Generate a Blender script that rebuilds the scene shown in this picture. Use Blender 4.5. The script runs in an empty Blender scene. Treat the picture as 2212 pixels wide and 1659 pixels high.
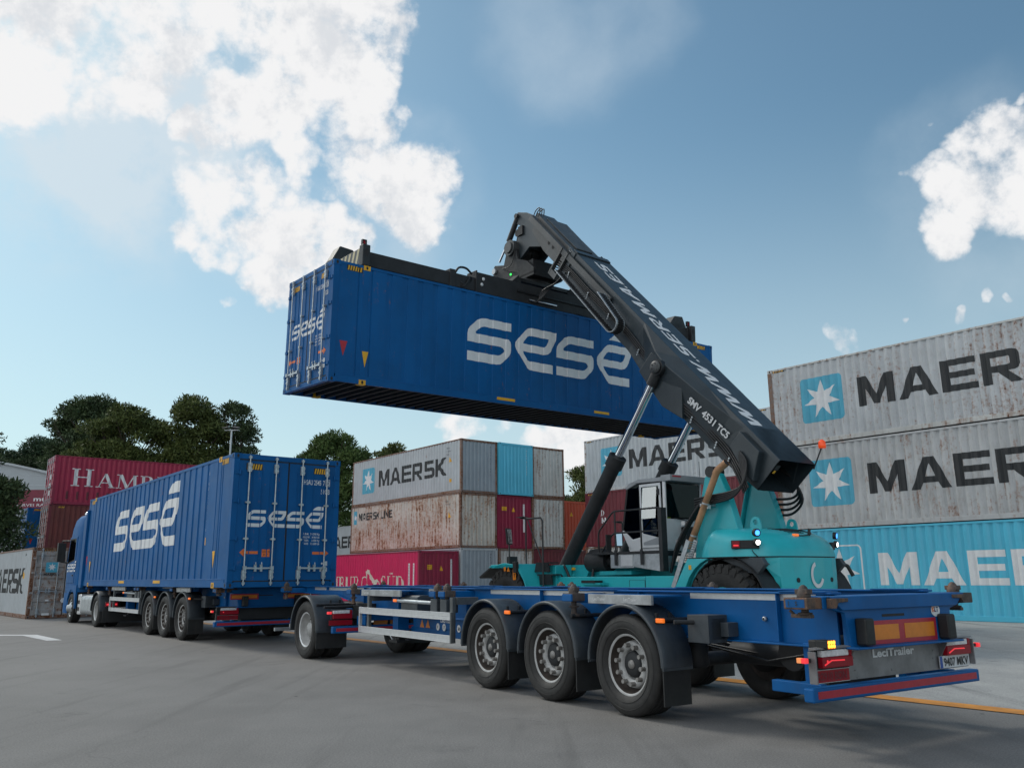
import bpy, bmesh, math, random
import numpy as np
from mathutils import Vector, Matrix, Euler, noise
from mathutils.geometry import tessellate_polygon
random.seed(7)
R = math.radians
SC = bpy.context.scene
COL = SC.collection

# ------------------------------------------------------------------ camera
F_PX, PITCH, ROLL, CAM_H = 1800.9, 0.2266, -0.0093, 1.4036
cd = bpy.data.cameras.new('camera'); cam = bpy.data.objects.new('camera', cd); COL.objects.link(cam)
cd.sensor_width = 36; cd.sensor_fit = 'HORIZONTAL'; cd.lens = F_PX / 2212 * 36
cd.clip_start = 0.05; cd.clip_end = 6000
_f = Vector((0, math.cos(PITCH), math.sin(PITCH))); _u = Vector((0, -math.sin(PITCH), math.cos(PITCH))); _r = Vector((1, 0, 0))
_r2 = math.cos(ROLL) * _r + math.sin(ROLL) * _u; _u2 = -math.sin(ROLL) * _r + math.cos(ROLL) * _u
cm = Matrix((_r2, _u2, -_f)).transposed().to_4x4(); cm.translation = (0, 0, CAM_H)
cam.matrix_world = cm
SC.camera = cam

# ------------------------------------------------------------------ sun, sky, exposure
SUN_EL, SUN_AZ = R(44), R(-48)          # azimuth from +y, negative = to the left
SUN_DIR = Vector((math.sin(SUN_AZ) * math.cos(SUN_EL), math.cos(SUN_AZ) * math.cos(SUN_EL), math.sin(SUN_EL)))
sd = bpy.data.lights.new('sun', 'SUN'); so = bpy.data.objects.new('sun', sd); COL.objects.link(so)
sd.energy = 1.2; sd.angle = R(14); sd.color = (1.0, 0.95, 0.87)
so.rotation_euler = (-SUN_DIR).to_track_quat('-Z', 'Y').to_euler(); so.location = (0, 0, 60)
SC.view_settings.view_transform = 'Standard'; SC.view_settings.look = 'None'
SC.view_settings.gamma = 1; SC.view_settings.exposure = 0.35
SC.view_settings.use_curve_mapping = False
SC.cycles.max_bounces = 5; SC.cycles.diffuse_bounces = 3; SC.cycles.glossy_bounces = 3; SC.cycles.transparent_max_bounces = 8
SC.cycles.use_denoising = True


class NT:
    """small node-tree writer"""
    def __init__(s, t): s.t = t; s.N = t.nodes; s.L = t.links
    def n(s, typ, **k):
        o = s.N.new(typ)
        ins = k.pop('ins', {})
        for a, v in k.items(): setattr(o, a, v)
        for a, v in ins.items(): s.put(o.inputs[a], v)
        return o
    def put(s, sock, v):
        if hasattr(v, 'is_output') and v.is_output: s.L.new(v, sock)
        else: sock.default_value = v
    def math(s, op, a, b=0.0, c=None, clamp=False):
        o = s.N.new('ShaderNodeMath'); o.operation = op; o.use_clamp = clamp
        s.put(o.inputs[0], a); s.put(o.inputs[1], b)
        if c is not None: s.put(o.inputs[2], c)
        return o.outputs[0]
    def vmath(s, op, a, b=None):
        o = s.N.new('ShaderNodeVectorMath'); o.operation = op; s.put(o.inputs[0], a)
        if b is not None: s.put(o.inputs[1], b)
        return o.outputs['Value'] if op in ('DOT_PRODUCT', 'LENGTH') else o.outputs[0]
    def mix(s, f, a, b, blend='MIX'):
        o = s.N.new('ShaderNodeMix'); o.data_type = 'RGBA'; o.blend_type = blend
        s.put(o.inputs[0], f); s.put(o.inputs[6], a); s.put(o.inputs[7], b)
        return o.outputs[2]
    def noise(s, v, scale=5, detail=4, rough=.55, dist=0.0):
        o = s.N.new('ShaderNodeTexNoise'); s.put(o.inputs['Vector'], v)
        for a, b in (('Scale', scale), ('Detail', detail), ('Roughness', rough), ('Distortion', dist)): s.put(o.inputs[a], b)
        return o.outputs[0]
    def ss(s, x, a, b):
        o = s.N.new('ShaderNodeMapRange'); o.interpolation_type = 'SMOOTHSTEP'
        for i, v in enumerate((x, a, b, 0.0, 1.0)): s.put(o.inputs[i], v)
        return o.outputs[0]
    def scale(s, v, sc):
        o = s.N.new('ShaderNodeMapping'); s.put(o.inputs['Vector'], v); s.put(o.inputs['Scale'], sc); return o.outputs[0]

def c4(c): return (c[0], c[1], c[2], 1.0)
def srgb(r, g, b):
    return tuple((x / 255 / 12.92 if x / 255 < .04045 else ((x / 255 + .055) / 1.055) ** 2.4) for x in (r, g, b))

world = bpy.data.worlds.new('World'); SC.world = world; world.use_nodes = True
w = NT(world.node_tree); w.N.clear()
sky = w.n('ShaderNodeTexSky', sky_type='NISHITA', sun_disc=False, sun_elevation=SUN_EL, sun_rotation=SUN_AZ,
          altitude=0, air_density=1.0, dust_density=.8, ozone_density=1.5)
gen = w.n('ShaderNodeTexCoord').outputs['Generated']
dirn = w.vmath('NORMALIZE', gen)
def view_dir(x, y):                      # a bearing in the sky, from the survey of the photograph's clouds
    v = _f + _r2 * ((x - 1106) / F_PX) - _u2 * ((y - 829.5) / F_PX); return v.normalized()
CL = [(72, 48, 157), (238, 57, 157), (72, 157, 81), (157, 29, 95), (0, 95, 119), (296, 157, 72), (119, 200, 38), (334, 119, 57), (391, 38, 114), (501, 19, 91), (667, 72, 119), (787, 48, 95), (853, 86, 52), (715, 157, 110), (787, 143, 72), (644, 215, 91), (539, 267, 62), (429, 291, 36), (496, 191, 29), (477, 305, 38), (763, 248, 81), (834, 276, 33), (744, 334, 67), (634, 343, 38), (806, 372, 57), (868, 405, 67), (930, 381, 50), (944, 329, 29), (953, 415, 33), (896, 467, 57), (868, 501, 29), (477, 467, 81), (563, 486, 86), (405, 524, 38), (644, 477, 52), (715, 501, 57), (596, 572, 72), (572, 624, 50), (610, 639, 29), (667, 563, 43), (467, 558, 38), (539, 377, 15), (443, 129, 29), (353, 210, 24), (639, 410, 31), (701, 410, 23), (419, 360, 16), (467, 353, 18), (872, 248, 17), (477, 660, 13), (2197, 227, 13), (2179, 309, 53), (2104, 332, 36), (2040, 354, 16), (1973, 379, 10), (2160, 373, 50), (2040, 407, 30), (2186, 444, 41), (2070, 455, 10), (2037, 500, 41), (2007, 511, 14), (2074, 511, 15), (2138, 474, 10), (2197, 508, 10), (2067, 650, 12), (1954, 702, 6), (2156, 622, 10), (2197, 616, 8), (2048, 269, 6), (1830, 735, 25), (1232, 962, 42), (1262, 985, 48), (1300, 960, 62), (1180, 975, 30), (1000, 910, 40), (1080, 915, 25), (1330, 1010, 50), (2110, 400, 62), (2185, 430, 62), (2150, 335, 56), (2060, 405, 42), (2005, 380, 24), (2205, 350, 70), (2090, 350, 36)]
def warped(v, sc, amp):
    nn = w.n('ShaderNodeTexNoise', ins={'Vector': v, 'Scale': sc, 'Detail': 3.0, 'Roughness': .62}).outputs['Color']
    q = w.n('ShaderNodeVectorMath', operation='SCALE', ins={0: w.vmath('SUBTRACT', nn, (.5, .5, .5))}); q.inputs['Scale'].default_value = amp
    return w.vmath('ADD', v, q.outputs[0])
wv = warped(warped(dirn, 5.0, .10), 21.0, .030)
mask = None; wn = w.vmath('NORMALIZE', wv)
for x, y, rad in CL:
    d = view_dir(x, y); dp = w.vmath('DOT_PRODUCT', wn, tuple(d))
    k_ = math.cos(math.atan(math.hypot(x - 1106, y - 829.5) / F_PX)); a0 = rad * 1.72 / F_PX * k_; a1 = rad * .12 / F_PX * k_
    o = w.n('ShaderNodeMapRange', interpolation_type='SMOOTHSTEP')
    for i, v in enumerate((dp, math.cos(a0), math.cos(a1), 0.0, min(1.0, .50 + rad / 90) * 1.0 * (.8 if rad < 32 else 1.0))): w.put(o.inputs[i], v)
    m = o.outputs[0]
    mask = m if mask is None else w.math('MAXIMUM', mask, m)
nz = w.noise(dirn, 13.0, 8.0, 0.64)
nz2 = w.noise(w.vmath('ADD', dirn, tuple(SUN_DIR * 0.018)), 13.0, 5.0, 0.64)
nzb = w.noise(dirn, 5.5, 2.0, 0.55)
vo = w.n('ShaderNodeTexVoronoi', feature='F1', ins={'Vector': warped(dirn, 14.0, .05), 'Scale': 19.0, 'Detail': 2.0, 'Roughness': .65}); vo.normalize = True
puff = w.math('SUBTRACT', .27, vo.outputs['Distance'])
dens = w.math('ADD', mask, w.math('MULTIPLY', w.ss(mask, .02, .30), w.math('ADD', w.math('MULTIPLY_ADD', w.math('SUBTRACT', nz, 0.5), 2.4, w.math('MULTIPLY', puff, 1.7)), w.math('MULTIPLY', w.math('SUBTRACT', nzb, 0.5), .8))))
cov = w.ss(dens, 0.20, 0.86)
vm = None
for x, y, rad, amp in ((215, 285, 300, 2.0), (170, 380, 210, 1.3), (500, 130, 260, .9), (560, 380, 230, .9), (850, 420, 180, .5), (1250, 30, 200, .34), (2130, 420, 200, .4), (1250, 980, 240, .8), (330, 150, 260, .9)):
    d = view_dir(x, y); dp = w.vmath('DOT_PRODUCT', wn, tuple(d)); o = w.n('ShaderNodeMapRange', interpolation_type='SMOOTHERSTEP')
    for i, v in enumerate((dp, math.cos(math.atan(rad * 1.25 / F_PX)), 1.0, 0.0, amp)): w.put(o.inputs[i], v)
    vm = o.outputs[0] if vm is None else w.math('MAXIMUM', vm, o.outputs[0])
veil = w.math('MULTIPLY', vm, w.math('ADD', .15, w.math('ADD', w.math('MULTIPLY', w.ss(nzb, .34, .66), .85), w.math('MULTIPLY', w.math('SUBTRACT', nz, .5), 1.2))), clamp=True)
shade = w.ss(w.math('ADD', w.math('SUBTRACT', nz, nz2), w.math('MULTIPLY', w.math('SUBTRACT', nzb, 0.56), -.55)), -.13, .10)
ccol = w.mix(shade, c4((.74, .765, .80)), c4((.93, .93, .935)))
SKY_S = 0.093
BACK_FILL_S = 1.15
SKY_TINT = (.80, 1.0, .91)
back = w.ss(w.vmath('DOT_PRODUCT', dirn, (-.72, -.66, .22)), .10, .60)     # added fill: unseen bright clouds behind and left of the camera
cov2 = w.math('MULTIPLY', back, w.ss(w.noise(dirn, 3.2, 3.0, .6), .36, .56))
skyt = w.mix(1.0, sky.outputs[0], c4(SKY_TINT), 'MULTIPLY')
skyc = w.mix(w.math('MULTIPLY', veil, .85), skyt, c4((5.6, 6.4, 7.0)))
elev = w.n('ShaderNodeSeparateXYZ', ins={0: dirn}).outputs[2]
skyc = w.mix(w.math('MULTIPLY', w.ss(elev, .52, .02), .62), skyc, c4((5.3, 6.35, 6.75)))      # pale air near the horizon
bg1 = w.n('ShaderNodeBackground', ins={'Color': skyc, 'Strength': SKY_S})
bg2 = w.n('ShaderNodeBackground', ins={'Color': ccol, 'Strength': 0.76})
mx = w.n('ShaderNodeMixShader', ins={0: cov, 1: bg1.outputs[0], 2: bg2.outputs[0]})
bg3 = w.n('ShaderNodeBackground', ins={'Color': c4((.95, .98, 1.0)), 'Strength': BACK_FILL_S})
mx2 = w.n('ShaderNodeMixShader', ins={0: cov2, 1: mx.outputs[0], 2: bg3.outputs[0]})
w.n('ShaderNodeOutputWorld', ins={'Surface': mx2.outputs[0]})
world.cycles.sampling_method = 'MANUAL'; world.cycles.sample_map_resolution = 256

# ------------------------------------------------------------------ materials
MATS = {}
def M(name, col=None, r=.5, m=0.0, var=.10, sc=3.0, rust=0.0, streak=.5, dirt=.0, bump=0.0, spec=.5, coat=0.0, emit=0.0, ecol=None, rustcol=(.105, .042, .02), dirtcol=(.06, .055, .05), bsc=60):
    if name in MATS: return MATS[name]
    mt = bpy.data.materials.new(name); mt.use_nodes = True; t = NT(mt.node_tree)
    b = t.N['Principled BSDF']
    tc = t.n('ShaderNodeTexCoord').outputs['Object']
    oi = t.n('ShaderNodeObjectInfo').outputs['Random']
    off = t.n('ShaderNodeCombineXYZ', ins={0: t.math('MULTIPLY', oi, 37.0), 1: t.math('MULTIPLY', oi, 91.0), 2: t.math('MULTIPLY', oi, 13.0)}).outputs[0]
    p = t.vmath('ADD', tc, off)
    n1 = t.noise(p, sc, 6, .6)
    base = t.mix(t.ss(n1, .3, .72), c4([x * (1 - var) for x in col]), c4([min(1, x * (1 + var)) for x in col]))
    rough = t.math('ADD', r, t.math('MULTIPLY', t.math('SUBTRACT', t.noise(p, sc * 3.1, 5), .5), .25))
    if dirt:
        dn = t.noise(t.scale(p, (3.5, 3.5, .8)), 1.6, 8, .65)
        base = t.mix(t.math('MULTIPLY', t.ss(dn, .48, .78), dirt), base, c4(dirtcol))
    if rust:
        blot = t.noise(p, .55, 3, .5)
        st = t.noise(t.scale(p, (9, 9, .9)), 1.0, 7, .68)
        chip = t.noise(p, 7.5, 9, .72)
        a = t.math('MULTIPLY_ADD', st, streak, t.math('MULTIPLY', chip, 1 - streak))
        a = t.math('ADD', a, t.math('MULTIPLY', t.math('SUBTRACT', blot, .5), .30))
        th = .70 - .22 * rust
        halo = t.ss(a, th - .10, th + .03); core = t.ss(a, th, th + .05)
        base = t.mix(t.math('MULTIPLY', halo, .68), base, c4((rustcol[0] * 2.1, rustcol[1] * 2.3, rustcol[2] * 2.2)))
        base = t.mix(core, base, c4(rustcol))
        rough = t.math('ADD', rough, t.math('MULTIPLY', core, .4), clamp=True)
    t.put(b.inputs['Base Color'], base); t.put(b.inputs['Roughness'], rough)
    b.inputs['Metallic'].default_value = m; b.inputs['Specular IOR Level'].default_value = spec
    b.inputs['Coat Weight'].default_value = coat
    if bump:
        bn = t.n('ShaderNodeBump', ins={'Strength': bump, 'Distance': .01, 'Height': t.noise(p, bsc, 4)})
        t.put(b.inputs['Normal'], bn.outputs[0])
    if emit:
        b.inputs['Emission Color'].default_value = c4(ecol or col); b.inputs['Emission Strength'].default_value = emit
    MATS[name] = mt; return mt

def glass(name, tint, refl=1.0, base=0.0):
    if name in MATS: return MATS[name]
    mt = bpy.data.materials.new(name); mt.use_nodes = True; t = NT(mt.node_tree); t.N.clear()
    tr = t.n('ShaderNodeBsdfTransparent', ins={'Color': c4(tint)})
    n1 = t.noise(t.n('ShaderNodeTexCoord').outputs['Object'], 1.1, 3)
    bp = t.n('ShaderNodeBump', ins={'Strength': .04, 'Distance': .05, 'Height': n1})
    gl = t.n('ShaderNodeBsdfGlossy', ins={'Color': (.9, .95, .95, 1), 'Roughness': .02, 'Normal': bp.outputs[0]})
    fr = t.n('ShaderNodeFresnel', ins={'IOR': 1.55})
    f = t.math('MULTIPLY_ADD', fr.outputs[0], refl, base, clamp=True)
    mxn = t.n('ShaderNodeMixShader', ins={0: f, 1: tr.outputs[0], 2: gl.outputs[0]})
    t.n('ShaderNodeOutputMaterial', ins={'Surface': mxn.outputs[0]})
    MATS[name] = mt; return mt

BLUE = (.0012, .086, .262)
m_blue = M('blue_paint', BLUE, .5, var=.12, sc=.9, dirt=.22, rust=.04, spec=.2, dirtcol=(.016, .062, .15))
m_blue2 = M('trailer_blue', (.0015, .088, .275), .45, var=.12, sc=2.5, dirt=.12, spec=.22)
m_white = M('white_lettering', (.66, .67, .68), .5, var=.05, sc=6)
m_yel = M('yellow_marking', (.70, .36, .012), .5, var=.1)
m_red = M('red_marking', (.42, .015, .03), .45, var=.1)
m_ora = M('orange_marking', (.72, .16, .03), .5, var=.06)
m_black = M('black_rubber', (.012, .013, .014), .6, var=.25, sc=5, dirt=.3)
m_dark = M('dark_steel', (.013, .0145, .017), .5, var=.3, sc=4, dirt=.25)
m_under = M('underbody_black', (.013, .014, .016), .65, var=.3, sc=3)
m_plast = M('grey_plastic', (.038, .047, .056), .46, var=.15, sc=5, dirt=.22, dirtcol=(.09, .085, .08), bump=.15)
m_tyre = M('tyre_rubber', (.019, .0185, .018), .72, var=.25, sc=6, dirt=.4, dirtcol=(.055, .05, .045), bump=.25)
m_galv = M('galvanised_steel', (.42, .45, .47), .42, m=.7, var=.15, sc=9)
m_pansteel = M('panel_steel', (.19, .19, .195), .45, m=.3, var=.2, sc=6, dirt=.3)
m_alu = M('aluminium', (.60, .61, .62), .38, m=.55, var=.06, sc=14)
m_steel = M('brushed_steel', (.36, .37, .38), .42, m=.6, var=.2, sc=6, dirt=.3)
m_chrome = M('chrome_rod', (.75, .77, .80), .08, m=1.0, var=.03)
m_rim = M('rim_steel', (.38, .38, .375), .5, m=0.0, var=.15, sc=9, dirt=.2, dirtcol=(.05, .035, .028))
m_nut = M('nut_cover', (.24, .23, .22), .5, m=.3, var=.2, sc=20)
m_hubr = M('hub_dark', (.045, .035, .03), .6, m=.2, var=.3, sc=8)
m_teal = M('teal_paint', (.019, .395, .445), .36, var=.07, sc=1.5, coat=.15, dirt=.16, dirtcol=(.03, .19, .21))
m_teald = M('teal_paint_worn', (.015, .34, .385), .42, var=.12, sc=3, dirt=.22)
m_boom = M('boom_paint', (.023, .033, .040), .38, var=.12, sc=1.6, dirt=.15, dirtcol=(.08, .08, .08))
m_boomin = M('inner_boom_paint', (.050, .054, .056), .45, var=.3, sc=2.2, dirt=.35, dirtcol=(.11, .085, .07))
m_ambdim = M('amber_lamp_dim', (.6, .2, .06), .3, emit=.4, ecol=(1, .35, .12))
m_lock = M('rusty_lock', (.060, .046, .040), .7, var=.3, sc=12, rust=.55, bump=.3, rustcol=(.10, .046, .026))
m_pipe = M('exhaust_pipe', (.36, .20, .105), .5, m=.35, var=.25, sc=4, dirt=.25)
m_cabw = M('cab_white', (.58, .60, .62), .4, var=.05, sc=3, dirt=.12)
m_cabg = M('cab_grey', (.27, .29, .31), .45, var=.06)
m_redl = M('red_lamp_lens', (.15, .003, .010), .35, var=.05, emit=.04, ecol=(.6, .01, .03), spec=.3)
m_redlit = M('red_lamp_lit', (.6, .02, .02), .3, emit=.5, ecol=(1, .05, .07))
m_clear = M('clear_lamp_lens', (.62, .62, .63), .15, var=.15, sc=25, coat=.5)
m_amb = M('amber_lamp_lens', (.55, .10, .01), .2, emit=.5, ecol=(1, .2, .01), coat=.4)
m_amblit = M('amber_lamp_lit', (.9, .4, .02), .3, emit=1.6, ecol=(1, .55, .05))
m_wlit = M('white_lamp_lit', (.9, .9, .85), .3, emit=5.0, ecol=(1, .98, .92))
m_blit = M('blue_lamp_lit', (.02, .10, .7), .3, emit=2.2, ecol=(.05, .28, 1.0))
m_grn = M('green_indicator_lit', (.02, .6, .05), .3, emit=2.5, ecol=(.03, 1, .1))
m_refo = M('orange_reflector', (.62, .19, .012), .4, var=.08, sc=10)
m_refr = M('red_reflector', (.36, .015, .035), .4, var=.08, sc=10)
m_blkpaint = M('black_lettering', (.014, .016, .018), .5, var=.2)
m_int = M('interior_black', (.02, .02, .022), .8)
m_skyglass = glass('cab_glass', (.30, .34, .34), 1.6)
m_darkglass = glass('dark_glass', (.13, .15, .16), .30)
m_hose = M('hose_rubber', (.010, .010, .011), .45, var=.2)
m_starblue = M('emblem_blue', (.072, .36, .50), .5, var=.08, sc=2, dirt=.1)
# ------------------------------------------------------------------ mesh writer
class MB:
    def __init__(s): s.v = []; s.f = []; s.mi = []; s.sm = []; s.cur = 0; s.T = None
    def mat(s, i): s.cur = i; return s
    def add(s, vs, fs, sm=False):
        b = len(s.v)
        for p in vs:
            p = Vector(p); s.v.append(s.T @ p if s.T is not None else p)
        for f in fs: s.f.append([b + i for i in f]); s.mi.append(s.cur); s.sm.append(sm)
        return s
    def box(s, x0, x1, y0, y1, z0, z1):
        vs = [(x, y, z) for x in (x0, x1) for y in (y0, y1) for z in (z0, z1)]
        return s.add(vs, [(0, 1, 3, 2), (4, 6, 7, 5), (0, 4, 5, 1), (2, 3, 7, 6), (0, 2, 6, 4), (1, 5, 7, 3)])
    def cbox(s, c, d, rot=None):
        m = rot if rot is not None else Matrix.Identity(3); c = Vector(c)
        vs = [c + m @ Vector((x * d[0] / 2, y * d[1] / 2, z * d[2] / 2)) for x in (-1, 1) for y in (-1, 1) for z in (-1, 1)]
        return s.add(vs, [(0, 1, 3, 2), (4, 6, 7, 5), (0, 4, 5, 1), (2, 3, 7, 6), (0, 2, 6, 4), (1, 5, 7, 3)])
    def beam(s, p0, p1, wd, ht, up=(0, 0, 1)):
        p0 = Vector(p0); p1 = Vector(p1); d = p1 - p0; x = d.normalized(); y = Vector(up).cross(x)
        if y.length < 1e-4: y = Vector((0, 1, 0))
        y.normalize(); z = x.cross(y); return s.cbox((p0 + p1) / 2, (d.length, wd, ht), Matrix((x, y, z)).transposed())
    def prism(s, poly, a0, a1, plane='xz', holes=()):
        """polygon in a plane, extruded from a0 to a1 along the third axis"""
        def mk(p, a):
            return {'xz': (p[0], a, p[1]), 'xy': (p[0], p[1], a), 'yz': (a, p[0], p[1])}[plane]
        loops = [list(poly)] + [list(h) for h in holes]
        flat = [p for l in loops for p in l]; n = len(flat)
        tri = tessellate_polygon([[Vector((p[0], p[1], 0)) for p in l] for l in loops])
        vs = [mk(p, a0) for p in flat] + [mk(p, a1) for p in flat]
        fs = []
        if len(loops) == 1 and n <= 4: fs += [tuple(range(n)), tuple(range(2 * n - 1, n - 1, -1))]
        else:
            for t in tri: fs += [tuple(t), (t[2] + n, t[1] + n, t[0] + n)]
        k = 0
        for l in loops:
            for i in range(len(l)):
                j = (i + 1) % len(l); fs.append((k + i, k + j, k + j + n, k + i + n))
            k += len(l)
        return s.add(vs, fs)
    def tube(s, pts, r, n=8, sm=True, caps=True, r1=None):
        pts = [Vector(p) for p in pts]; vs = []; fs = []; N = len(pts); prev = None
        for i, p in enumerate(pts):
            d = (pts[min(i + 1, N - 1)] - pts[max(i - 1, 0)]).normalized()
            if prev is None:
                a = Vector((0, 0, 1)) if abs(d.z) < .9 else Vector((1, 0, 0)); x = d.cross(a).normalized()
            else: x = (prev - d * prev.dot(d)).normalized()
            prev = x; y = d.cross(x); rr = r if r1 is None else r + (r1 - r) * i / (N - 1)
            for k in range(n):
                t = 2 * math.pi * k / n; vs.append(p + rr * (math.cos(t) * x + math.sin(t) * y))
        for i in range(N - 1):
            for k in range(n):
                k2 = (k + 1) % n; fs.append((i * n + k, i * n + k2, (i + 1) * n + k2, (i + 1) * n + k))
        s.add(vs, fs, sm)
        if caps:
            s.add(vs[:n], [tuple(range(n - 1, -1, -1))]); s.add(vs[-n:], [tuple(range(n))])
        return s
    def hose(s, pts, r, n=8, **k):
        P = [Vector(p) for p in pts]; Q = []
        if len(P) < 3: return s.tube(P, r, n, **k)
        E = [P[0] * 2 - P[1]] + P + [P[-1] * 2 - P[-2]]
        for i in range(1, len(E) - 2):
            a, b, c, d = E[i - 1:i + 3]
            for j in range(5):
                t = j / 5; Q.append(.5 * (2 * b + (c - a) * t + (2 * a - 5 * b + 4 * c - d) * t * t + (3 * b - a - 3 * c + d) * t ** 3))
        return s.tube(Q + [P[-1]], r, n, **k)
    def lathe(s, prof, org=(0, 0, 0), axis='y', n=32, sm=True, closed=False, t0=0.0, t1=2 * math.pi):
        """profile of (radius, along-axis)"""
        full = abs(t1 - t0 - 2 * math.pi) < 1e-6; m = n if full else n + 1
        vs = []; o = Vector(org)
        for r_, a in prof:
            for k in range(m):
                t = t0 + (t1 - t0) * k / n; c, q = math.cos(t) * r_, math.sin(t) * r_
                vs.append(o + Vector({'y': (c, a, q), 'x': (a, c, q), 'z': (c, q, a)}[axis]))
        fs = []; P = len(prof)
        for i in range(P if closed else P - 1):
            i2 = (i + 1) % P
            for k in range(n):
                k2 = (k + 1) % m; fs.append((i * m + k, i * m + k2, i2 * m + k2, i2 * m + k))
        return s.add(vs, fs, sm)
    def loft(s, loops, sm=False, cap0=True, cap1=True):
        n = len(loops[0]); vs = [p for l in loops for p in l]; fs = []
        for i in range(len(loops) - 1):
            for k in range(n):
                k2 = (k + 1) % n; fs.append((i * n + k, i * n + k2, (i + 1) * n + k2, (i + 1) * n + k))
        s.add(vs, fs, sm)
        if cap0: s.add(loops[0], [tuple(range(n - 1, -1, -1))])
        if cap1: s.add(loops[-1], [tuple(range(n))])
        return s
    def mesh(s, name, mats):
        me = bpy.data.meshes.new(name); me.from_pydata([tuple(p) for p in s.v], [], s.f)
        for m in (mats if isinstance(mats, (list, tuple)) else [mats]): me.materials.append(m)
        me.polygons.foreach_set('material_index', s.mi); me.polygons.foreach_set('use_smooth', s.sm)
        bm = bmesh.new(); bm.from_mesh(me); bmesh.ops.recalc_face_normals(bm, faces=bm.faces); bm.to_mesh(me); bm.free()
        return me
    def build(s, name, mats, parent=None, bevel=0.0, loc=None, rot=None, label=None):
        ps = s.pieces()
        obs = [put(name, q.mesh(name, mats), parent, bevel, loc, rot, label) for q in ps]
        return obs[0]
    def pieces(s):
        """far-apart islands become objects of their own"""
        n = len(s.v); par = list(range(n))
        def fd(i):
            while par[i] != i: par[i] = par[par[i]]; i = par[i]
            return i
        for f in s.f:
            a = fd(f[0])
            for j in f[1:]: par[fd(j)] = a
        root = [fd(i) for i in range(n)]; ids = sorted(set(root)); k = len(ids)
        if k < 2 or k > 260: return [s]
        ix = {r_: i for i, r_ in enumerate(ids)}; isl = np.array([ix[r_] for r_ in root]); P = np.array([tuple(p) for p in s.v])
        lo = np.full((k, 3), np.inf); hi = np.full((k, 3), -np.inf); np.minimum.at(lo, isl, P); np.maximum.at(hi, isl, P); size = (hi - lo).max(1)
        gap = np.maximum(0, np.maximum(lo[:, None] - hi[None], lo[None] - hi[:, None])); near = np.sqrt((gap ** 2).sum(2)) <= np.maximum(.02, .46 * np.maximum(size[:, None], size[None]))
        comp = -np.ones(k, int); c = 0
        for i in range(k):
            if comp[i] >= 0: continue
            st = [i]; comp[i] = c
            while st:
                a = st.pop()
                for j in np.nonzero(near[a] & (comp < 0))[0]: comp[j] = c; st.append(j)
            c += 1
        if c == 1: return [s]
        out = []
        for q in range(c):
            m = MB(); mp = {}
            for f, mi, sm in zip(s.f, s.mi, s.sm):
                if comp[isl[f[0]]] != q: continue
                g = []
                for i in f:
                    if i not in mp: mp[i] = len(m.v); m.v.append(s.v[i])
                    g.append(mp[i])
                m.f.append(g); m.mi.append(mi); m.sm.append(sm)
            out.append(m)
        return out

def put(name, me, parent=None, bevel=0.0, loc=None, rot=None, label=None, mat=None):
    o = bpy.data.objects.new(name, me); COL.objects.link(o)
    if parent is not None: o.parent = parent
    if loc is not None: o.location = loc
    if rot is not None: o.rotation_euler = rot
    if bevel:
        b = o.modifiers.new('bevel', 'BEVEL'); b.width = bevel; b.segments = 2; b.limit_method = 'ANGLE'; b.angle_limit = R(40)
    if label: o['label'] = label
    if mat is not None:
        o.material_slots[0].link = 'OBJECT'; o.material_slots[0].material = mat
    return o
def thing(name, label, cat, loc=(0, 0, 0), rz=0.0, group=None, kind=None, matrix=None):
    o = bpy.data.objects.new(name, None); COL.objects.link(o); o.empty_display_size = .3
    if matrix is not None: o.matrix_world = matrix
    else: o.location = loc; o.rotation_euler = (0, 0, rz)
    tag(o, label, cat, group, kind); return o
def tag(o, label=None, cat=None, group=None, kind=None):
    if label: o['label'] = label
    if cat: o['category'] = cat
    if group: o['group'] = group
    if kind: o['kind'] = kind
    return o
def kids(o): return [c for c in COL.objects if c.parent == o]
def dup(o, parent=None):
    c = o.copy(); COL.objects.link(c)
    if parent is not None: c.parent = parent
    for ch in kids(o): dup(ch, c)
    return c

# ------------------------------------------------------------------ flat marks (lettering, emblems) laid on a face
class Face:
    """a, b = right and up on the face as seen from outside, nrm outward; prof = piecewise-linear inward depth along a"""
    def __init__(s, o, a, b, prof=None, base=0.0):
        s.o = Vector(o); s.a = Vector(a).normalized(); s.b = Vector(b).normalized(); s.n = s.a.cross(s.b); s.prof = prof; s.base = base
    def depth(s, x):
        if not s.prof: return s.base
        P = s.prof
        if x <= P[0][0]: return P[0][1]
        for (x0, d0), (x1, d1) in zip(P, P[1:]):
            if x <= x1: return d0 + (d1 - d0) * (x - x0) / max(1e-9, x1 - x0)
        return P[-1][1]
    def pt(s, x, y, off=.004): return s.o + s.a * x + s.b * y + s.n * (off - s.depth(x))
def flat_tris(loops_list):
    """list of shapes, each = [outer, hole, hole...] -> verts2d, tris"""
    V, T = [], []
    for loops in loops_list:
        b = len(V); V += [p for l in loops for p in l]
        for t in tessellate_polygon([[Vector((p[0], p[1], 0)) for p in l] for l in loops]): T.append([b + i for i in t])
    return V, T
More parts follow.
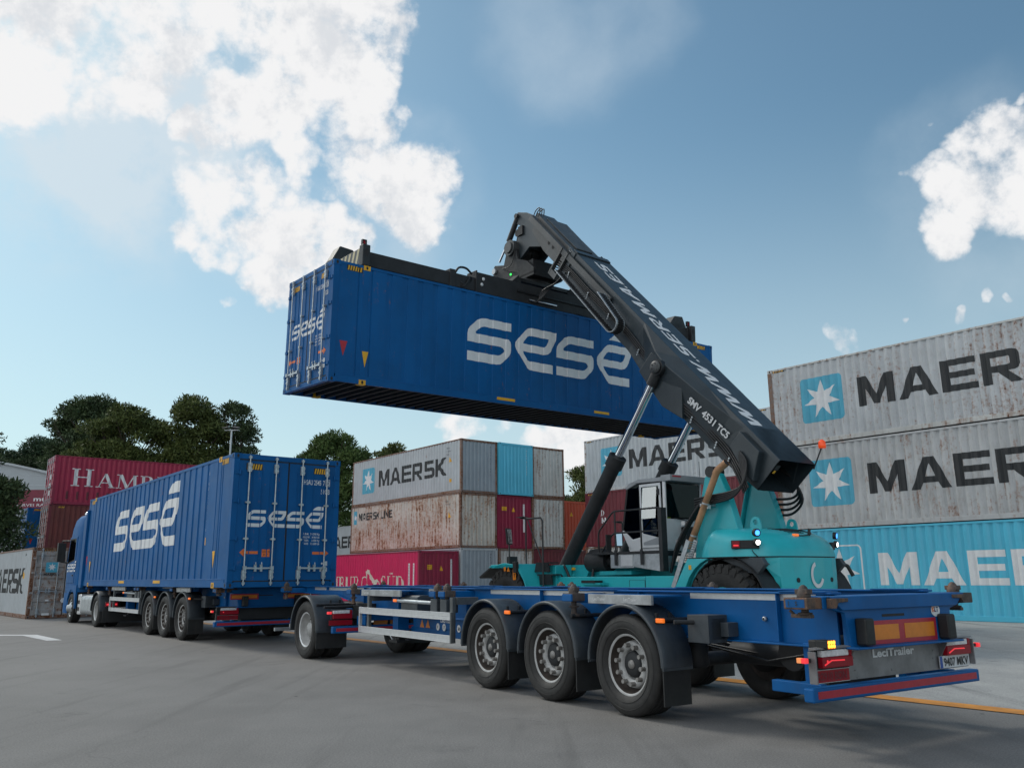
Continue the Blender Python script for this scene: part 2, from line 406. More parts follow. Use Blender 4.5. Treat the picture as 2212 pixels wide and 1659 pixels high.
def mark(parent, name, face, V, T, mat, off=.004, label=None):
    bm = bmesh.new(); vs = [bm.verts.new((p[0], p[1], 0)) for p in V]
    for t in T:
        try: bm.faces.new([vs[i] for i in t])
        except ValueError: pass
    if face.prof:
        x0 = min(p[0] for p in V); x1 = max(p[0] for p in V)
        for (x, d) in face.prof:
            if x0 < x < x1:
                bmesh.ops.bisect_plane(bm, geom=bm.verts[:] + bm.edges[:] + bm.faces[:], dist=1e-5, plane_co=(x, 0, 0), plane_no=(1, 0, 0))
    for v in bm.verts: v.co = face.pt(v.co.x, v.co.y, off)
    bm.normal_update()
    for f in bm.faces:
        if f.normal.dot(face.n) < 0: f.normal_flip()
    me = bpy.data.meshes.new(name); bm.to_mesh(me); bm.free(); me.materials.append(mat)
    return put(name, me, parent, label=label)
_FC = {}
def font_shape(text, bold=0.0):
    key = (text, bold)
    if key in _FC: return _FC[key]
    cu = bpy.data.curves.new('t', 'FONT'); cu.body = text; cu.size = 1.0; cu.offset = bold; cu.resolution_u = 3
    ob = bpy.data.objects.new('t', cu); COL.objects.link(ob)
    dg = bpy.context.evaluated_depsgraph_get(); me = bpy.data.meshes.new_from_object(ob.evaluated_get(dg))
    V = [(v.co.x, v.co.y) for v in me.vertices]; T = [list(p.vertices) for p in me.polygons]
    bpy.data.objects.remove(ob); bpy.data.curves.remove(cu); bpy.data.meshes.remove(me)
    x0 = min(p[0] for p in V); y0 = min(p[1] for p in V); V = [(p[0] - x0, p[1]) for p in V]
    _FC[key] = (V, T); return V, T
def text(parent, face, s, x, y, h, mat, width=None, rot=0.0, bold=0.0, shear=0.0, off=.004, name='lettering', vertical=False):
    if vertical:                         # letters stacked one under the other
        V, T = [], []; yy = 0.0
        for ch in s:
            if ch != ' ':
                a, t = font_shape(ch, bold); b = len(V); V += [(p[0] * .8, p[1] - yy) for p in a]; T += [[b + i for i in q] for q in t]
            yy += 1.0 if ch != ' ' else .5
    else: V, T = font_shape(s, bold)
    k = h / .72; W = max(p[0] for p in V); kx = k if width is None else width / W
    V = [((p[0] + shear * p[1]) * kx if width else (p[0] + shear * p[1]) * k, p[1] * k) for p in V]
    c, q = math.cos(rot), math.sin(rot)
    V = [(x + p[0] * c - p[1] * q, y + p[0] * q + p[1] * c) for p in V]
    return mark(parent, name, face, V, T, mat, off)
def polys(parent, face, shapes, x, y, k, mat, kx=None, off=.004, name='lettering', rot=0.0, shear=0.0):
    V, T = flat_tris(shapes); kx = kx or k; c, q = math.cos(rot), math.sin(rot); V2 = []
    for p in V:
        a, b = (p[0] + shear * p[1]) * kx, p[1] * k; V2.append((x + a * c - b * q, y + a * q + b * c))
    return mark(parent, name, face, V2, T, mat, off)
def rect(x0, y0, x1, y1): return [(x0, y0), (x1, y0), (x1, y1), (x0, y1)]
def shift(sh, dx, dy=0.0): return [[[(p[0] + dx, p[1] + dy) for p in l] for l in loops] for loops in sh]
def rrect(x0, y0, x1, y1, r, n=5):
    out = []
    for cx, cy, a in ((x1 - r, y1 - r, 0), (x0 + r, y1 - r, 90), (x0 + r, y0 + r, 180), (x1 - r, y0 + r, 270)):
        for i in range(n + 1): t = R(a + 90 * i / n); out.append((cx + r * math.cos(t), cy + r * math.sin(t)))
    return out
def circ(cx, cy, r, n=20, ry=None): return [(cx + r * math.cos(2 * math.pi * i / n), cy + (ry or r) * math.sin(2 * math.pi * i / n)) for i in range(n)]
def arc(cx, cy, r, a0, a1, n=10, ry=None): return [(cx + r * math.cos(R(a0 + (a1 - a0) * i / n)), cy + (ry or r) * math.sin(R(a0 + (a1 - a0) * i / n))) for i in range(n + 1)]
def star7(cx, cy, r, ri=.42):
    return [(cx + (r if i % 2 == 0 else r * ri) * math.sin(math.pi * i / 7), cy + (r if i % 2 == 0 else r * ri) * math.cos(math.pi * i / 7)) for i in range(14)]
# block capitals, unit cap height
BLK_LETTERS = BL = {
 'M': ([[[(0, 0), (0, 1), (.30, 1), (.59, .36), (.88, 1), (1.18, 1), (1.18, 0), (.92, 0), (.92, .56), (.68, .03), (.50, .03), (.26, .56), (.26, 0)]]], 1.18),
 'A': ([[[(0, 0), (.42, 1), (.76, 1), (1.18, 0), (.90, 0), (.82, .2), (.36, .2), (.28, 0)], [(.44, .39), (.74, .39), (.59, .79)]]], 1.18),
 'E': ([[[(0, 0), (0, 1), (1.0, 1), (1.0, .8), (.26, .8), (.26, .6), (.95, .6), (.95, .41), (.26, .41), (.26, .2), (1.02, .2), (1.02, 0)]]], 1.02),
 'R': ([[[(0, 0), (0, 1), (.86, 1), (.98, .95), (1.03, .84), (1.03, .52), (.98, .42), (.86, .37), (.70, .36), (1.06, 0), (.74, 0), (.42, .35), (.26, .35), (.26, 0)], [(.26, .55), (.26, .8), (.74, .8), (.77, .77), (.77, .58), (.74, .55)]]], 1.06),
 'S': ([[[(0, 0), (0, .2), (.72, .2), (.76, .24), (.76, .36), (.72, .4), (.16, .4), (.04, .46), (0, .56), (0, .84), (.05, .95), (.16, 1), (.96, 1), (.96, .8), (.30, .8), (.26, .76), (.26, .64), (.30, .6), (.86, .6), (.98, .54), (1.02, .44), (1.02, .16), (.97, .05), (.86, 0)]]], 1.02),
 'K': ([[[(0, 0), (0, 1), (.26, 1), (.26, .62), (.66, 1), (1.02, 1), (.52, .52), (1.06, 0), (.70, 0), (.34, .36), (.26, .29), (.26, 0)]]], 1.06),
 'L': ([[[(0, 0), (0, 1), (.26, 1), (.26, .2), (.9, .2), (.9, 0)]]], .9),
 'I': ([[[(0, 0), (0, 1), (.26, 1), (.26, 0)]]], .26),
 'N': ([[[(0, 0), (0, 1), (.28, 1), (.80, .36), (.80, 1), (1.06, 1), (1.06, 0), (.78, 0), (.26, .64), (.26, 0)]]], 1.06),
}
def block(s, gap=.13):
    out = []; x = 0
    for ch in s:
        if ch == ' ': x += .3; continue
        sh, wd = BL[ch]; out += shift(sh, x); x += wd + gap
    return out, x - gap
_S = [[(1.2, 1), (.48, 1), (.38, .985), (.27, .94), (.06, .75), (.015, .68), (0, .60), (0, .42), (.90, .42), (.99, .40), (1.03, .345), (1.0, .30), (.90, .23), (.84, .21), (0, .21), (0, 0), (.80, 0), (.90, .02), (.98, .07), (1.15, .24), (1.19, .31), (1.2, .38), (1.2, .50), (1.185, .57), (1.13, .62), (.25, .62), (.225, .65), (.25, .69), (.37, .785), (.45, .81), (1.2, .81)]]
_E = [[(1.23, 1), (.46, 1), (.37, .975), (.28, .91), (.07, .68), (.01, .60), (0, .52), (.03, .45), (.12, .32), (.34, .06), (.42, .015), (.52, 0), (1.13, 0), (1.13, .21), (.42, .21), (.35, .235), (.24, .36), (.22, .42), (.86, .42), (.97, .45), (1.05, .52), (1.16, .70), (1.21, .80)], [(.22, .60), (.24, .65), (.34, .77), (.42, .81), (.99, .81), (.97, .74), (.92, .65), (.86, .60)]]
_AC = [[(.44, 1.12), (.62, 1.27), (.74, 1.33), (.86, 1.36), (1.23, 1.36), (1.21, 1.12)]]
def sese(): return shift([_S], 0) + shift([_E], 1.33) + shift([_S], 2.56) + shift([_E], 3.87) + shift([_AC], 3.87)

# ------------------------------------------------------------------ setting frames (metres, from the survey of the photograph)
def frame(x, y, t): return Vector((x, y, 0)), Vector((math.cos(t), math.sin(t), 0)), Vector((math.sin(t), -math.cos(t), 0))
G1 = frame(-6.0992, 18.1677, 2.2392)    # front lorry: u forward from the box's rear, w to its right
G3 = frame(-2.7610, 44.4321, 2.2476)    # middle stack: u along the boxes away from their near ends
G4 = frame(1.1362, 9.0233, 2.1497)      # near trailer
G2o, G2u = Vector((9.4219, 29.9016, 0)), Vector((.64757, -.76201, 0)); G2w = Vector((.76201, .64757, 0))
def at(g, u, w_, z=0.0): return g[0] + g[1] * u + g[2] * w_ + Vector((0, 0, z))
# ------------------------------------------------------------------ ground
def sheet(name, pts, z, mat, kind='structure'):
    b = MB(); b.add([(p[0], p[1], z) for p in pts], [tuple(range(len(pts)))]); o = b.build(name, mat); tag(o, kind=kind); return o
def ground_mat(name, c0, c1, patch, stain):
    mt = bpy.data.materials.new(name); mt.use_nodes = True; t = NT(mt.node_tree); b = t.N['Principled BSDF']
    p = t.n('ShaderNodeTexCoord').outputs['Object']
    big = t.noise(p, .22, 5, .6, .6); mid = t.noise(p, 1.7, 6, .6); fine = t.noise(p, 55, 3, .7); grit = t.noise(p, 190, 2, .8)
    rp = t.n('ShaderNodeMapping', ins={'Vector': p, 'Rotation': (0, 0, R(-52)), 'Scale': (1.9, .12, 1)}).outputs[0]
    tracks = t.noise(rp, 1.3, 5, .6)
    base = t.mix(t.ss(t.math('ADD', t.math('MULTIPLY', big, .6), t.math('MULTIPLY', mid, .4)), .36, .64), c4(c0), c4(c1))
    base = t.mix(t.math('MULTIPLY', t.ss(tracks, .52, .74), stain), base, c4([x * .55 for x in c0]))
    base = t.mix(t.math('MULTIPLY', t.ss(t.noise(p, .9, 7, .7), .60, .72), patch), base, c4([x * .62 for x in c0]))
    spot = t.n('ShaderNodeTexVoronoi', ins={'Vector': p, 'Scale': 1.9}); sd_ = spot.outputs['Distance']
    base = t.mix(t.math('MULTIPLY', t.ss(sd_, .060, .035), t.ss(t.noise(p, 3.3, 2), .5, .62)), base, c4((.03, .03, .03)))
    crk = t.n('ShaderNodeTexVoronoi', feature='DISTANCE_TO_EDGE', ins={'Vector': t.vmath('ADD', p, t.n('ShaderNodeTexNoise', ins={'Vector': p, 'Scale': 1.1, 'Detail': 4.0}).outputs['Color']), 'Scale': .24})
    base = t.mix(t.math('MULTIPLY', t.ss(crk.outputs['Distance'], .0035, .0008), t.math('MULTIPLY', t.ss(t.noise(p, .35, 2), .50, .62), .22)), base, c4([x * .4 for x in c0]))
    base = t.mix(.85, base, t.mix(t.ss(fine, .25, .75), c4((.68, .68, .68)), c4((1.32, 1.32, 1.32))), 'MULTIPLY')
    base = t.mix(.8, base, t.mix(t.ss(grit, .25, .75), c4((.60, .60, .60)), c4((1.38, 1.38, 1.38))), 'MULTIPLY')
    t.put(b.inputs['Base Color'], base); t.put(b.inputs['Roughness'], t.math('ADD', .62, t.math('MULTIPLY', mid, .3)))
    bn = t.n('ShaderNodeBump', ins={'Strength': .35, 'Distance': .006, 'Height': t.math('ADD', grit, t.math('MULTIPLY', fine, .8))})
    t.put(b.inputs['Normal'], bn.outputs[0]); b.inputs['Specular IOR Level'].default_value = .35
    return mt
m_asph = ground_mat('asphalt', (.152, .146, .139), (.198, .190, .181), .45, .40)
m_conc = ground_mat('yard_concrete', (.27, .27, .262), (.37, .365, .35), .9, 1.0)
sheet('ground', [(-900, -60), (900, -60), (900, 1500), (-900, 1500)], 0, m_asph)
OL = lambda u, w_: tuple(at(G1, u, w_).xy)
sheet('concrete_yard', [OL(-40, 3.22), OL(40, 3.05), OL(40, 90), OL(-40, 90)], .004, m_conc)
m_line = M('orange_road_paint', (.60, .24, .03), .6, var=.2, sc=4, dirt=.35, dirtcol=(.09, .07, .05), bump=.2)
sheet('kerb_line', [OL(-40, 3.08), OL(-5, 3.06), OL(40, 2.72), OL(40, 3.04), OL(-5, 3.36), OL(-40, 3.40)], .008, m_line)
m_wline = M('white_road_paint', (.52, .52, .52), .6, var=.15, sc=4, dirt=.4, dirtcol=(.16, .16, .16))
sheet('lane_marking', [(-13.9, 23.35), (-12.75, 23.17), (-10.93, 21.0), (-11.25, 20.9), (-12.95, 22.85), (-13.9, 22.95)], .004, m_wline)
m_scuff = M('chalk_scuff', (.24, .225, .22), .8, var=.3, sc=15)
for i, (x, y, l, a) in enumerate(((-1.0, 9.95, .42, -.55), (-.52, 9.45, .10, -.2), (-.3, 9.28, .12, .1), (-.05, 9.0, .16, .1), (.15, 8.9, .12, .5), (.24, 8.83, .08, -.3))):
    c, q = math.cos(a), math.sin(a); n = 8; rr = random.Random(i); up = []; lo = []
    for k in range(n + 1):
        s_ = (k / n - .5) * l; wv_ = .007 * rr.random() + .002; up.append((x + s_ * c - wv_ * q, y + s_ * q + wv_ * c)); lo.append((x + s_ * c + wv_ * q, y + s_ * q - wv_ * c))
    sheet('chalk_scuff', up + lo[::-1], .003, m_scuff)

# ------------------------------------------------------------------ containers
W_STD = 2.438
def prof_side(L, e=.19, pitch=.278, crest=.072, slope=.068, d0=.010, d1=.054):
    P = [(0, d0)]; n = int((L - 2 * e - crest) / pitch); st = (L - (n * pitch + crest)) / 2; P.append((st, d0))
    for i in range(n):
        x = st + i * pitch + crest; P += [(x, d0), (x + slope, d1), (x + pitch - crest - slope + .0, d1), (x + pitch - crest, d0)]
    P += [(L - st, d0), (L, d0)]
    return [p for i, p in enumerate(P) if i == 0 or p[0] - P[i - 1][0] > 1e-6 or p[1] != P[i - 1][1]]
def prof_blue(L, d0=.012, d1=.034):
    P = [(0, d0)]; xs = []
    for s in (1.18, ):
        x = 1.42
        while x < L - 1.5: xs.append(x); x += .4395
    for p40 in (.70, 1.05, ): xs.append(p40 - .06)
    xs = sorted(xs + [L - 1.05, L - .70 + .0])
    for x in xs:
        wd = .165 if 1.2 < x < L - 1.2 else .05
        P += [(x, d0), (x + .012, d1), (x + wd - .012, d1), (x + wd, d0)]
    P.append((L, d0)); return P
def wall_mesh(key, L, z0, z1, x0, x1, prof, mat):
    """corrugated sheet in (a, depth, z) with a along +x, depth towards +y"""
    b = MB(); P = [p for p in prof if x0 < p[0] < x1]
    def dep(x):
        for (xa, da), (xb, db) in zip(prof, prof[1:]):
            if xa <= x <= xb: return da + (db - da) * (x - xa) / max(1e-9, xb - xa)
        return prof[-1][1]
    P = [(x0, dep(x0))] + P + [(x1, dep(x1))]
    vs = [(x, d, z) for x, d in P for z in (z0, z1)]
    b.add(vs, [(2 * i, 2 * i + 2, 2 * i + 3, 2 * i + 1) for i in range(len(P) - 1)]); return b.mesh(key, mat)
_MC = {}
def cache(key, fn):
    if key not in _MC: _MC[key] = fn()
    return _MC[key]
CAST = None
def casting_mesh():
    b = MB(); d = (.178, .162, .118)
    b.box(-d[0] / 2, d[0] / 2, -d[1] / 2, d[1] / 2, -d[2] / 2, d[2] / 2)
    b.mat(1)
    for sx in (-1, 1):
        b.prism(circ(0, 0, .026, 12, .040), sx * (d[0] / 2 + .0015), sx * (d[0] / 2 + .003), 'yz')
    for sy in (-1, 1): b.prism(circ(0, 0, .030, 12, .042), sy * (d[1] / 2 + .0015), sy * (d[1] / 2 + .003), 'xz')
    return b.mesh('corner_casting', [m_blue, m_int])
def frame_mesh(L, W, H, rail=.16):
    b = MB(); p = .13
    for sx in (-1, 1):
        for sy in (-1, 1):
            b.box(sx * (L / 2 - .004), sx * (L / 2 - .15), sy * (W / 2 - .004), sy * (W / 2 - p), .119, H - .119)
        b.box(sx * (L / 2 - .006), sx * (L / 2 - .12), -W / 2 + .163, W / 2 - .163, .012, .13)      # sill
        b.box(sx * (L / 2 - .006), sx * (L / 2 - .10), -W / 2 + .163, W / 2 - .163, H - .12, H - .006)   # header
    for sy in (-1, 1):
        b.box(-L / 2 + .179, L / 2 - .179, sy * (W / 2 - .002), sy * (W / 2 - .06), .012, rail)
        b.box(-L / 2 + .179, L / 2 - .179, sy * (W / 2 - .003), sy * (W / 2 - .06), H - .075, H - .008)
    return b.mesh('frame', [m_blue])
def floor_mesh(L, W, gap=.3):
    b = MB(); x = -L / 2 + .25
    while x < L / 2 - .2:
        b.box(x, x + .045, -W / 2 + .062, W / 2 - .062, .03, .145); x += gap
    b.box(-L / 2 + .13, L / 2 - .13, -W / 2 + .062, W / 2 - .062, .146, .17); return b.mesh('floor', [m_under])
def roof_mesh(L, W, H):
    b = MB(); x = -L / 2 + .1; vs = []; k = 0; X = []
    while x < L / 2 - .1: X += [(x, H - .02), (x + .09, H - .02), (x + .12, H - .035), (x + .17, H - .035)]; x += .2
    X.append((L / 2 - .1, H - .02)); vs = [(a, y, z) for a, z in X for y in (-W / 2 + .058, W / 2 - .058)]
    b.add(vs, [(2 * i, 2 * i + 2, 2 * i + 3, 2 * i + 1) for i in range(len(X) - 1)]); return b.mesh('roof', [m_blue])
def door_mesh(W, H, style):
    """one door leaf; +x is outwards, y from 0 to leaf width"""
    b = MB(); wd = W / 2 - .12; z0, z1 = .135, H - .125
    if style == 'blue':
        b.box(-.05, 0, .012, wd, z0, z1)
        b.mat(1); b.box(-.045, .006, 0, .011, z0, z1); b.box(-.045, .006, wd, wd + .02, z0, z1); b.box(.0005, .007, .02, wd, z0 - .002, z0 + .02); b.box(.0005, .007, .02, wd, z1 - .02, z1 + .002); b.mat(0)
        for y in (.22, .62): # pressed vertical panels, standing in
            b.box(.0006, .012, y - .012, y, z0 + .33, z1 - .22); b.box(.0006, .012, y + .2, y + .212, z0 + .33, z1 - .22)
    else:
        zs = [z0, z0 + .12]; n = 5; st = (z1 - z0 - .24) / n; prof = [(z0, 0), (z0 + .12, 0)]
        for i in range(n):
            a = z0 + .12 + i * st; prof += [(a + .05, 0), (a + .09, -.036), (a + st - .09, -.036), (a + st - .05, 0)]
        prof += [(z1 - .12, 0), (z1, 0)]
        vs = [(d, y, z) for z, d in prof for y in (.06, wd - .05)]; b.add(vs, [(2 * i, 2 * i + 1, 2 * i + 3, 2 * i + 2) for i in range(len(prof) - 1)])
        b.box(-.04, .006, .012, .06, z0, z1); b.box(-.04, .006, wd - .05, wd, z0, z1)
        b.mat(1); b.box(-.04, .002, 0, .0115, z0, z1); b.box(-.04, .002, wd, wd + .012, z0, z1)
    return b.mesh('door', [m_blue, m_black])
def rod_mesh(H, zc=()):
    b = MB(); b.tube([(.055, 0, .05), (.055, 0, H - .04)], .017, 8)
    for z in (.10, H - .08): b.cbox((.045, 0, z), (.05, .06, .05))
    for z in (.28, H - .30): b.cbox((.035, 0, z), (.05, .085, .20)); b.cbox((.062, 0, z + .05), (.02, .10, .03)); b.cbox((.062, 0, z - .05), (.02, .10, .03))
    for z in (H * .36, H * .63): b.cbox((.035, 0, z), (.05, .11, .035)); b.cbox((.05, 0, z), (.05, .05, .055))
    return b.mesh('locking_bar', [m_galv])
def handle_mesh():
    b = MB(); b.beam((.075, 0, 0), (.08, -.40, -.01), .02, .035); b.cbox((.06, -.24, 0), (.05, .05, .15)); b.cbox((.07, 0, 0), (.06, .07, .08)); b.tube([(.085, -.24, .06), (.10, -.24, .09), (.085, -.24, .12)], .012, 6)
    return b.mesh('door_handle', [m_galv])
def hinge_mesh():
    b = MB(); b.cbox((.014, 0, 0), (.03, .14, .07)); b.tube([(.03, -.05, -.05), (.03, -.05, .05)], .018, 8); return b.mesh('hinge', [m_blue])
REND = {}
def container(label, M_, L, W, H, paint, style='std', mframe=None, doors=True, mdoor=None, group=None, name='shipping_container', full=True, near=1, mend=None, floor=False, flip=False):
    """origin: middle of the base; +x = the end nearer the camera (door end if doors); near = which y side faces the camera"""
    t = thing(name, label, 'container', matrix=M_, group=group)
    mframe = mframe or paint; mdoor = mdoor or paint; mend = mend or paint
    k = (round(L, 3), round(W, 3), round(H, 3), style)
    put('frame', cache(('fr',) + k, lambda: frame_mesh(L, W, H, .19 if style == 'blue' else .16)), t, mat=mframe, bevel=.006 if full else 0)
    prof = prof_blue(L) if style == 'blue' else prof_side(L)
    sm_ = cache(('sw',) + k, lambda: wall_mesh('side_wall', L, (.19 if style == 'blue' else .16), H - .07, .14, L - .14, prof, m_blue))
    put('side_wall', sm_, t, loc=(-L / 2, -W / 2, 0), mat=paint)
    put('side_wall', sm_, t, loc=(L / 2, W / 2, 0), rot=(0, 0, math.pi), mat=paint)
    pe = prof_side(W, .13, .25, .10, .03, .02, .055)
    em = cache(('ew',) + k, lambda: wall_mesh('end_wall', W, .128, H - .118, .12, W - .12, pe, m_blue))
    put('end_wall', em, t, loc=(-L / 2, W / 2, 0), rot=(0, 0, -math.pi / 2), mat=mend)
    if not doors: put('end_wall', em, t, loc=(L / 2, -W / 2, 0), rot=(0, 0, math.pi / 2), mat=mend)
    put('roof', cache(('rf',) + k, lambda: roof_mesh(L, W, H)), t, mat=paint)
    put('floor', cache(('fl',) + k, lambda: floor_mesh(L, W)), t)
    cm_ = cache('cast', casting_mesh)
    for sx in (-1, 1):
        for sy in (-1, 1):
            for z in (.059, H - .059):
                put('corner_casting', cm_, t, loc=(sx * (L / 2 - .089), sy * (W / 2 - .081), z), mat=mframe)
    if doors:
        dm = cache(('dr',) + k, lambda: door_mesh(W, H, style)); rm = cache(('rod', round(H, 2)), lambda: rod_mesh(H)); hm = cache('hnd', handle_mesh); hg = cache('hng', hinge_mesh)
        for sy in (-1, 1):
            d = put('door', dm, t, mat=mdoor, loc=(L / 2 - .012, .004 * sy, 0)); d.scale = (1, sy, 1)
            wd = W / 2 - .12
            for y in (wd * .27, wd * .80):
                put('locking_bar', rm, d, loc=(0, y, 0)); h_ = put('door_handle', hm, d, loc=(0, y, .42 if style == 'blue' else 1.02)); h_.scale = (1, -1 if y < wd * .5 else 1, 1)
            for z in (.42, H * .36, H * .64, H - .42): put('hinge', hg, d, loc=(0, wd + .02, z), mat=mdoor)
    t_ = dict(root=t, L=L, W=W, H=H, s=Face((L / 2, W / 2, 0), (-1, 0, 0), (0, 0, 1), prof) if near > 0 else Face((-L / 2, -W / 2, 0), (1, 0, 0), (0, 0, 1), prof),
              e=Face((L / 2, -W / 2, 0), (0, 1, 0), (0, 0, 1), None if doors else pe, base=.012 if doors else 0))
    return t_
def hazard(c, face, x0, y0, n=6, w_=.055, h=.13, mk=m_yel, name='hazard_stripe'):
    sh = [[[(x0 + i * w_ * 1.7, y0), (x0 + i * w_ * 1.7 + w_, y0), (x0 + i * w_ * 1.7 + w_ + .02, y0 + h), (x0 + i * w_ * 1.7 + .02, y0 + h)]] for i in range(n)]
    V, T = flat_tris(sh); mark(c['root'], name, face, V, T, mk)
    V, T = flat_tris([[rect(x0 - .02, y0 - .012, x0 + n * w_ * 1.7 + .01, y0 + h + .012)]]); mark(c['root'], 'hazard_backing', face, V, T, m_blkpaint, .0025)
def star_logo(c, dark, sq=True, x=1.24, z=.74, s=1.58, tx=3.36, tz=1.03, th=1.0, gap=.135, tmat=None, outline=False, word='MAERSK', kx=1.03):
    r, f = c['root'], c['s']
    if sq:
        if outline:
            o_ = rrect(x, z, x + s, z + s, .14); i_ = rrect(x + .045, z + .045, x + s - .045, z + s - .045, .11); V, T = flat_tris([[o_, i_]]); mark(r, 'emblem_outline', f, V, T, m_white)
        else: V, T = flat_tris([[rrect(x, z, x + s, z + s, .14)]]); mark(r, 'emblem_panel', f, V, T, m_starblue, .003)
        V, T = flat_tris([[star7(x + s / 2, z + s * .5, s * .43)]]); mark(r, 'emblem_star', f, V, T, m_white, .006)
    sh, wd = block(word, gap); polys(r, f, sh, tx, tz, th, tmat or dark, kx=th * kx)

# paints
m_gA = M('container_grey', (.40, .43, .45), .5, var=.07, sc=1.0, rust=.06, dirt=.35, dirtcol=(.22, .21, .20))
m_gB = M('container_grey_worn', (.45, .47, .485), .55, var=.10, sc=1.0, rust=.44, streak=.45, dirt=.38, dirtcol=(.25, .23, .21))
m_gB2 = M('container_grey_dirty', (.41, .42, .425), .55, var=.12, sc=.9, rust=.32, streak=.5, dirt=.6, dirtcol=(.21, .19, .175))
m_gC = M('container_grey_rusted', (.50, .475, .43), .6, var=.12, sc=1.2, rust=.66, streak=.55, dirt=.6, dirtcol=(.36, .27, .185), rustcol=(.15, .058, .022))
m_gC2 = M('container_grey_rust_spots', (.47, .475, .46), .6, var=.1, sc=1.2, rust=.50, streak=.55, dirt=.4, dirtcol=(.17, .14, .12))
m_gD = M('container_steel_grey', (.27, .31, .345), .5, var=.06, sc=1.2, rust=.05, dirt=.3)
m_cy = M('container_sky_blue', (.078, .44, .61), .42, var=.05, sc=1.0, dirt=.10)
m_mg = M('container_magenta', (.56, .006, .085), .45, var=.07, sc=1.0, rust=.03, dirt=.06, dirtcol=(.18, .01, .03))
m_hred = M('container_deep_red', (.30, .006, .044), .5, var=.1, sc=1.0, rust=.08, dirt=.3, dirtcol=(.14, .01, .025))
m_mgd = M('container_crimson', (.235, .008, .040), .5, var=.1, sc=1.0, rust=.10, dirt=.3, dirtcol=(.10, .01, .02))
m_mar = M('container_maroon', (.135, .016, .025), .55, var=.12, sc=1.0, rust=.08, dirt=.35, dirtcol=(.06, .02, .02))
m_brn = M('container_red_brown', (.145, .030, .026), .6, var=.12, sc=1.0, rust=.15, dirt=.4, dirtcol=(.07, .03, .025))
m_orc = M('container_orange', (.50, .055, .012), .48, var=.07, sc=1.0, rust=.03, dirt=.2, dirtcol=(.2, .03, .01))
m_doorg = M('container_door_rusty_grey', (.29, .285, .28), .65, var=.2, sc=1.5, rust=.46, streak=.25, dirt=.6, dirtcol=(.15, .12, .095))
m_rustf = M('rusted_frame', (.17, .13, .115), .7, var=.2, sc=4, rust=.85, streak=.3)
m_rustm = M('rust_edge', (.10, .045, .030), .75, var=.25, sc=5, rust=.5)

AZ = R(128.6) + math.pi
def cmat(corner, L, W, ang, near, z=0.0):
    """corner = ground point under the near visible corner (the +x end, near side)"""
    x = Vector((math.cos(ang), math.sin(ang), 0)); y = Vector((-math.sin(ang), math.cos(ang), 0))
    c = corner - x * (L / 2) - y * (near * W / 2)
    m = Matrix.Rotation(ang, 4, 'Z'); m.translation = (c.x, c.y, z); return m
H9 = 2.896; L40 = 12.192
def code(c, face, s, x, y, h=.085, mat=None, vertical=True): text(c['root'], face, s, x, y, h, mat or m_blkpaint, vertical=vertical, name='code_lettering')
ST = 'containers stacked behind the yard'
# --- middle stack
p3 = lambda u, w_: at(G3, u, w_)
hz = lambda c: (hazard(c, c['e'], .22, c['H'] - .115, 5, .05, .09), hazard(c, c['e'], c['W'] - .22 - .43, c['H'] - .115, 5, .05, .09))
c = container('grey container with star emblem and large black lettering, top of the middle stack', cmat(p3(0, 0), L40, W_STD, AZ, -1, 2 * H9), L40, W_STD, H9, m_gA, doors=False, near=-1, mframe=m_rustf, mend=m_gD, group=ST)
star_logo(c, m_blkpaint); code(c, c['e'], 'MSKU 615146 1', 1.95, 2.5, .10); hz(c)
V, T = flat_tris([[[(10.95, 1.72), (11.25, 1.72), (11.1, 2.0)]], [rect(11.02, .62, 11.22, .80)]]); mark(c['root'], 'warning_decal', c['s'], V, T, m_yel)
text(c['root'], c['s'], 'MSKU', 10.75, 2.45, .1, m_blkpaint, name='code_lettering'); text(c['root'], c['s'], '615146 1', 10.75, 2.28, .1, m_blkpaint, name='code_lettering'); text(c['root'], c['s'], '45G1', 10.75, 2.11, .1, m_blkpaint, name='code_lettering')
V, T = flat_tris([[rect(.03, .95, .10, 1.9)]]); mark(c['root'], 'height_decal', c['e'], V, T, m_ora)
c = container('rust streaked grey container with small black lettering, middle row of the middle stack', cmat(p3(.03, -.02), L40, W_STD, AZ, -1, H9), L40, W_STD, H9, m_gC, doors=False, near=-1, mframe=m_rustf, mend=m_gC, group=ST)
f = c['s']; V, T = flat_tris([[rect(.34, 1.78, .80, 2.62)]]); mark(c['root'], 'emblem_panel', f, V, T, m_starblue, .003); V, T = flat_tris([[star7(.57, 2.2, .2)]]); mark(c['root'], 'emblem_star', f, V, T, m_white, .006)
sh, wd = block('MAERSK LINE', .16); polys(c['root'], f, sh, 1.04, 1.98, .46, m_blkpaint, kx=.352)
text(c['root'], f, 'MSKU', 10.75, 2.45, .1, m_blkpaint, name='code_lettering'); text(c['root'], f, '737 185', 10.75, 2.28, .1, m_blkpaint, name='code_lettering')
V, T = flat_tris([[[(10.95, 1.62), (11.25, 1.62), (11.1, 1.9)]]]); mark(c['root'], 'warning_decal', f, V, T, m_yel)
code(c, c['e'], 'MSKU 737185', 1.95, 2.5, .10)
c = container('small steel grey container end under the rusted one, lowest beside the magenta container', cmat(p3(0, .0), L40, W_STD, AZ, -1), L40, W_STD, H9 - .01, m_gD, doors=False, near=-1, mframe=m_gA, group=ST)
code(c, c['e'], 'MRSU 311713 0', 1.95, 2.5, .10); hz(c)
V, T = flat_tris([[rect(.03, .9, .12, 2.0)]]); mark(c['root'], 'height_decal', c['e'], V, T, m_ora)
c = container('bright sky blue container between two grey ones on the top row', cmat(p3(-.12, 2.48), L40, W_STD, AZ, -1, 2 * H9), L40, W_STD, H9, m_cy, doors=False, near=-1, group=ST)
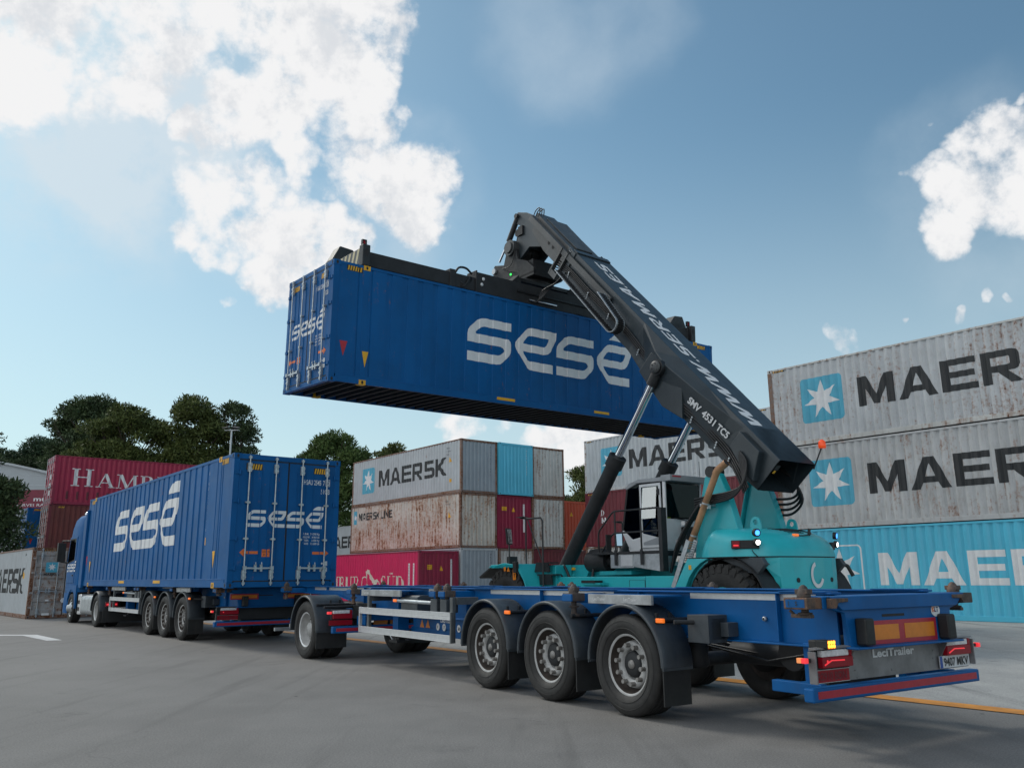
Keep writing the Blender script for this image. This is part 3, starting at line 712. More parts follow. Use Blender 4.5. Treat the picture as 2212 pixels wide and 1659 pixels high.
code(c, c['e'], 'MSKU 910465', 1.95, 2.5, .10, m_white); hz(c)
for x in (.04, 2.31): V, T = flat_tris([[rect(x, .95, x + .09, 2.0)]]); mark(c['root'], 'height_decal', c['e'], V, T, m_yel)
c = container('crimson container under the sky blue one with yellow warning triangle', cmat(p3(.05, 2.46), L40, W_STD, AZ, -1, H9), L40, W_STD, H9, m_mgd, doors=False, near=-1, mframe=m_mgd, group=ST)
V, T = flat_tris([[[(1.05, 2.0), (1.27, 2.0), (1.16, 2.25)]], [rect(.36, 2.05, .68, 2.26)]]); mark(c['root'], 'warning_decal', c['e'], V, T, m_yel)
text(c['root'], c['e'], 'STOP', .40, 2.17, .05, m_blkpaint, off=.007, name='warning_lettering'); text(c['root'], c['e'], 'INTERLOCK', .39, 2.09, .04, m_blkpaint, off=.007, name='warning_lettering')
V, T = flat_tris([[rect(1.86, .9, 1.96, 2.45)]]); mark(c['root'], 'code_strip', c['e'], V, T, m_white); code(c, c['e'], 'SUDU 8001', 1.88, 2.32, .09, m_mgd); hz(c)
c = container('rust spotted pale container end under the crimson one, lowest row', cmat(p3(-.05, 2.50), L40, W_STD, AZ, -1), L40, W_STD, H9 - .01, m_gC2, doors=False, near=-1, mframe=m_rustf, group=ST); hz(c)
c = container('pale grey container with rust runs at its foot, right end of the top row', cmat(p3(-.02, 4.96), L40, W_STD, AZ, -1, 2 * H9), L40, W_STD, H9, m_gB, doors=False, near=-1, mframe=m_rustf, mend=m_gC2, group=ST)
code(c, c['e'], 'MSKU 074951', 1.95, 2.5, .10)
c = container('pale grey container peppered with rust, beside the orange one', cmat(p3(.0, 4.94), L40, W_STD, AZ, -1, H9), L40, W_STD, H9, m_gC2, doors=False, near=-1, mframe=m_rustf, group=ST); code(c, c['e'], 'MAEU 610274', 1.95, 2.5, .10)
c = container('dark maroon container end, lowest row behind the reach stacker front', cmat(p3(.05, 4.98), L40, W_STD, AZ, -1), L40, W_STD, H9 - .01, m_mar, doors=False, near=-1, group=ST); hz(c)
c = container('bright orange container end between the rusty grey and the maroon ones', cmat(p3(.9, 7.62), L40, W_STD, AZ, -1, H9), L40, W_STD, H9, m_orc, doors=False, near=-1, group=ST); hz(c)
V, T = flat_tris([[[(1.05, 2.0), (1.27, 2.0), (1.16, 2.25)]]]); mark(c['root'], 'warning_decal', c['e'], V, T, m_yel)
c = container('maroon container end under the orange one, mostly hidden by the reach stacker', cmat(p3(.9, 7.60), L40, W_STD, AZ, -1), L40, W_STD, H9 - .01, m_brn, doors=False, near=-1, group=ST)
# grey one far behind the left end
c = container('far grey container half hidden behind the lorry doors and the rusted container', cmat(p3(24.7, 9.0), L40, W_STD, AZ, -1, H9), L40, W_STD, H9, m_gA, doors=False, near=-1, group=ST); star_logo(c, m_blkpaint)
c = container('dull grey container underneath the far grey one', cmat(p3(24.7, 9.0), L40, W_STD, AZ, -1), L40, W_STD, H9 - .01, m_gB2, doors=False, near=-1, group=ST)
# magenta in front, lowest row: serif lettering and a flag emblem
def serif(s, k=1.0):
    """thick-and-thin capitals"""
    out = []; x = 0.0; t, n, sv = .17, .06, .05
    def st(x0, y0, x1, y1, w_): 
        d = Vector((x1 - x0, y1 - y0)); m = Vector((-d.y, d.x)).normalized() * w_ / 2; out.append([[(x0 + m.x, y0 + m.y), (x1 + m.x, y1 + m.y), (x1 - m.x, y1 - m.y), (x0 - m.x, y0 - m.y)]])
    def sf(cx, y, w_=.38): out.append([rect(cx - w_ / 2, y if y < .5 else y - sv, cx + w_ / 2, y + sv if y < .5 else y)])
    def bow(cx, cy, rx, ry, a0, a1, t0=n, t1=t):
        N = 12; o, i_ = [], []
        for k_ in range(N + 1):
            a = R(a0 + (a1 - a0) * k_ / N); wd = t0 + (t1 - t0) * abs(math.cos(a)); o.append((cx + rx * math.cos(a), cy + ry * math.sin(a))); i_.append((cx + (rx - wd) * math.cos(a), cy + (ry - min(wd, n * 1.1)) * math.sin(a)))
        out.append([o + i_[::-1]])
    for ch in s:
        if ch == 'H': st(x + .2, 0, x + .2, 1, t); st(x + .8, 0, x + .8, 1, t); st(x + .2, .52, x + .8, .52, n); [sf(x + a, b) for a in (.2, .8) for b in (0, 1)]; x += 1.12
        elif ch == 'A': st(x + .16, 0, x + .5, 1, n); st(x + .5, .98, x + .86, 0, t); st(x + .27, .34, x + .72, .34, n); sf(x + .16, 0, .3); sf(x + .86, 0, .36); x += 1.08
        elif ch == 'M': st(x + .16, 0, x + .2, 1, n); st(x + .24, 1, x + .6, .05, t); st(x + .6, .05, x + .98, 1, n); st(x + 1.0, 1, x + 1.04, 0, t); sf(x + .16, 0, .3); sf(x + 1.04, 0, .36); sf(x + .16, 1, .26); sf(x + 1.04, 1, .26); x += 1.3
        elif ch == 'B': st(x + .2, 0, x + .2, 1, t); bow(x + .36, .76, .36, .25, -90, 90); bow(x + .38, .26, .42, .27, -90, 90); out.append([rect(x + .02, 0, x + .4, sv)]); out.append([rect(x + .02, 1 - sv, x + .4, 1)]); out.append([rect(x + .2, .49, x + .42, .54)]); x += .94
        elif ch == 'U': st(x + .2, .3, x + .2, 1, t); st(x + .82, .3, x + .82, 1, n); bow(x + .48, .32, .365, .34, 180, 360); sf(x + .2, 1); sf(x + .82, 1, .3); x += 1.1
        elif ch == 'R': st(x + .2, 0, x + .2, 1, t); bow(x + .36, .74, .38, .27, -90, 90); st(x + .45, .48, x + .86, 0, t * .9); out.append([rect(x + .02, 0, x + .4, sv)]); out.append([rect(x + .02, 1 - sv, x + .4, 1)]); out.append([rect(x + .2, .47, x + .42, .52)]); sf(x + .88, 0, .24); x += 1.08
        elif ch == 'G': bow(x + .5, .5, .46, .52, 45, 318); st(x + .84, 0.05, x + .84, .42, t * .9); sf(x + .84, .42, .3); x += 1.1
        elif ch == 'S': bow(x + .38, .74, .29, .28, 30, 270); bow(x + .38, .26, .31, .29, -150, 90); x += .8
        elif ch == 'D': st(x + .2, 0, x + .2, 1, t); bow(x + .36, .5, .58, .51, -90, 90); out.append([rect(x + .02, 0, x + .4, sv)]); out.append([rect(x + .02, 1 - sv, x + .4, 1)]); x += 1.08
        elif ch == ':': out.append([circ(x - .72, 1.16, .06, 8)]); out.append([circ(x - .46, 1.16, .06, 8)])
        elif ch == ' ': x += 1.45
    return out, x
Hm = 2.72
c = container('magenta container with pale lettering and flag emblem, lowest in front of the middle stack', cmat(p3(0, -2.56), L40, W_STD, AZ, -1), L40, W_STD, Hm, m_mg, doors=False, near=-1, mframe=m_mgd, mend=m_mgd, group=ST)
f = c['s']; m_crm = M('cream_lettering', (.62, .55, .47), .55, var=.06)
sh, wd = serif('HAMBURG SU:D'); polys(c['root'], f, sh, .60, .66, .82, m_crm, kx=.84)
xe = .60 + .84 * 7.62
flag = [[[(xe - .30, 1.62), (xe - .12, 1.74), (xe + .10, 1.68), (xe + .30, 1.42), (xe + .52, 1.30), (xe + .66, 1.12), (xe + .58, .98), (xe + .42, 1.02), (xe + .22, 1.22), (xe + .02, 1.46), (xe - .18, 1.58)]],
        [[(xe - .30, 1.62), (xe - .18, 1.58), (xe - .02, .62), (xe - .10, .55)]], [[(xe + .10, .45), (xe + .22, .72), (xe + .50, .86), (xe + .86, .72), (xe + .98, .45)]], [[(xe + .64, 1.12), (xe + .98, 1.24), (xe + 1.12, 1.10), (xe + .74, .86), (xe + .52, .88)]], [[(xe + 1.08, 1.12), (xe + 1.14, 1.10), (xe + 1.42, .50), (xe + 1.32, .50)]]]
flag = [[[(p[0], p[1] + .12) for p in l] for l in lo] for lo in flag]
V, T = flat_tris(flag); mark(c['root'], 'flag_emblem', f, V, T, m_crm)
for x in (11.15, 11.62): V, T = flat_tris([[rect(x, .30, x + .10, 2.1)]]); mark(c['root'], 'code_strip', f, V, T, m_white); text(c['root'], f, 'HASU 4277', x + .015, 1.95, .09, m_mg, vertical=True, off=.007, name='code_lettering')
V, T = flat_tris([[[(1.25, 1.72), (1.47, 1.72), (1.36, 1.98)]], [rect(.50, 1.78, .82, 2.02)]]); mark(c['root'], 'warning_decal', c['e'], V, T, m_yel)
text(c['root'], c['e'], 'STOP', .54, 1.92, .05, m_blkpaint, off=.007, name='warning_lettering'); text(c['root'], c['e'], 'INTERLOCK', .53, 1.83, .035, m_blkpaint, off=.007, name='warning_lettering')
V, T = flat_tris([[rect(1.92, .5, 2.04, 2.3)]]); mark(c['root'], 'code_strip', c['e'], V, T, m_white); code(c, c['e'], 'HASU 427754', 1.945, 2.18, .10, m_mgd); hz(c)
# --- row behind the reach stacker
def p3c(uL, w_): return p3(uL - L40, w_)
c = container('grey container with star emblem behind the raised boom, top of the row behind the stacker', cmat(p3c(-2.99, 6.2), L40, W_STD, AZ, -1, 2 * H9), L40, W_STD, H9, m_gA, doors=False, near=-1, mframe=m_gB, group=ST); star_logo(c, m_blkpaint); hazard(c, c['s'], 11.4, H9 - .115, 5, .05, .09); hazard(c, c['s'], .25, H9 - .115, 4, .05, .09)
c = container('dark red container behind the stacker cab, middle of its stack', cmat(p3c(-2.95, 6.2), L40, W_STD, AZ, -1, H9), L40, W_STD, H9, m_mar, doors=False, near=-1, group=ST); hazard(c, c['s'], .25, H9 - .13, 4, .05, .09)
sh, wd = serif('D'); polys(c['root'], c['s'], sh, 1.15, 1.62, .3, m_white, kx=.3); sh, wd = block('N'); polys(c['root'], c['s'], sh, 1.2, 1.22, .3, m_white, kx=.3)
c = container('rusty pale container at the foot of the stack behind the stacker cab', cmat(p3c(-2.9, 6.2), L40, W_STD, AZ, -1), L40, W_STD, H9 - .01, m_gC2, doors=False, near=-1, mframe=m_rustf, group=ST)
# --- right stack
AR = math.atan2(G2u.y, G2u.x)
def g2m(z, du=0, dw=0): return cmat(G2o + G2u * (L40 + du) + G2w * dw, L40, W_STD, AR, -1, z)
c = container('worn grey container with star emblem and black lettering, topmost at the right edge', g2m(2 * H9), L40, W_STD, H9, m_gB, doors=False, near=-1, mframe=m_gC2, group=ST); star_logo(c, m_blkpaint); hazard(c, c['s'], .22, H9 - .12, 5, .05, .09)
put('corner_post', (lambda b: (b.box(-L40 / 2 - .003, -L40 / 2 + .155, -W_STD / 2 - .003, -W_STD / 2 + .12, .12, H9 - .12), b)[1].mesh('corner_post', [m_rustf]))(MB()), c['root'], label='rusted corner post')
c = container('dirty grey container with dull star emblem, between the worn grey and the sky blue ones', g2m(H9 - .005, .05), L40, W_STD, H9 - .02, m_gB2, doors=False, near=-1, mframe=m_gB2, group=ST); star_logo(c, m_blkpaint)
put('corner_post', (lambda b: (b.box(-L40 / 2 - .003, -L40 / 2 + .155, -W_STD / 2 - .003, -W_STD / 2 + .12, .12, H9 - .14), b)[1].mesh('corner_post', [m_rustf]))(MB()), c['root'], label='rusted corner post')
c = container('sky blue container with white star and white lettering, lowest at the right edge', g2m(0, .1), L40, W_STD, H9 - .02, m_cy, doors=False, near=-1, group=ST); star_logo(c, m_white, outline=True, tz=1.03)
# --- left side stacks
AH = R(38.3) + math.pi
hc = Vector((-27.15, 49.2, 0))
def hmat(corner, L, W, z): return cmat(corner, L, W, AH, 1, z)
LS = 'containers stacked at the left'
c = container('deep red container with large pale serif lettering, top of the left stack', hmat(hc, L40, W_STD, 2 * H9), L40, W_STD, H9, m_hred, mframe=m_mgd, near=1, group=LS)
sh, wd = serif('HAMBURG'); polys(c['root'], c['s'], sh[:7], .95, 1.12, 1.05, m_white, kx=1.22); sh2, _ = serif('AMBURG'); polys(c['root'], c['s'], sh2, .95 + 1.22 * 1.12, 1.12, .84, m_white, kx=1.06)
V, T = flat_tris([[rect(.75 + i * .555, .32, .75 + i * .555 + .13, .80)] for i in range(7)] + [[rect(.7, .28, 4.5, .40)]][:0]); mark(c['root'], 'scorch_stain', c['s'], V, T, M('stain_dark', (.10, .012, .022), .6, var=.4, sc=6))
for y in (.55, .98, 1.5): V, T = flat_tris([[rect(1.45, y, 1.75, y + .30)]]); mark(c['root'], 'paper_label', c['e'], V, T, m_white, .03)
c = container('red brown container under the pale lettered red one', hmat(hc + Vector((-.08, .02, 0)), L40, W_STD, H9), L40, W_STD, H9, m_brn, mframe=m_mar, near=1, group=LS); hazard(c, c['s'], .5, H9 - .2, 4, .05, .09)
c = container('brown container at the foot of the left stack behind the pale grey one', hmat(hc, L40, W_STD, 0), L40, W_STD, H9 - .01, m_mar, near=1, group=LS)
L45, W45 = 13.716, 2.55
def blue45(label, mat, near, lod=2, group=None):
    c = container(label, mat, L45, W45, H9, m_blue, style='blue', near=near, group=group)
    r, L, W, H = c['root'], L45, W45, H9; f, e = c['s'], c['e']
    # the logo on side and doors
    polys(r, f, sese(), 3.83, 1.03, 1.19, m_white, kx=1.19)
    polys(r, e, sese(), .36, 1.30, .37, m_white, kx=.355)
    # lifting castings at the forty foot places, rails and pockets
    b = MB()
    for sx in (-1, 1):
        for sy in (-1, 1):
            x = sx * 5.9925
            for z0 in (0, H - .118):
                b.mat(0); b.box(x - .089, x + .089, sy * (W / 2 - .15), sy * (W / 2 + .002), z0 + .001, z0 + .117)
                b.mat(1); b.prism(circ(x, z0 + .06, .028, 12, .042), sy * (W / 2 + .003), sy * (W / 2 + .0045), 'xz')
    b.build('lifting_casting', [m_yel, m_int], r)
    b = MB()
    for sy in (-1, 1):
        for sx in (-1, 1): b.box(sx * 5.9925 - .075, sx * 5.9925 + .075, sy * (W / 2 - .10), sy * (W / 2 - .003), .119, H - .119)
        b.box(-L / 2 + .3, L / 2 - .3, sy * (W / 2 - .05), sy * (W / 2 + .001), .165, .20)
    b.build('lifting_post', m_blue, r, bevel=.006)
    b = MB()
    for sy in (-1, 1):
        for sx in (-1, 1): b.box(sx * 1.75 - .30, sx * 1.75 + .30, sy * (W / 2 - .05), sy * (W / 2 + .003), .10, .172)
    b.build('grapple_pocket', m_yel, r)
    hazard(c, f, .36, H - .19, 6, .038, .13); hazard(c, f, L - .36 - .39, H - .19, 6, .038, .13)
    hazard(c, e, .30, H - .34, 6, .034, .12); hazard(c, e, W - .30 - .35, H - .34, 6, .034, .12)
    V, T = flat_tris([[[(.24, .98), (.44, .98), (.34, .62)]]]); mark(r, 'red_triangle', f, V, T, m_red)
    for x in (.82, L - 1.0): V, T = flat_tris([[[(x, .80), (x + .17, .80), (x + .085, .42)]]]); mark(r, 'yellow_triangle', f, V, T, m_yel, .016)
    V, T = flat_tris([[rect(L - 2.05, .02, L - 1.62, .13)], [rect(1.70, .02, 2.12, .13)]]); mark(r, 'maker_plate', f, V, T, m_white, .006)
    V, T = flat_tris([[rect(L - 1.58, .02, L - 1.28, .14)], [rect(1.22, .01, 1.60, .14)]]); mark(r, 'warning_decal', f, V, T, m_yel, .006)
    V, T = flat_tris([[[(.34, .78), (.34, .84), (.24, .75), (.24, .75), (.34, .66), (.34, .72), (.66, .72), (.66, .78)]]]); mark(r, 'orange_arrow', e, V, T, m_ora); V, T = flat_tris([[[(W - .34, .78), (W - .34, .84), (W - .22, .75), (W - .34, .66), (W - .34, .72), (W - .62, .72), (W - .62, .78)]]]); mark(r, 'orange_arrow', e, V, T, m_ora); V, T = flat_tris([[rect(.74, .66, .92, .82)]]); mark(r, 'orange_sign', e, V, T, m_ora)
    text(r, e, '2,55 m', .75, .755, .045, m_blkpaint, off=.008, name='width_lettering'); text(r, e, "8' 6\"", .78, .685, .04, m_blkpaint, off=.008, name='width_lettering')
    text(r, e, 'HSAU 254517', W - .90, H - .60, .115, m_white, width=.52, name='code_lettering', bold=.012); text(r, e, '0', W - .335, H - .60, .115, m_white, name='code_lettering', bold=.012)
    V, T = flat_tris([[rect(W - .36, H - .62, W - .25, H - .46), rect(W - .35, H - .61, W - .26, H - .47)]]); mark(r, 'code_box', e, V, T, m_white)
    text(r, e, '51GB', W - .47, H - .80, .115, m_white, width=.22, name='code_lettering', bold=.012)
    for i, s in enumerate(('P.B.M.  34.000 Kg', 'M.G.W. 74.960 Lb', 'TARA     6.000 Kg', 'TARE   13.228 Lb')): text(r, e, s, W - .86, 1.155 - i * .072, .046, m_white, width=.40, name='weight_lettering', bold=.01)
    V, T = flat_tris([[rect(W - .42, .34, W - .24, .43)], [rect(W - .33, .47, W - .24, .57)], [circ(W - .37, .52, .025, 10)]]); mark(r, 'data_plate', e, V, T, m_cabw)
    if near < 0:
        text(r, f, 'HSAU 254517 0', L - 1.62, 1.10 + 1.45, .085, m_white, vertical=True, name='code_lettering'); V, T = flat_tris([[rect(L - 1.60, .95, L - 1.54, 1.12)]]); mark(r, 'warning_decal', f, V, T, m_yel)
    return c
x0 = Vector((-math.cos(.6659), -math.sin(.6659), 0)); n0 = Vector((math.sin(.6659), -math.cos(.6659), 0))   # door end direction, side facing the camera
cl = Vector((-4.1806, 18.4182, 0)) - x0 * (L45 / 2) - n0 * (W45 / 2)
zt0 = 5.7758 + .0096 * L45 / 2 + .0467 * W45 / 2
xa = (x0 - Vector((0, 0, .0096))).normalized(); ya = (n0 - Vector((0, 0, .0467))).normalized(); za = xa.cross(ya).normalized(); ya = za.cross(xa)
M_LIFT = Matrix((xa, ya, za)).transposed().to_4x4(); M_LIFT.translation = (cl.x, cl.y, zt0)
blue45('blue container with white lettering hanging from the raised boom', M_LIFT, 1)
G1a = 2.2392 + math.pi
blue45('blue container with white lettering riding on the front lorry trailer', cmat(at(G1, 0, 0), L45, W45, G1a, -1, 1.2123), -1)
bc = Vector((-30.4, 52.6, 0))
c = blue45('small distant blue container with white lettered doors beside the left red stack', hmat(bc, L45, W45, H9 + .1), 1, group=LS)
c = container('dull container under the distant blue one', hmat(bc, L45, W45, 0), L45, W45, H9 + .09, m_gB2, near=1, style='blue', group=LS)
gc = Vector((-18.42, 32.55, 0))
L40h = L40
c = container('pale grey container with rusty doors standing on the ground at the left edge', cmat(gc, L40h, W_STD, R(130) + math.pi, -1, 0), L40h, W_STD, 2.66, m_gA, mframe=m_rustf, mdoor=m_doorg, near=-1)
sh, wd = block('MAERSK', .12); polys(c['root'], c['s'], sh, 4.0, .92, .98, m_blkpaint, kx=.98)
V, T = flat_tris([[rrect(.50, 1.72, .93, 2.10, .04)]]); mark(c['root'], 'emblem_panel', c['e'], V, T, m_starblue, .005); V, T = flat_tris([[star7(.715, 1.92, .15)]]); mark(c['root'], 'emblem_star', c['e'], V, T, m_white, .009)
text(c['root'], c['e'], 'MAERSK', .45, 1.60, .09, m_blkpaint, width=.56, bold=.02, off=.006)
V, T = flat_tris([[circ(1.22, .66, .09, 16)], [rect(.52, .12, .78, .2)], [rect(.60, .64, .72, .70)]]); mark(c['root'], 'white_decal', c['e'], V, T, m_white, .012); hazard(c, c['e'], .40, 2.53, 5, .05, .08)
text(c['root'], c['s'], 'MSKU', L40 - 1.5, 2.36, .1, m_blkpaint, name='code_lettering'); V, T = flat_tris([[[(L40 - 1.5, 1.5), (L40 - 1.2, 1.5), (L40 - 1.35, 1.78)]]]); mark(c['root'], 'warning_decal', c['s'], V, T, m_yel)

m_steeld = M('shaded_steel', (.10, .11, .115), .5, m=.4, var=.2, sc=6, dirt=.3)  # guard posts: their shadow is darkened into the base grey, plus dirt mottling
# ------------------------------------------------------------------ wheels
def tyre_mesh(Rt, wd, rr, lug=0, lugd=.03, name='tyre', n=40):
    b = MB(); h = wd / 2; s = Rt - rr
    prof = [(rr, -h * .74), (rr + s * .05, -h * .84), (rr + s * .35, -h * .99), (rr + s * .6, -h), (rr + s * .86, -h * .93), (Rt - .012, -h * .83), (Rt, -h * .74)]
    if not lug:
        for k in range(4): a = -h * .74 + (k + 1) * h * 1.48 / 5; prof += [(Rt, a - .008), (Rt - .013, a - .004), (Rt - .013, a + .004), (Rt, a + .008)]
    prof += [(Rt, h * .74), (Rt - .012, h * .83), (rr + s * .86, h * .93), (rr + s * .6, h), (rr + s * .35, h * .99), (rr + s * .05, h * .84), (rr, h * .74)]
    b.lathe(prof, n=n)
    if not lug:      # raised shoulder lines on the sidewall
        for q in (.30, .66): b.lathe([(rr + s * q - .004, h * .985), (rr + s * q, h * 1.012), (rr + s * q + .004, h * .985)], n=n)
    for k in range(lug):
        for sy in (-1, 1):
            t = 2 * math.pi * (k + (.5 if sy > 0 else 0)) / lug; m = Matrix.Rotation(-t, 3, 'Y')
            for y0, y1, r0, r1, tw in ((.04, 1.0, Rt - .02, Rt + lugd, .3), (.80, 1.05, Rt - .13, Rt + lugd * .7, .0)):
                c_ = m @ Vector(((r0 + r1) / 2, sy * h * (y0 + y1) / 2, 0)); rz = m @ Matrix.Rotation(sy * tw, 3, 'X')
                b.cbox(c_, (r1 - r0, h * (y1 - y0), 2 * math.pi * Rt / lug * .52), rz)
    return b.mesh(name, m_tyre)
def rim_mesh(rr, wd, deep=.10, flat=.5, mat=m_hubr, lip=m_rim, name='rim'):
    """outer side is +y; deep = how far in the disc sits from the outer lip"""
    b = MB(); h = wd / 2 * .76
    b.lathe([(rr + .006, h - .02), (rr + .012, h), (rr - .004, h + .004), (rr - .02, h - .008)], n=40)
    b.mat(1); b.lathe([(rr - .02, h - .008), (rr - .03, h - deep * .5), (rr - .055, h - deep), (rr - .09, h - deep - .01)], n=40)
    b.mat(0 if deep > .12 else 1); b.lathe([(rr - .09, h - deep - .01), (rr * .56, h - deep + .03 * (1 if deep < .12 else 0)), (rr * .50, h - deep + .02)], n=40)
    b.lathe([(rr, -h), (rr - .03, -h + .03), (rr * .6, -h + .04), (.02, -h + .05)], n=24)
    return b.mesh(name, [lip, mat])
def trailer_hub(rr, wd, deep, cap=True):
    b = MB(); y = wd / 2 * .76 - deep
    b.lathe([(rr * .80, y - .01), (rr * .755, y + .045), (rr * .72, y + .055), (rr * .52, y + .06), (rr * .50, y + .01), (rr * .44, y - .01)], n=36)
    b.mat(1)
    for k in range(10):
        t = 2 * math.pi * k / 10 + .16; p = Vector((math.cos(t) * rr * .63, y + .05, math.sin(t) * rr * .63)); b.tube([p, p + Vector((0, .058, 0)), p + Vector((0, .068, 0))], .0225, 8)
    b.mat(2)
    for k in range(10):
        t = 2 * math.pi * k / 10; p = Vector((math.cos(t) * rr * .88, y - .012, math.sin(t) * rr * .88)); b.tube([p - Vector((0, .01, 0)), p + Vector((0, .010, 0))], .018, 8)
    b.lathe([(rr * .45, y - .02), (rr * .42, y + .045), (rr * .36, y + .06), (rr * .18, y + .062), (.001, y + .064)], n=28)
    b.mat(1); b.lathe([(rr * .15, y + .062), (rr * .14, y + .075), (.001, y + .077)], n=18)
    return b.mesh('wheel', [m_rim, m_nut, m_under])
def wheel(parent, loc, side, tm, rm, hm):
    """thing > wheel > tyre, rim; side=+1 outer face to +y"""
    wv_ = put('wheel', hm, parent, loc=loc, rot=(0, 0, 0 if side > 0 else math.pi)); put('tyre', tm, wv_); put('rim', rm, wv_); return wv_
WR = .505
T_TM, T_RM, T_HM = tyre_mesh(WR, .385, .305, name='tyre'), rim_mesh(.305, .385, .115), trailer_hub(.305, .385, .115)
D_TM, D_RM = tyre_mesh(.50, .295, .300), rim_mesh(.30, .295, .155, mat=m_rim, lip=m_alu)
def dish_hub(rr, wd, deep):
    b = MB(); y = wd / 2 * .76 - deep; b.lathe([(rr * .7, y), (rr * .58, y + .012), (rr * .42, y + .02), (rr * .40, y + .09), (.001, y + .10)], n=30)
    b.mat(1)
    for k in range(8): t = 2 * math.pi * k / 8; p = Vector((math.cos(t) * rr * .72, y - .008, math.sin(t) * rr * .72)); b.tube([p - Vector((0, .02, 0)), p + Vector((0, .012, 0))], .028, 10)
    b.mat(0)
    for k in range(10): t = 2 * math.pi * k / 10; p = Vector((math.cos(t) * rr * .52, y + .01, math.sin(t) * rr * .52)); b.tube([p, p + Vector((0, .04, 0))], .018, 6)
    return b.mesh('wheel', [m_rim, m_under])
D_HM = dish_hub(.30, .295, .155)

def fender_mesh(rad, wd, a0, a1, n=22, lipd=.035, t=.012, flapz=None):
    """quarter shell over a wheel; +y outside"""
    b = MB(); P = [(rad - lipd, wd), (rad - lipd * .3, wd + .008), (rad, wd - .006), (rad + .006, wd - .05), (rad, 0), (rad - t, 0), (rad - t, wd - .05), (rad - lipd, wd - .012)]
    b.lathe([(r_, y) for r_, y in P], closed=True, n=n, t0=R(a0), t1=R(a1)); return b
def fender(parent, x, y, side, z=.52, rad=.595, wd=.40, a0=-2, a1=182, flap=True, flaplen=.36):
    b = fender_mesh(rad, wd, 0, 180)
    # straight skirts at both ends
    for sx in (-1, 1):
        b.box(sx * (rad - .035), sx * (rad - .024), 0, wd - .01, -.02, .0); b.box(sx * (rad - .002), sx * (rad - .014), 0, wd - .004, -.03, 0)
    o = put('fender', b.mesh('fender', m_plast), parent, loc=(x, y - side * (wd - .02), z), rot=(0, 0, 0 if side > 0 else math.pi))
    if flap:
        b = MB(); xr = -(rad - .03) * side; b.box(xr - .008, xr + .008, .02, wd - .02, -flaplen, -.03); b.box(xr - .014, xr + .014, .02, wd - .02, -.05, -.02)
        b.build('mudflap', m_black, o)
    b = MB()
    for dy in (.08, .26): b.box(-.40 * side - .012, -.40 * side + .012, dy, dy + .03, rad * .72, rad * .86)
    b.tube([(-.44 * side, -.20, .44), (-.44 * side, wd - .06, .44)], .022, 8); b.build('fender_bracket', m_dark, o); return o
def lamp_amber(parent, x, y, z, side):
    b = MB(); b.box(x - .055, x + .055, min(y, y + side * .03), max(y, y + side * .03), z - .022, z + .022); b.build('side_marker', m_amb, parent, bevel=.008)
def twistlock(parent, x, y, z, tall=True):
    b = MB(); b.lathe([(.058, 0), (.058, .02), (.05, .05), (.03, .085), (.012, .1), (.001, .1)], (x, y, z), 'z', 14)
    b.cbox((x, y, z + .045), (.125, .075, .04)); b.box(x - .10, x + .10, y - .085, y + .085, z - .09, z - .002)
    q = 0 if tall else .09; b.tube([(x, y, z - .09), (x, y, z - .26 + q)], .032, 10); b.lathe([(.03, -.14), (.06, -.145), (.06, -.16), (.03, -.165)], (x, y, z + q * .2), 'z', 12); b.cbox((x + .03, y, z - .245 + q), (.20, .05, .03)); b.tube([(x + .1, y, z - .245 + q), (x + .14, y + .02, z - .20 + q)], .014, 6)
    b.build('twistlock', m_lock, parent, bevel=.004)
def taillight(parent, x, y0, y1, z0, z1, lit=True, name='tail_lamp'):
    """rear face towards -x"""
    b = MB(); zm = z0 + (z1 - z0) * .62
    b.mat(0); b.box(x - .05, x, y0, y1, z0, zm - .002)
    b.mat(1); b.box(x - .048, x, y0 + .05, y1, zm, z1)
    b.mat(0); b.box(x - .049, x, y0, y0 + .045, zm, z1)
    b.mat(2); b.box(x, x + .04, y0 - .015, y1 + .015, z0 - .015, z1 + .015)
    o = b.build(name, [m_redl, m_clear, m_under], parent, bevel=.006)
    if lit:
        b = MB(); zl_ = z0 + (zm - z0) * .62; L_ = [(y0 + (y1 - y0) * .30, zl_), (y0 + (y1 - y0) * .72, zl_ + .004), (y0 + (y1 - y0) * .95, zl_ - .03)]
        b.tube([(x - .052, a, z) for a, z in L_], .006, 6); b.build('lit_strip', m_redlit, o)
    return o
def rear_text(parent, s, x, yl, z, h, mat, width, bold=0.02):
    """written on a face looking to -x; yl = its left end as seen from behind (greater y)"""
    return text(parent, Face((x, yl, z), (0, -1, 0), (0, 0, 1)), s, 0, 0, h, mat, width=width, bold=bold)

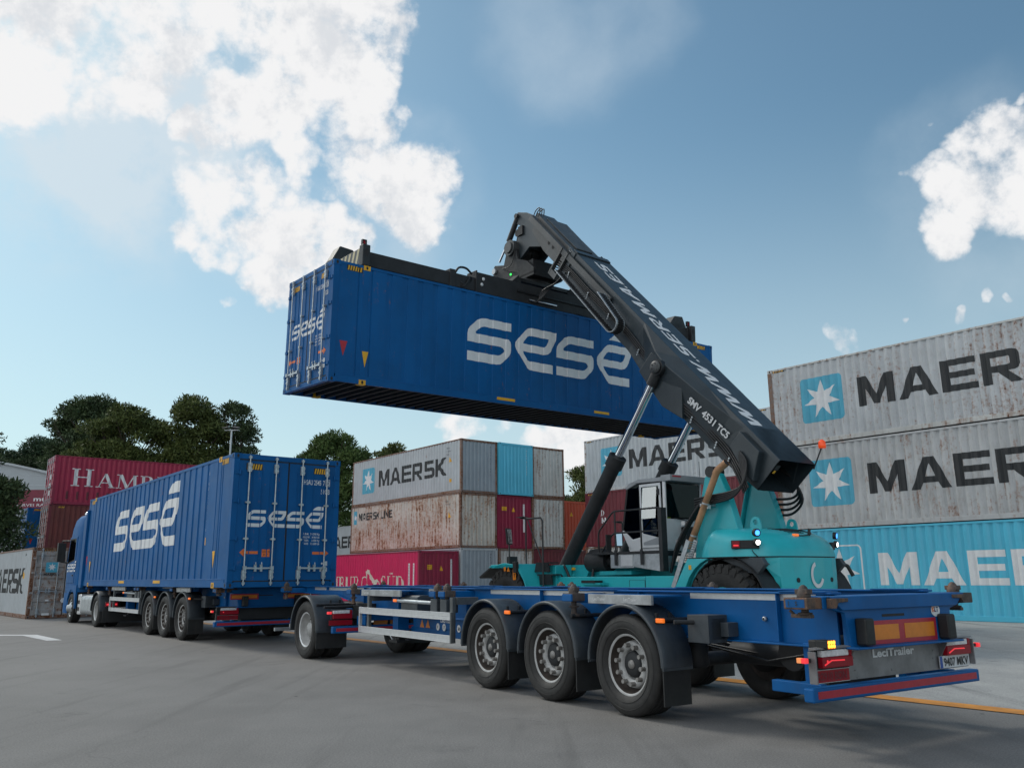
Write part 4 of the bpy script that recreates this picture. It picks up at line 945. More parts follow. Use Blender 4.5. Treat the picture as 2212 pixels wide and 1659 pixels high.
# ------------------------------------------------------------------ container trailer; x forward, near side = +y, origin under the rearmost hubs
def make_beacon(t, xs):
    b = MB(); b.box(xs + .02, xs + .1, .27, .36, .80, .865); b.box(xs - .1, xs + .02, .27, .37, .80, .87); b.build('beacon', m_black, t, loc=(-.07, .73, 0), bevel=.01)
    b = MB()
    for i in range(3):
        for j in range(2): b.lathe([(.001, 0), (.0145, 0), (.0145, .006)], (xs - .176, 1.02 + i * .032, .822 + j * .03), 'x', 10)
    b.mat(1); b.box(xs - .172, xs - .1705, 1.0, 1.10, .803, .868); b.build('beacon_led', [m_amblit, m_amb], t)
def make_trailer(label, m4, front=11.2, plate=True):
    t = thing('container_trailer', label, 'trailer', matrix=m4, group='container trailers')
    AX = 1.395
    b = MB()
    # two main beams (web + flanges), deep at the back, thin gooseneck in front
    for sy in (-1, 1):
        y = sy * .70; yb = .055
        prof = [(-2.20, .79), (6.6, .79), (7.6, .86), (9.25, 1.085), (front, 1.11), (front, 1.225), (-2.20, 1.225)]
        b.prism(prof, y - .012, y + .012, 'xz')
        b.box(-2.20, front, y - .075, y + .075, 1.225, 1.242)
        pts = prof[:5]
        for (xa, za_), (xb, zb_) in zip(pts, pts[1:]): b.beam((xa, y, za_ - .008), (xb, y, zb_ - .008), .15, .016)
        x = -1.6
        while x < front - .5: b.box(x - .006, x + .006, sy * .713, sy * .77, max(.80, .80 + max(0, x - 6.6) * .115), 1.224); x += 1.9
    for x in (-2.1, -.7, .7, 2.1, 3.4, 5.2, 7.0, 8.8, front - .25): b.box(x - .05, x + .05, -.686, .686, (.88 if x < 7.2 else 1.12), (1.10 if x < 7.2 else 1.2))
    b.build('chassis', m_blue2, t, bevel=.004)
    b = MB()
    for x in (-1.9, .9, 3.6, 5.8, 8.3, front - .8):
        for sy in (-1, 1): b.box(x - .25, x + .25, sy * .60, sy * .79, 1.2425, 1.252)
    b.build('wear_pad', m_blue2, t)
    # grey reflective strip below the top flange
    for sy in (-1, 1):
        for xa, xb in ((-2.0, -.45), (.78, 3.5), (5.0, 5.4), (7.7, front - .6)):
            b = MB(); b.box(xa, xb, sy * .7125, sy * .7145, 1.165, 1.222); b.build('reflective_strip', m_alu, t)
    # lock beams across with folded ends
    for x in (1.0, 4.03, 4.32, 7.5, front):
        b = MB(); b.box(x - .075, x + .075, -1.05, 1.05, 1.10, 1.205); b.box(x - .09, x + .09, -1.235, -1.05, 1.12, 1.20); b.box(x - .09, x + .09, 1.05, 1.235, 1.12, 1.20)
        b.build('lock_beam', m_blue2, t, bevel=.008)
        for sy in (-1, 1): twistlock(t, x, sy * 1.13, 1.212 if x != front else 1.235)
    # label rails on the outer edge
    for sy in (-1, 1):
        for xa, xb in ((-.39, .64), (5.45, 6.98)):
            b = MB(); b.box(xa, xb, sy * 1.17, sy * 1.205, 1.105, 1.205); o = b.build('side_rail', m_steel, t, bevel=.004); b = MB(); b.box(xa, xb, sy * .776, sy * 1.169, 1.185, 1.202); b.build('deck_plate', m_blue2, t)
            f = Face((xb if sy > 0 else xa, sy * 1.205, 1.105), (-sy, 0, 0), (0, 0, 1))
            for q in (.06, .56): text(o, f, 'LeciTrailer', (xb - xa) * q + .03, .035, .035, m_white, name='maker_lettering')
    # tail: cross member, web plate, bumpers
    b = MB()
    xs = -2.20
    b.box(xs - .13, xs + .13, -1.06, 1.06, 1.115, 1.215); b.box(xs - .139, xs - .06, -.735, -.71, .80, 1.08); b.box(xs - .139, xs - .06, .71, .735, .80, 1.08)
    b.prism([(-1.0, 1.12), (-.80, 1.075), (-.735, .795), (.735, .795), (.80, 1.075), (1.0, 1.12)], xs - .14, xs - .10, 'yz')
    b.box(xs - .24, xs - .02, -.80, .80, .782, .80)
    b.prism([(-1.02, 1.214), (-.86, 1.10), (.86, 1.10), (1.02, 1.214)], xs - .17, xs - .131, 'yz')
    b.build('tail_crossmember', m_blue2, t, bevel=.006)
    for sy in (-1, 1):
        b = MB(); b.box(xs - .12, xs + .12, sy * 1.02, sy * 1.25, 1.115, 1.21); o = b.build('lock_housing', m_lock, t, bevel=.008)
        b = MB(); b.prism(rect(xs - .095, 1.13, xs + .095, 1.195), sy * 1.2503, sy * 1.2525, 'xz'); b.build('housing_plate', m_blue2, o)
        if sy > 0: fc = Face((xs + .095, 1.2535, 1.135), (-1, 0, 0), (0, 0, 1)); text(o, fc, 'I', .03, .008, .042, m_blkpaint); text(o, fc, 'S', .10, .010, .036, m_blkpaint, bold=.02)
        b = MB(); b.prism([(1.02, 1.12), (1.02, 1.20), (.80, 1.20), (.80, 1.17), (.93, 1.165), (.96, 1.12)], xs - .135, xs - .19, 'yz') if sy > 0 else b.prism([(-1.02, 1.12), (-1.02, 1.20), (-.80, 1.20), (-.80, 1.17), (-.93, 1.165), (-.96, 1.12)], xs - .135, xs - .19, 'yz')
        b.build('end_hook', m_lock, t, bevel=.004)
        twistlock(t, xs, sy * 1.13, 1.212, False)
        b = MB(); b.box(xs - .25, xs - .142, sy * .555, sy * .68, .81, 1.03); b.build('dock_buffer', m_black, t, bevel=.015)
    b = MB(); b.box(xs - .1445, xs - .1405, -.53, .53, .803, 1.0); o = b.build('marker_board', m_refr if plate else m_blue2, t)
    for y0, y1 in ((-.49, -.03), (.06, .52)) if plate else ():
        b = MB(); b.box(xs - .147, xs - .1446, y0, y1, .84, .965); b.build('reflector', m_refo, o)
    if not plate:
        for sy in (-1, 1): b = MB(); b.box(xs - .16, xs - .14, sy * .62 - .32, sy * .62 + .32, .96, 1.08); o = b.build('marker_board', m_refr, t); b = MB(); b.box(xs - .163, xs - .1602, sy * .62 - .29, sy * .62 + .29, .985, 1.055); b.build('reflector', m_refo, o)
    b = MB(); b.box(xs - .1425, xs - .1402, -.05, .28, 1.03, 1.052); b.build('slot', m_int, t)
    f = Face((xs - .1402, 0, 0), (0, -1, 0), (0, 0, 1))
    V, T = flat_tris([[circ(.545, 1.062, .072, 24, .055)]]); mark(t, 'round_sticker', f, V, T, m_white); text(t, f, 'K', .488, 1.05, .045, m_ora, off=.007, bold=.03, name='sticker_lettering'); text(t, f, 'LT', .525, 1.05, .045, M('navy_lettering', (.02, .04, .15), .5), off=.007, bold=.03, name='sticker_lettering')
    # lamp panel
    xp = xs - .055
    b = MB(); b.box(xp - .006, xp, -1.13, 1.20, .525, .785); b.prism([(xp - .075, .797), (xp - .07, .806), (xp, .812), (xp, .786)], -1.13, 1.20, 'xz'); b.box(xp - .075, xp, 1.201, 1.215, .53, .78); b.box(xp - .075, xp, -1.145, -1.131, .55, .78)
    for y in (.72, -.68): b.prism([(xp - .09, .765), (xp - .006, .765), (xp - .006, .62)], y, y + .012, 'xz')
    for y, z in ((.62, .60), (.1, .57), (-.55, .63), (.62, .70), (-.56, .70), (.6, .54)): b.tube([(xp - .006, y, z), (xp - .011, y, z)], .007, 8)
    lp = b.build('lamp_panel', m_pansteel if plate else m_under, t, bevel=.002)
    taillight(t, xp - .02, .72, 1.12, .648, .788, plate); taillight(t, xp - .02, -1.10, -.70, .648, .788, plate)
    b = MB(); b.lathe([(.001, 0), (.012, 0)], (xp - .073, 1.06, .70), 'x', 10); b.build('brake_light', m_redlit, t)
    for sy in (-1, 1):
        b = MB(); b.mat(0); b.box(xp - .03, xp + .03, sy * 1.215, sy * 1.27, .70, .73); b.mat(1); b.box(xp - .05, xp - .005, sy * 1.27, sy * 1.31, .695, .735); b.mat(2); b.box(xp + .0, xp + .04, sy * 1.27, sy * 1.31, .695, .735); b.build('outline_lamp', [m_under, m_redlit, m_ambdim], t, bevel=.004)
    if plate: rear_text(lp, 'LeciTrailer', xp - .0065, .36, .69, .066, m_white, .62, bold=.035)
    b = MB(); b.box(xp - .012, xp - .0062, .71, 1.17, .53, .625); o = b.build('red_plate', m_redl, t); rear_text(o, 'R2910 BDN', xp - .012, 1.13, .548, .062, M('plate_dark_red', (.10, .012, .02), .5), .38)
    b = MB(); b.box(xp - .012, xp - .0062, .705, 1.175, .525, .530); b.box(xp - .012, xp - .0062, .705, 1.175, .6252, .630); b.build('plate_frame', m_galv, t)
    if plate:
        b = MB(); b.box(xp - .03, xp - .02, -1.12, -.62, .535, .645); o = b.build('number_plate', m_cabw, t, bevel=.003); rear_text(o, '9407 MKV', xp - .0305, -.68, .553, .074, m_blkpaint, .41)
        b = MB(); b.box(xp - .0318, xp - .0302, -.662, -.622, .537, .643); b.build('plate_band', M('plate_band_blue', (.01, .06, .30), .4), o)
    if plate: make_beacon(t, xs)
    b = MB(); b.box(xs - .10, xs - .0, -1.235, 1.235, .385, .495); bp = b.build('bumper', m_blue2, t, bevel=.012)
    b = MB(); b.box(xs - .102, xs - .1003, -1.18, 1.18, .412, .470); b.build('bumper_reflector', m_refr, bp)
    b = MB()
    for sy in (-1, 1): b.box(xs + .002, xs + .52, sy * .92, sy * 1.0, .405, .50); b.box(xs + .30, xs + .38, sy * .72, sy * .915, .42, .48); b.box(xs + .30, xs + .38, sy * .66, sy * .72, .42, .80)
    b.build('bumper_arm', m_blue2, t, bevel=.006)
    # running gear
    for i in range(3):
        x = i * AX
        b = MB(); b.tube([(x, -.95, .5), (x, .95, .5)], .075, 14)
        for sy in (-1, 1):
            b.beam((x - .42, sy * .55, .66), (x + .30, sy * .55, .50), .09, .10); b.lathe([(.11, -.13), (.135, -.1), (.12, 0), (.135, .1), (.11, .14)], (x - .33, sy * .55, .60), 'z', 14); b.box(x + .25, x + .33, sy * .50, sy * .60, .46, .84)
            b.lathe([(.19, -.09), (.2, .03), (.1, .1)], (x, sy * .86, .5), 'y', 18)
        b.build('axle', m_under, t)
        for sy in (-1, 1):
            wheel(t, (x, sy * (1.25 - .185), WR), sy, T_TM, T_RM, T_HM)
            fender(t, x, sy * 1.25, sy)
            if i != 1: lamp_amber(t, x - .57, sy * 1.245, .965, sy)
    # boxes and tanks hung on the frame
    b = MB(); b.box(-.98, -.70, .76, 1.02, .76, 1.02); b.box(-1.08, -.982, .72, .86, .82, .95); b.box(-.975, -.98, .80, .98, .79, .99); b.build('control_box', m_plast, t, bevel=.02)
    b = MB(); b.tube([(-.9, .74, .94), (-.70, 1.20, .955)], .022, 8); b.tube([(-1.35, .2, .62), (-.55, .2, .62)], .11, 14); b.tube([(-1.35, -.2, .62), (-.55, -.2, .62)], .11, 14); b.build('air_tank', m_under, t)
    b = MB(); rr_ = random.Random(3)
    for k in range(7):
        y = -.5 + k * .16; b.tube([(-1.9, y, .72), (-1.2, y + rr_.uniform(-.1, .1), .66 - rr_.random() * .1), (-.4, y + rr_.uniform(-.2, .2), .70), (.8, y, .66)], .012, 6)
    b.build('air_line', m_hose, t)
    b = MB(); b.tube([(-1.45, -.42, .67), (-1.45, .42, .67)], .16, 16); b.box(-1.9, -1.7, -.5, .5, .42, .60); b.build('brake_gear', m_under, t)
    b = MB(); b.lathe([(.001, 0), (.022, 0), (.022, .025), (.012, .03)], (-1.42, .715, .995), 'y', 10); b.build('quick_coupling', m_galv, t)
    # landing legs, stiffening box, toolbox
    for sy in (-1, 1):
        b = MB(); b.box(6.05, 6.25, sy * .74, sy * .94, .52, 1.12); b.build('landing_leg', m_blue2, t, bevel=.006); b = MB(); b.box(6.09, 6.21, sy * .78, sy * .90, .40, .52); b.box(6.0, 6.30, sy * .70, sy * .98, .36, .40); b.build('landing_foot', m_dark, t, bevel=.006)
    b = MB(); b.box(3.78, 6.0, -.95, .72, .50, .62); b.box(3.9, 5.9, .60, .735, .62, .80); b.box(4.6, 6.04, -.1, .0, .6, .9); o = b.build('lower_frame', m_blue2, t, bevel=.006)
    fz = Face((6.0, .7355, .6), (-1, 0, 0), (0, 0, 1)); text(t, fz, 'LeciTrailer', 1.05, .27 - .15, .07, m_white, name='maker_lettering', bold=.03)
    for i, (x, s) in enumerate(((.92, '9'), (1.12, '17'), (1.36, 'V'), (1.58, '80'))):
        V, T = flat_tris([[circ(x + .045, .05, .055, 14)]]); mark(t, 'round_sticker', fz, V, T, m_white); text(t, fz, s, x + .02, .022, .05, m_blkpaint, off=.007, name='sticker_lettering')
    V, T = flat_tris([[[(.35, .02), (.50, .02), (.425, .15)]], [[(.55, .02), (.70, .02), (.625, .15)]]]); mark(t, 'warning_sticker', fz, V, T, m_refo)
    b = MB(); b.box(5.05, 5.62, .80, 1.10, .82, 1.10); b.prism([(.83, 1.10), (1.07, 1.10), (1.03, 1.125), (.87, 1.125)], 5.08, 5.6, 'yz'); b.build('tool_box', m_plast, t, bevel=.015)
    b = MB(); b.tube([(4.45, 1.16, 1.03), (5.62, 1.16, 1.045)], .028, 10); b.build('support_tube', m_galv, t)
    lamp_amber(t, 5.66, 1.17, 1.045, 1)
    b = MB(); b.box(4.22, 4.42, 1.0, 1.2, .86, 1.09); b.box(3.93, 4.12, 1.0, 1.2, .9, 1.09); b.build('lock_stowage', m_plast, t, bevel=.01)
    # side guards
    for sy in (-1, 1):
        b = MB(); y = sy * 1.245
        for z0, z1 in ((.81, .915), (.505, .605)):
            for k, (za_, zb_) in enumerate(((z0, z0 + (z1 - z0) * .42), (z0 + (z1 - z0) * .46, z0 + (z1 - z0) * .86))): b.box(3.74, 6.93, y - sy * .028, y, za_, zb_)
            b.box(3.74, 6.93, y - sy * .028, y + sy * .003, z1 - .014, z1); b.box(3.74, 6.93, y - sy * .028, y + sy * .0015, z0, z0 + .012); b.box(3.74, 6.93, y - sy * .027, y - sy * .006, z0 + .005, z1 - .005)
        b.build('side_guard', m_alu, t, bevel=.003)
        b = MB(); b.box(6.93, 6.965, y - sy * .05, y + sy * .004, .50, .92); b.build('guard_end', m_alu, t, bevel=.003); b = MB(); b.box(3.70, 3.738, y - sy * .05, y, .50, .92); b.box(3.72, 3.80, y - sy * .085, y - sy * .032, .5, 1.12); b.box(6.62, 6.70, y - sy * .085, y - sy * .032, .5, 1.12); b.box(3.70, 3.82, sy * .8, y - sy * .09, 1.02, 1.12); b.box(6.6, 6.72, sy * .8, y - sy * .09, 1.02, 1.12)
        b.build('guard_post', m_steeld, t, bevel=.003)
    # king pin plate and suzi hoses
    b = MB(); b.box(8.9, front - .1, -.62, .62, 1.06, 1.083); b.tube([(9.95, 0, 1.06), (9.95, 0, .98)], .045, 14); b.build('king_pin_plate', m_dark, t)
    return t
def tmat(o, ang): m = Matrix.Rotation(ang, 4, 'Z'); m.translation = (o.x, o.y, 0); return m
make_trailer('empty blue container trailer with three exposed wheels nearest the camera', tmat(at(G4, 0, 1.25), 2.1497))
make_trailer('blue container trailer carrying the blue lettered container', tmat(at(G1, 3.08, 1.31), 2.2392), front=10.3, plate=False)

# ------------------------------------------------------------------ dolly between the trailers
def make_dolly(o, ang):
    t = thing('dolly', 'single axle blue dolly coupling the two trailers, with tail lamps and black mudguards', 'trailer dolly', matrix=tmat(o, ang))
    b = MB()
    for sy in (-1, 1): b.box(-1.05, 1.1, sy * .46, sy * .54, .70, .86)
    b.box(-1.0, -.85, -.5, .5, .66, .82); b.box(.95, 1.1, -.5, .5, .66, .82); b.box(-.1, .1, -.5, .5, .66, .84)
    b.beam((1.05, .45, .70), (3.3, .05, .48), .12, .12); b.beam((1.05, -.45, .70), (3.3, -.05, .48), .12, .12); b.box(2.9, 3.6, -.08, .08, .42, .52)
    b.box(-1.28, -.95, .55, .65, .60, .75); b.box(-1.28, -.95, -.65, -.55, .60, .75); b.build('drawbar_frame', m_blue2, t, bevel=.008)
    b = MB(); b.lathe([(.001, 0), (.5, 0), (.5, .05), (.42, .09), (.001, .1)], (0, 0, .88), 'z', 28); b.box(-.9, -.3, -.35, .35, .87, .95); b.build('fifth_wheel', m_dark, t)
    b = MB(); b.tube([(0, -.9, .5), (0, .9, .5)], .08, 14)
    for sy in (-1, 1): b.beam((-.42, sy * .45, .62), (.42, sy * .45, .56), .09, .09); b.lathe([(.12, -.12), (.14, 0), (.12, .12)], (-.35, sy * .45, .58), 'z', 12)
    b.build('axle', m_under, t)
    for sy in (-1, 1):
        wheel(t, (0, sy * 1.085, .5), sy, D_TM, D_RM, D_HM); wheel(t, (0, sy * .745, .5), -sy, D_TM, D_RM, D_HM)
        fender(t, 0, sy * 1.24, sy, z=.5, rad=.60, wd=.62, flaplen=.30)
        b = MB(); b.tube([(-.66, sy * .55, .90), (-.66, sy * 1.15, .90)], .024, 8); b.box(-.9, -.66, sy * .52, sy * .60, .70, .93); b.build('lamp_bracket', m_dark, t)
        taillight(t, -.86, *sorted((sy * .72, sy * 1.08)), .71, .85, False)
        b = MB(); b.box(-.88, -.81, sy * 1.10, sy * 1.16, .79, .83); b.build('outline_lamp', m_redlit, t)
        b = MB(); b.box(-.87, -.86, sy * .70, sy * 1.14, .60, .685); b.build('red_plate', m_redl, t)
        b = MB(); b.box(-.93, -.91, sy * .03, sy * .30, .52, .72); b.build('reflector', m_refo, t)
    b = MB(); b.box(-1.0, -.91, -1.12, 1.12, .47, .585); bp = b.build('bumper', m_blue2, t, bevel=.01)
    b = MB(); b.box(-1.002, -1.0003, -1.06, 1.06, .50, .555); b.build('bumper_reflector', m_refr, bp)
    b = MB(); b.box(1.3, 1.36, 1.0, 1.28, .42, .48); b.tube([(1.33, .4, .45), (1.33, 1.25, .45)], .03, 8); b.build('side_bar', m_galv, t)
    b = MB(); pts = []
    for k in range(60): a = k * .9; pts.append((2.2 + k * .012, .25 + .05 * math.cos(a), .95 - .004 * k + .05 * math.sin(a)))
    b.tube(pts, .009, 6); b.build('coiled_air_line', m_yel, t)
    b = MB(); b.tube([(1.2, .1, .95), (2.0, .15, .75), (2.9, .1, .85), (3.5, 0, 1.0)], .014, 6); b.build('air_line', m_hose, t)
make_dolly(at(G1, -3.40, 1.50), R(126.2))
# ------------------------------------------------------------------ tractor unit; x forward, origin under the drive axle
def make_tractor(m4):
    t = thing('lorry_tractor', 'blue lorry cab with roof lamps and white side lettering pulling the loaded trailer', 'lorry', matrix=m4)
    RT = .485
    TM, RM, HM = tyre_mesh(RT, .30, .29), rim_mesh(.29, .30, .15, mat=m_rim, lip=m_alu), dish_hub(.29, .30, .15)
    FM = rim_mesh(.29, .30, .03, mat=m_galv, lip=m_alu)
    b = MB(); b.lathe([(.235, .085), (.20, .13), (.12, .17), (.10, .24), (.001, .25)], n=28); b.mat(1)
    for k in range(8): tt = 2 * math.pi * k / 8; p = Vector((math.cos(tt) * .2, .10, math.sin(tt) * .2)); b.tube([p, p + Vector((0, .035, 0))], .035, 10)
    FH = b.mesh('wheel', [m_galv, m_under])
    for sy in (-1, 1):
        wheel(t, (0, sy * 1.10, RT), sy, TM, RM, HM); wheel(t, (0, sy * .76, RT), -sy, TM, RM, HM); wheel(t, (3.7, sy * 1.10, RT), sy, TM, FM, FH)
    b = MB()
    for sy in (-1, 1): b.box(-1.1, 4.2, sy * .38, sy * .46, .78, 1.02)
    b.box(-1.05, -.9, -.5, .5, .70, .95); b.tube([(0, -.9, RT), (0, .9, RT)], .09, 12); b.tube([(3.7, -.9, RT), (3.7, .9, RT)], .07, 12); b.box(2.0, 4.6, -.4, .4, .55, 1.1); b.lathe([(.001, 0), (.48, 0), (.48, .05), (.001, .08)], (0, 0, 1.02), 'z', 24)
    b.build('chassis', m_under, t)
    # cab shell as a loft of plan outlines
    def plan(x0, x1, hw, rf, z, rb=.06):
        o = [(x0, -hw + rb), (x0, hw - rb), (x0 + rb, hw)]
        for k in range(5): a = R(90 - 90 * k / 4); o.append((x1 - rf + rf * math.cos(a), hw - rf + rf * math.sin(a)))
        for k in range(5): a = R(-90 * k / 4); o.append((x1 - rf + rf * math.cos(a), -hw + rf + rf * math.sin(a)))
        o.append((x0 + rb, -hw)); return [(p[0], p[1], z) for p in o]
    b = MB()
    b.loft([plan(2.95, 5.08, 1.235, .25, 1.02), plan(2.95, 5.10, 1.245, .28, 1.5), plan(2.95, 5.06, 1.245, .28, 2.0), plan(2.95, 4.97, 1.235, .3, 2.85), plan(2.95, 4.88, 1.22, .32, 3.2), plan(2.95, 4.72, 1.18, .34, 3.48), plan(2.95, 4.45, 1.10, .34, 3.62), plan(2.95, 4.2, 1.0, .34, 3.66)], sm=True)
    b.build('cab', m_blue, t)
    b = MB(); b.loft([plan(4.25, 5.12, 1.235, .25, .30), plan(4.22, 5.16, 1.25, .26, .62), plan(4.25, 5.11, 1.245, .25, 1.0)], sm=True); b.build('front_bumper', m_blue, t)
    for sy in (-1, 1):
        # wheel arch panel, steps, door outline, windows
        b = MB(); arch = arc(3.7, .485, .62, 0, 180, 14); b.prism([(4.42, .485)] + arch[1:-1] + [(3.08, .485), (2.98, .485), (2.98, 1.25), (4.42, 1.25)], sy * 1.15, sy * 1.256, 'xz'); b.build('wheel_arch', m_blue, t)
        b = MB(); b.box(2.98, 3.06, sy * .7, sy * 1.2, .35, 1.1); b.prism(arc(3.7, .485, .60, 0, 180, 14) + arc(3.7, .485, .57, 180, 0, 14), sy * .9, sy * 1.2, 'xz'); b.build('arch_liner', m_black, t)
        b = MB(); b.prism([(3.55, 1.32), (4.72, 1.32), (4.86, 2.05), (4.66, 2.9), (3.55, 2.9)], sy * 1.235, sy * 1.262, 'xz'); d = b.build('cab_door', m_blue, t, bevel=.012)
        b = MB(); b.prism([(3.72, 2.12), (4.72, 2.02), (4.56, 2.80), (3.72, 2.80)], sy * 1.2635, sy * 1.268, 'xz'); b.build('side_window', m_darkglass, d)
        b = MB(); b.prism([(3.68, 2.08), (4.77, 1.97), (4.60, 2.84), (3.68, 2.84)], sy * 1.262, sy * 1.2634, 'xz'); b.build('window_frame', m_int, d)
        b = MB(); b.box(3.66, 3.80, sy * 1.262, sy * 1.285, 1.55, 1.60); b.build('door_handle', m_black, d)
        f = Face((5.0, sy * 1.264, 1.6), (-1, 0, 0), (0, 0, 1)) if sy > 0 else Face((3.4, sy * 1.264, 1.6), (1, 0, 0), (0, 0, 1))
        polys(t, f, sese(), .30, .10, .27, m_white, kx=.26)
        # rear flank, side deflector
        b = MB(); b.prism([(2.55, 1.15), (2.95, 1.15), (2.95, 3.4), (2.62, 3.75), (2.55, 3.75)], sy * 1.14, sy * 1.22, 'xz'); b.build('side_deflector', m_blue, t, bevel=.02)
        # mirror
        b = MB(); b.box(4.86, 5.06, sy * 1.34, sy * 1.60, 2.05, 2.72); b.tube([(4.7, sy * 1.2, 2.78), (4.95, sy * 1.45, 2.78), (4.96, sy * 1.47, 2.6)], .035, 8); b.tube([(4.8, sy * 1.25, 2.02), (4.95, sy * 1.45, 2.06)], .03, 8); b.build('wing_mirror', m_black, t, bevel=.04)
        # tank, side steps, rear mudguard
        b = MB()
        if sy > 0:
            for x0, x1 in ((.72, 1.24), (1.26, 1.78), (1.80, 2.30)): b.loft([[(x, *p) for p in rrect(.62, .32, 1.20, .93, .14)] for x in (x0, x1)])
            b.box(.70, 2.32, .9, 1.0, .93, .95); b.build('fuel_tank', m_galv, t, bevel=.01)
            b = MB(); b.box(2.36, 2.74, .8, 1.21, .30, .95); b.build('step_box', m_alu, t, bevel=.03); b = MB(); [b.box(2.42, 2.68, 1.211, 1.216, z, z + .12) for z in (.42, .64)]; b.build('step_opening', m_int, t)
        else: b.box(.72, 2.30, -1.2, -.6, .32, .93); b.build('battery_box', m_plast, t, bevel=.03)
        fender(t, 0, sy * 1.25, sy, z=.50, rad=.57, wd=.62, flaplen=.36)
    b = MB(); b.box(-.78, -.76, -1.2, 1.2, .16, .52); b.build('mudflap', m_black, t)
    for sy in (-1, 1):
        b = MB(); b.box(-.85, -.80, sy * .80, sy * 1.16, .62, .75); o = b.build('tail_lamp', m_redl, t, bevel=.01)
        for y in (.86, 1.10): b = MB(); b.box(-.853, -.8505, sy * (y - .03), sy * (y + .03), .66, .71); b.build('lit_strip', m_redlit, o)
    b = MB(); b.box(-.83, -.81, .42, 1.02, .48, .60); o = b.build('number_plate', m_cabw, t); rear_text(o, '9407 MKV', -.831, .95, .50, .075, m_blkpaint, .46)
    b = MB(); b.box(2.96, 3.4, -1.1, 1.1, 3.5, 3.56); b.build('roof_rail', m_blue, t)
    b = MB(); b.loft([[(2.6, y, 3.3), (2.95, y, 3.55), (2.95, y, 3.95), (2.62, y, 3.95)] for y in (-1.1, 1.1)]); b.build('roof_deflector', m_blue, t, bevel=.05)
    for y in (-.9, -.5, .5, .9):
        b = MB(); b.lathe([(.001, -.06), (.07, -.05), (.10, .02), (.10, .05), (.001, .06)], (4.05, y, 3.70), 'x', 16); b.tube([(4.03, y, 3.45), (4.03, y, 3.65)], .02, 6); b.build('roof_lamp', m_chrome, t)
    b = MB(); b.prism([(-1.05, 2.05), (1.05, 2.05), (1.0, 2.9), (-1.0, 2.9)], 4.985, 5.0, 'yz'); o = b.build('windscreen', m_darkglass, t); o.location = (.045, 0, 0)
    b = MB()
    for k in range(5): b.box(5.12, 5.15, -.8, .8, .72 + k * .16, .80 + k * .16)
    b.build('grille', m_black, t)
    for sy in (-1, 1): b = MB(); b.box(5.10, 5.17, sy * .72, sy * 1.1, .46, .62); b.build('headlamp', m_clear, t, bevel=.03)
    b = MB(); b.hose([(2.7, -.2, 1.3), (2.45, -.25, 1.7), (2.3, -.1, 1.4), (2.5, 0, 1.2)], .02, 6); b.build('air_line', m_hose, t)
make_tractor(tmat(at(G1, 11.0, 1.15), 2.2392))

# ------------------------------------------------------------------ reach stacker; u forward (to the load), y left; stations measured from under the spreader
P0 = Vector((0.42448, 23.65754, 0)); SA = .6659 + math.pi / 2
SU, SYL = Vector((math.cos(SA), math.sin(SA), 0)), Vector((-math.sin(SA), math.cos(SA), 0))
SOFF = 4.8
SM = Matrix.Rotation(SA, 4, 'Z'); _o = P0 - SU * SOFF; SM.translation = (_o.x, _o.y, 0)
rs = thing('reach_stacker', 'teal reach stacker with a long dark boom lifting the blue container', 'reach stacker', matrix=SM)
TS = Matrix.Translation((SOFF, 0, 0))
def SB(): b = MB(); b.T = TS; return b
AL = R(47.3); CA, SA_ = math.cos(AL), math.sin(AL)
def bp(s, n, y=0.0): return (-8 + s * CA - n * SA_, y, 4.336 + s * SA_ + n * CA)
TB = TS @ Matrix(((CA, 0, -SA_, -8), (0, 1, 0, 0), (SA_, 0, CA, 4.336), (0, 0, 0, 1)))     # boom space: x = s, y, z = n
def BB(): b = MB(); b.T = TB; return b
# outer boom
def sec(s, t, bw, nb, bot, nbot): return [(s, -t, 0), (s, -bw, nb), (s, -bot, nbot), (s, bot, nbot), (s, bw, nb), (s, t, 0)]
loops = [sec(-1.0, .62, .64, -.08, .62, -.80), sec(.10, .62, .64, -.08, .62, -.93), sec(.5, .62, .68, -.10, .64, -.93), sec(1.4, .62, .86, -.16, .72, -.90), sec(2.55, .62, .95, -.24, .80, -.92), sec(3.05, .62, .86, -.22, .74, -.90), sec(4.0, .62, .63, -.08, .62, -.82), sec(7.55, .62, .63, -.06, .62, -.78)]
b = BB(); b.loft(loops, cap0=False, cap1=False)
inn = [sec(-1.0, .60, .61, -.10, .60, -.78), sec(.1, .60, .61, -.10, .60, -.90)]
b.loft(inn, cap0=False, cap1=True)
boom = b.build('boom', m_boom, rs, bevel=.012)
b = BB()
for sy in (-1, 1): b.prism([(.02, -.12), (.02, -.50), (-.55, -.66), (-.90, -.66), (-.62, -.12)], sy * .60, sy * .80, 'xz'); b.prism([(3.15, -.30), (3.15, -.86), (2.0, -1.02), (1.35, -.86), (1.9, -.30)], sy * .70, sy * .86, 'xz')
b.build('boom_reinforcement', m_boom, rs, bevel=.015)
b = BB()
for sy in (-1, 1): b.lathe([(.001, 0), (.15, 0), (.15, .03), (.12, .05), (.001, .05)], (2.62, sy * 1.055 if sy > 0 else -1.055 - .05, -.40), 'y', 24)
for sy in (1,):
    for k in range(6): a = k * math.pi / 3; b.tube([(2.62 + .09 * math.cos(a), 1.10, -.40 + .09 * math.sin(a)), (2.62 + .09 * math.cos(a), 1.12, -.40 + .09 * math.sin(a))], .016, 6)
b.build('cylinder_pin', m_boomin, rs)
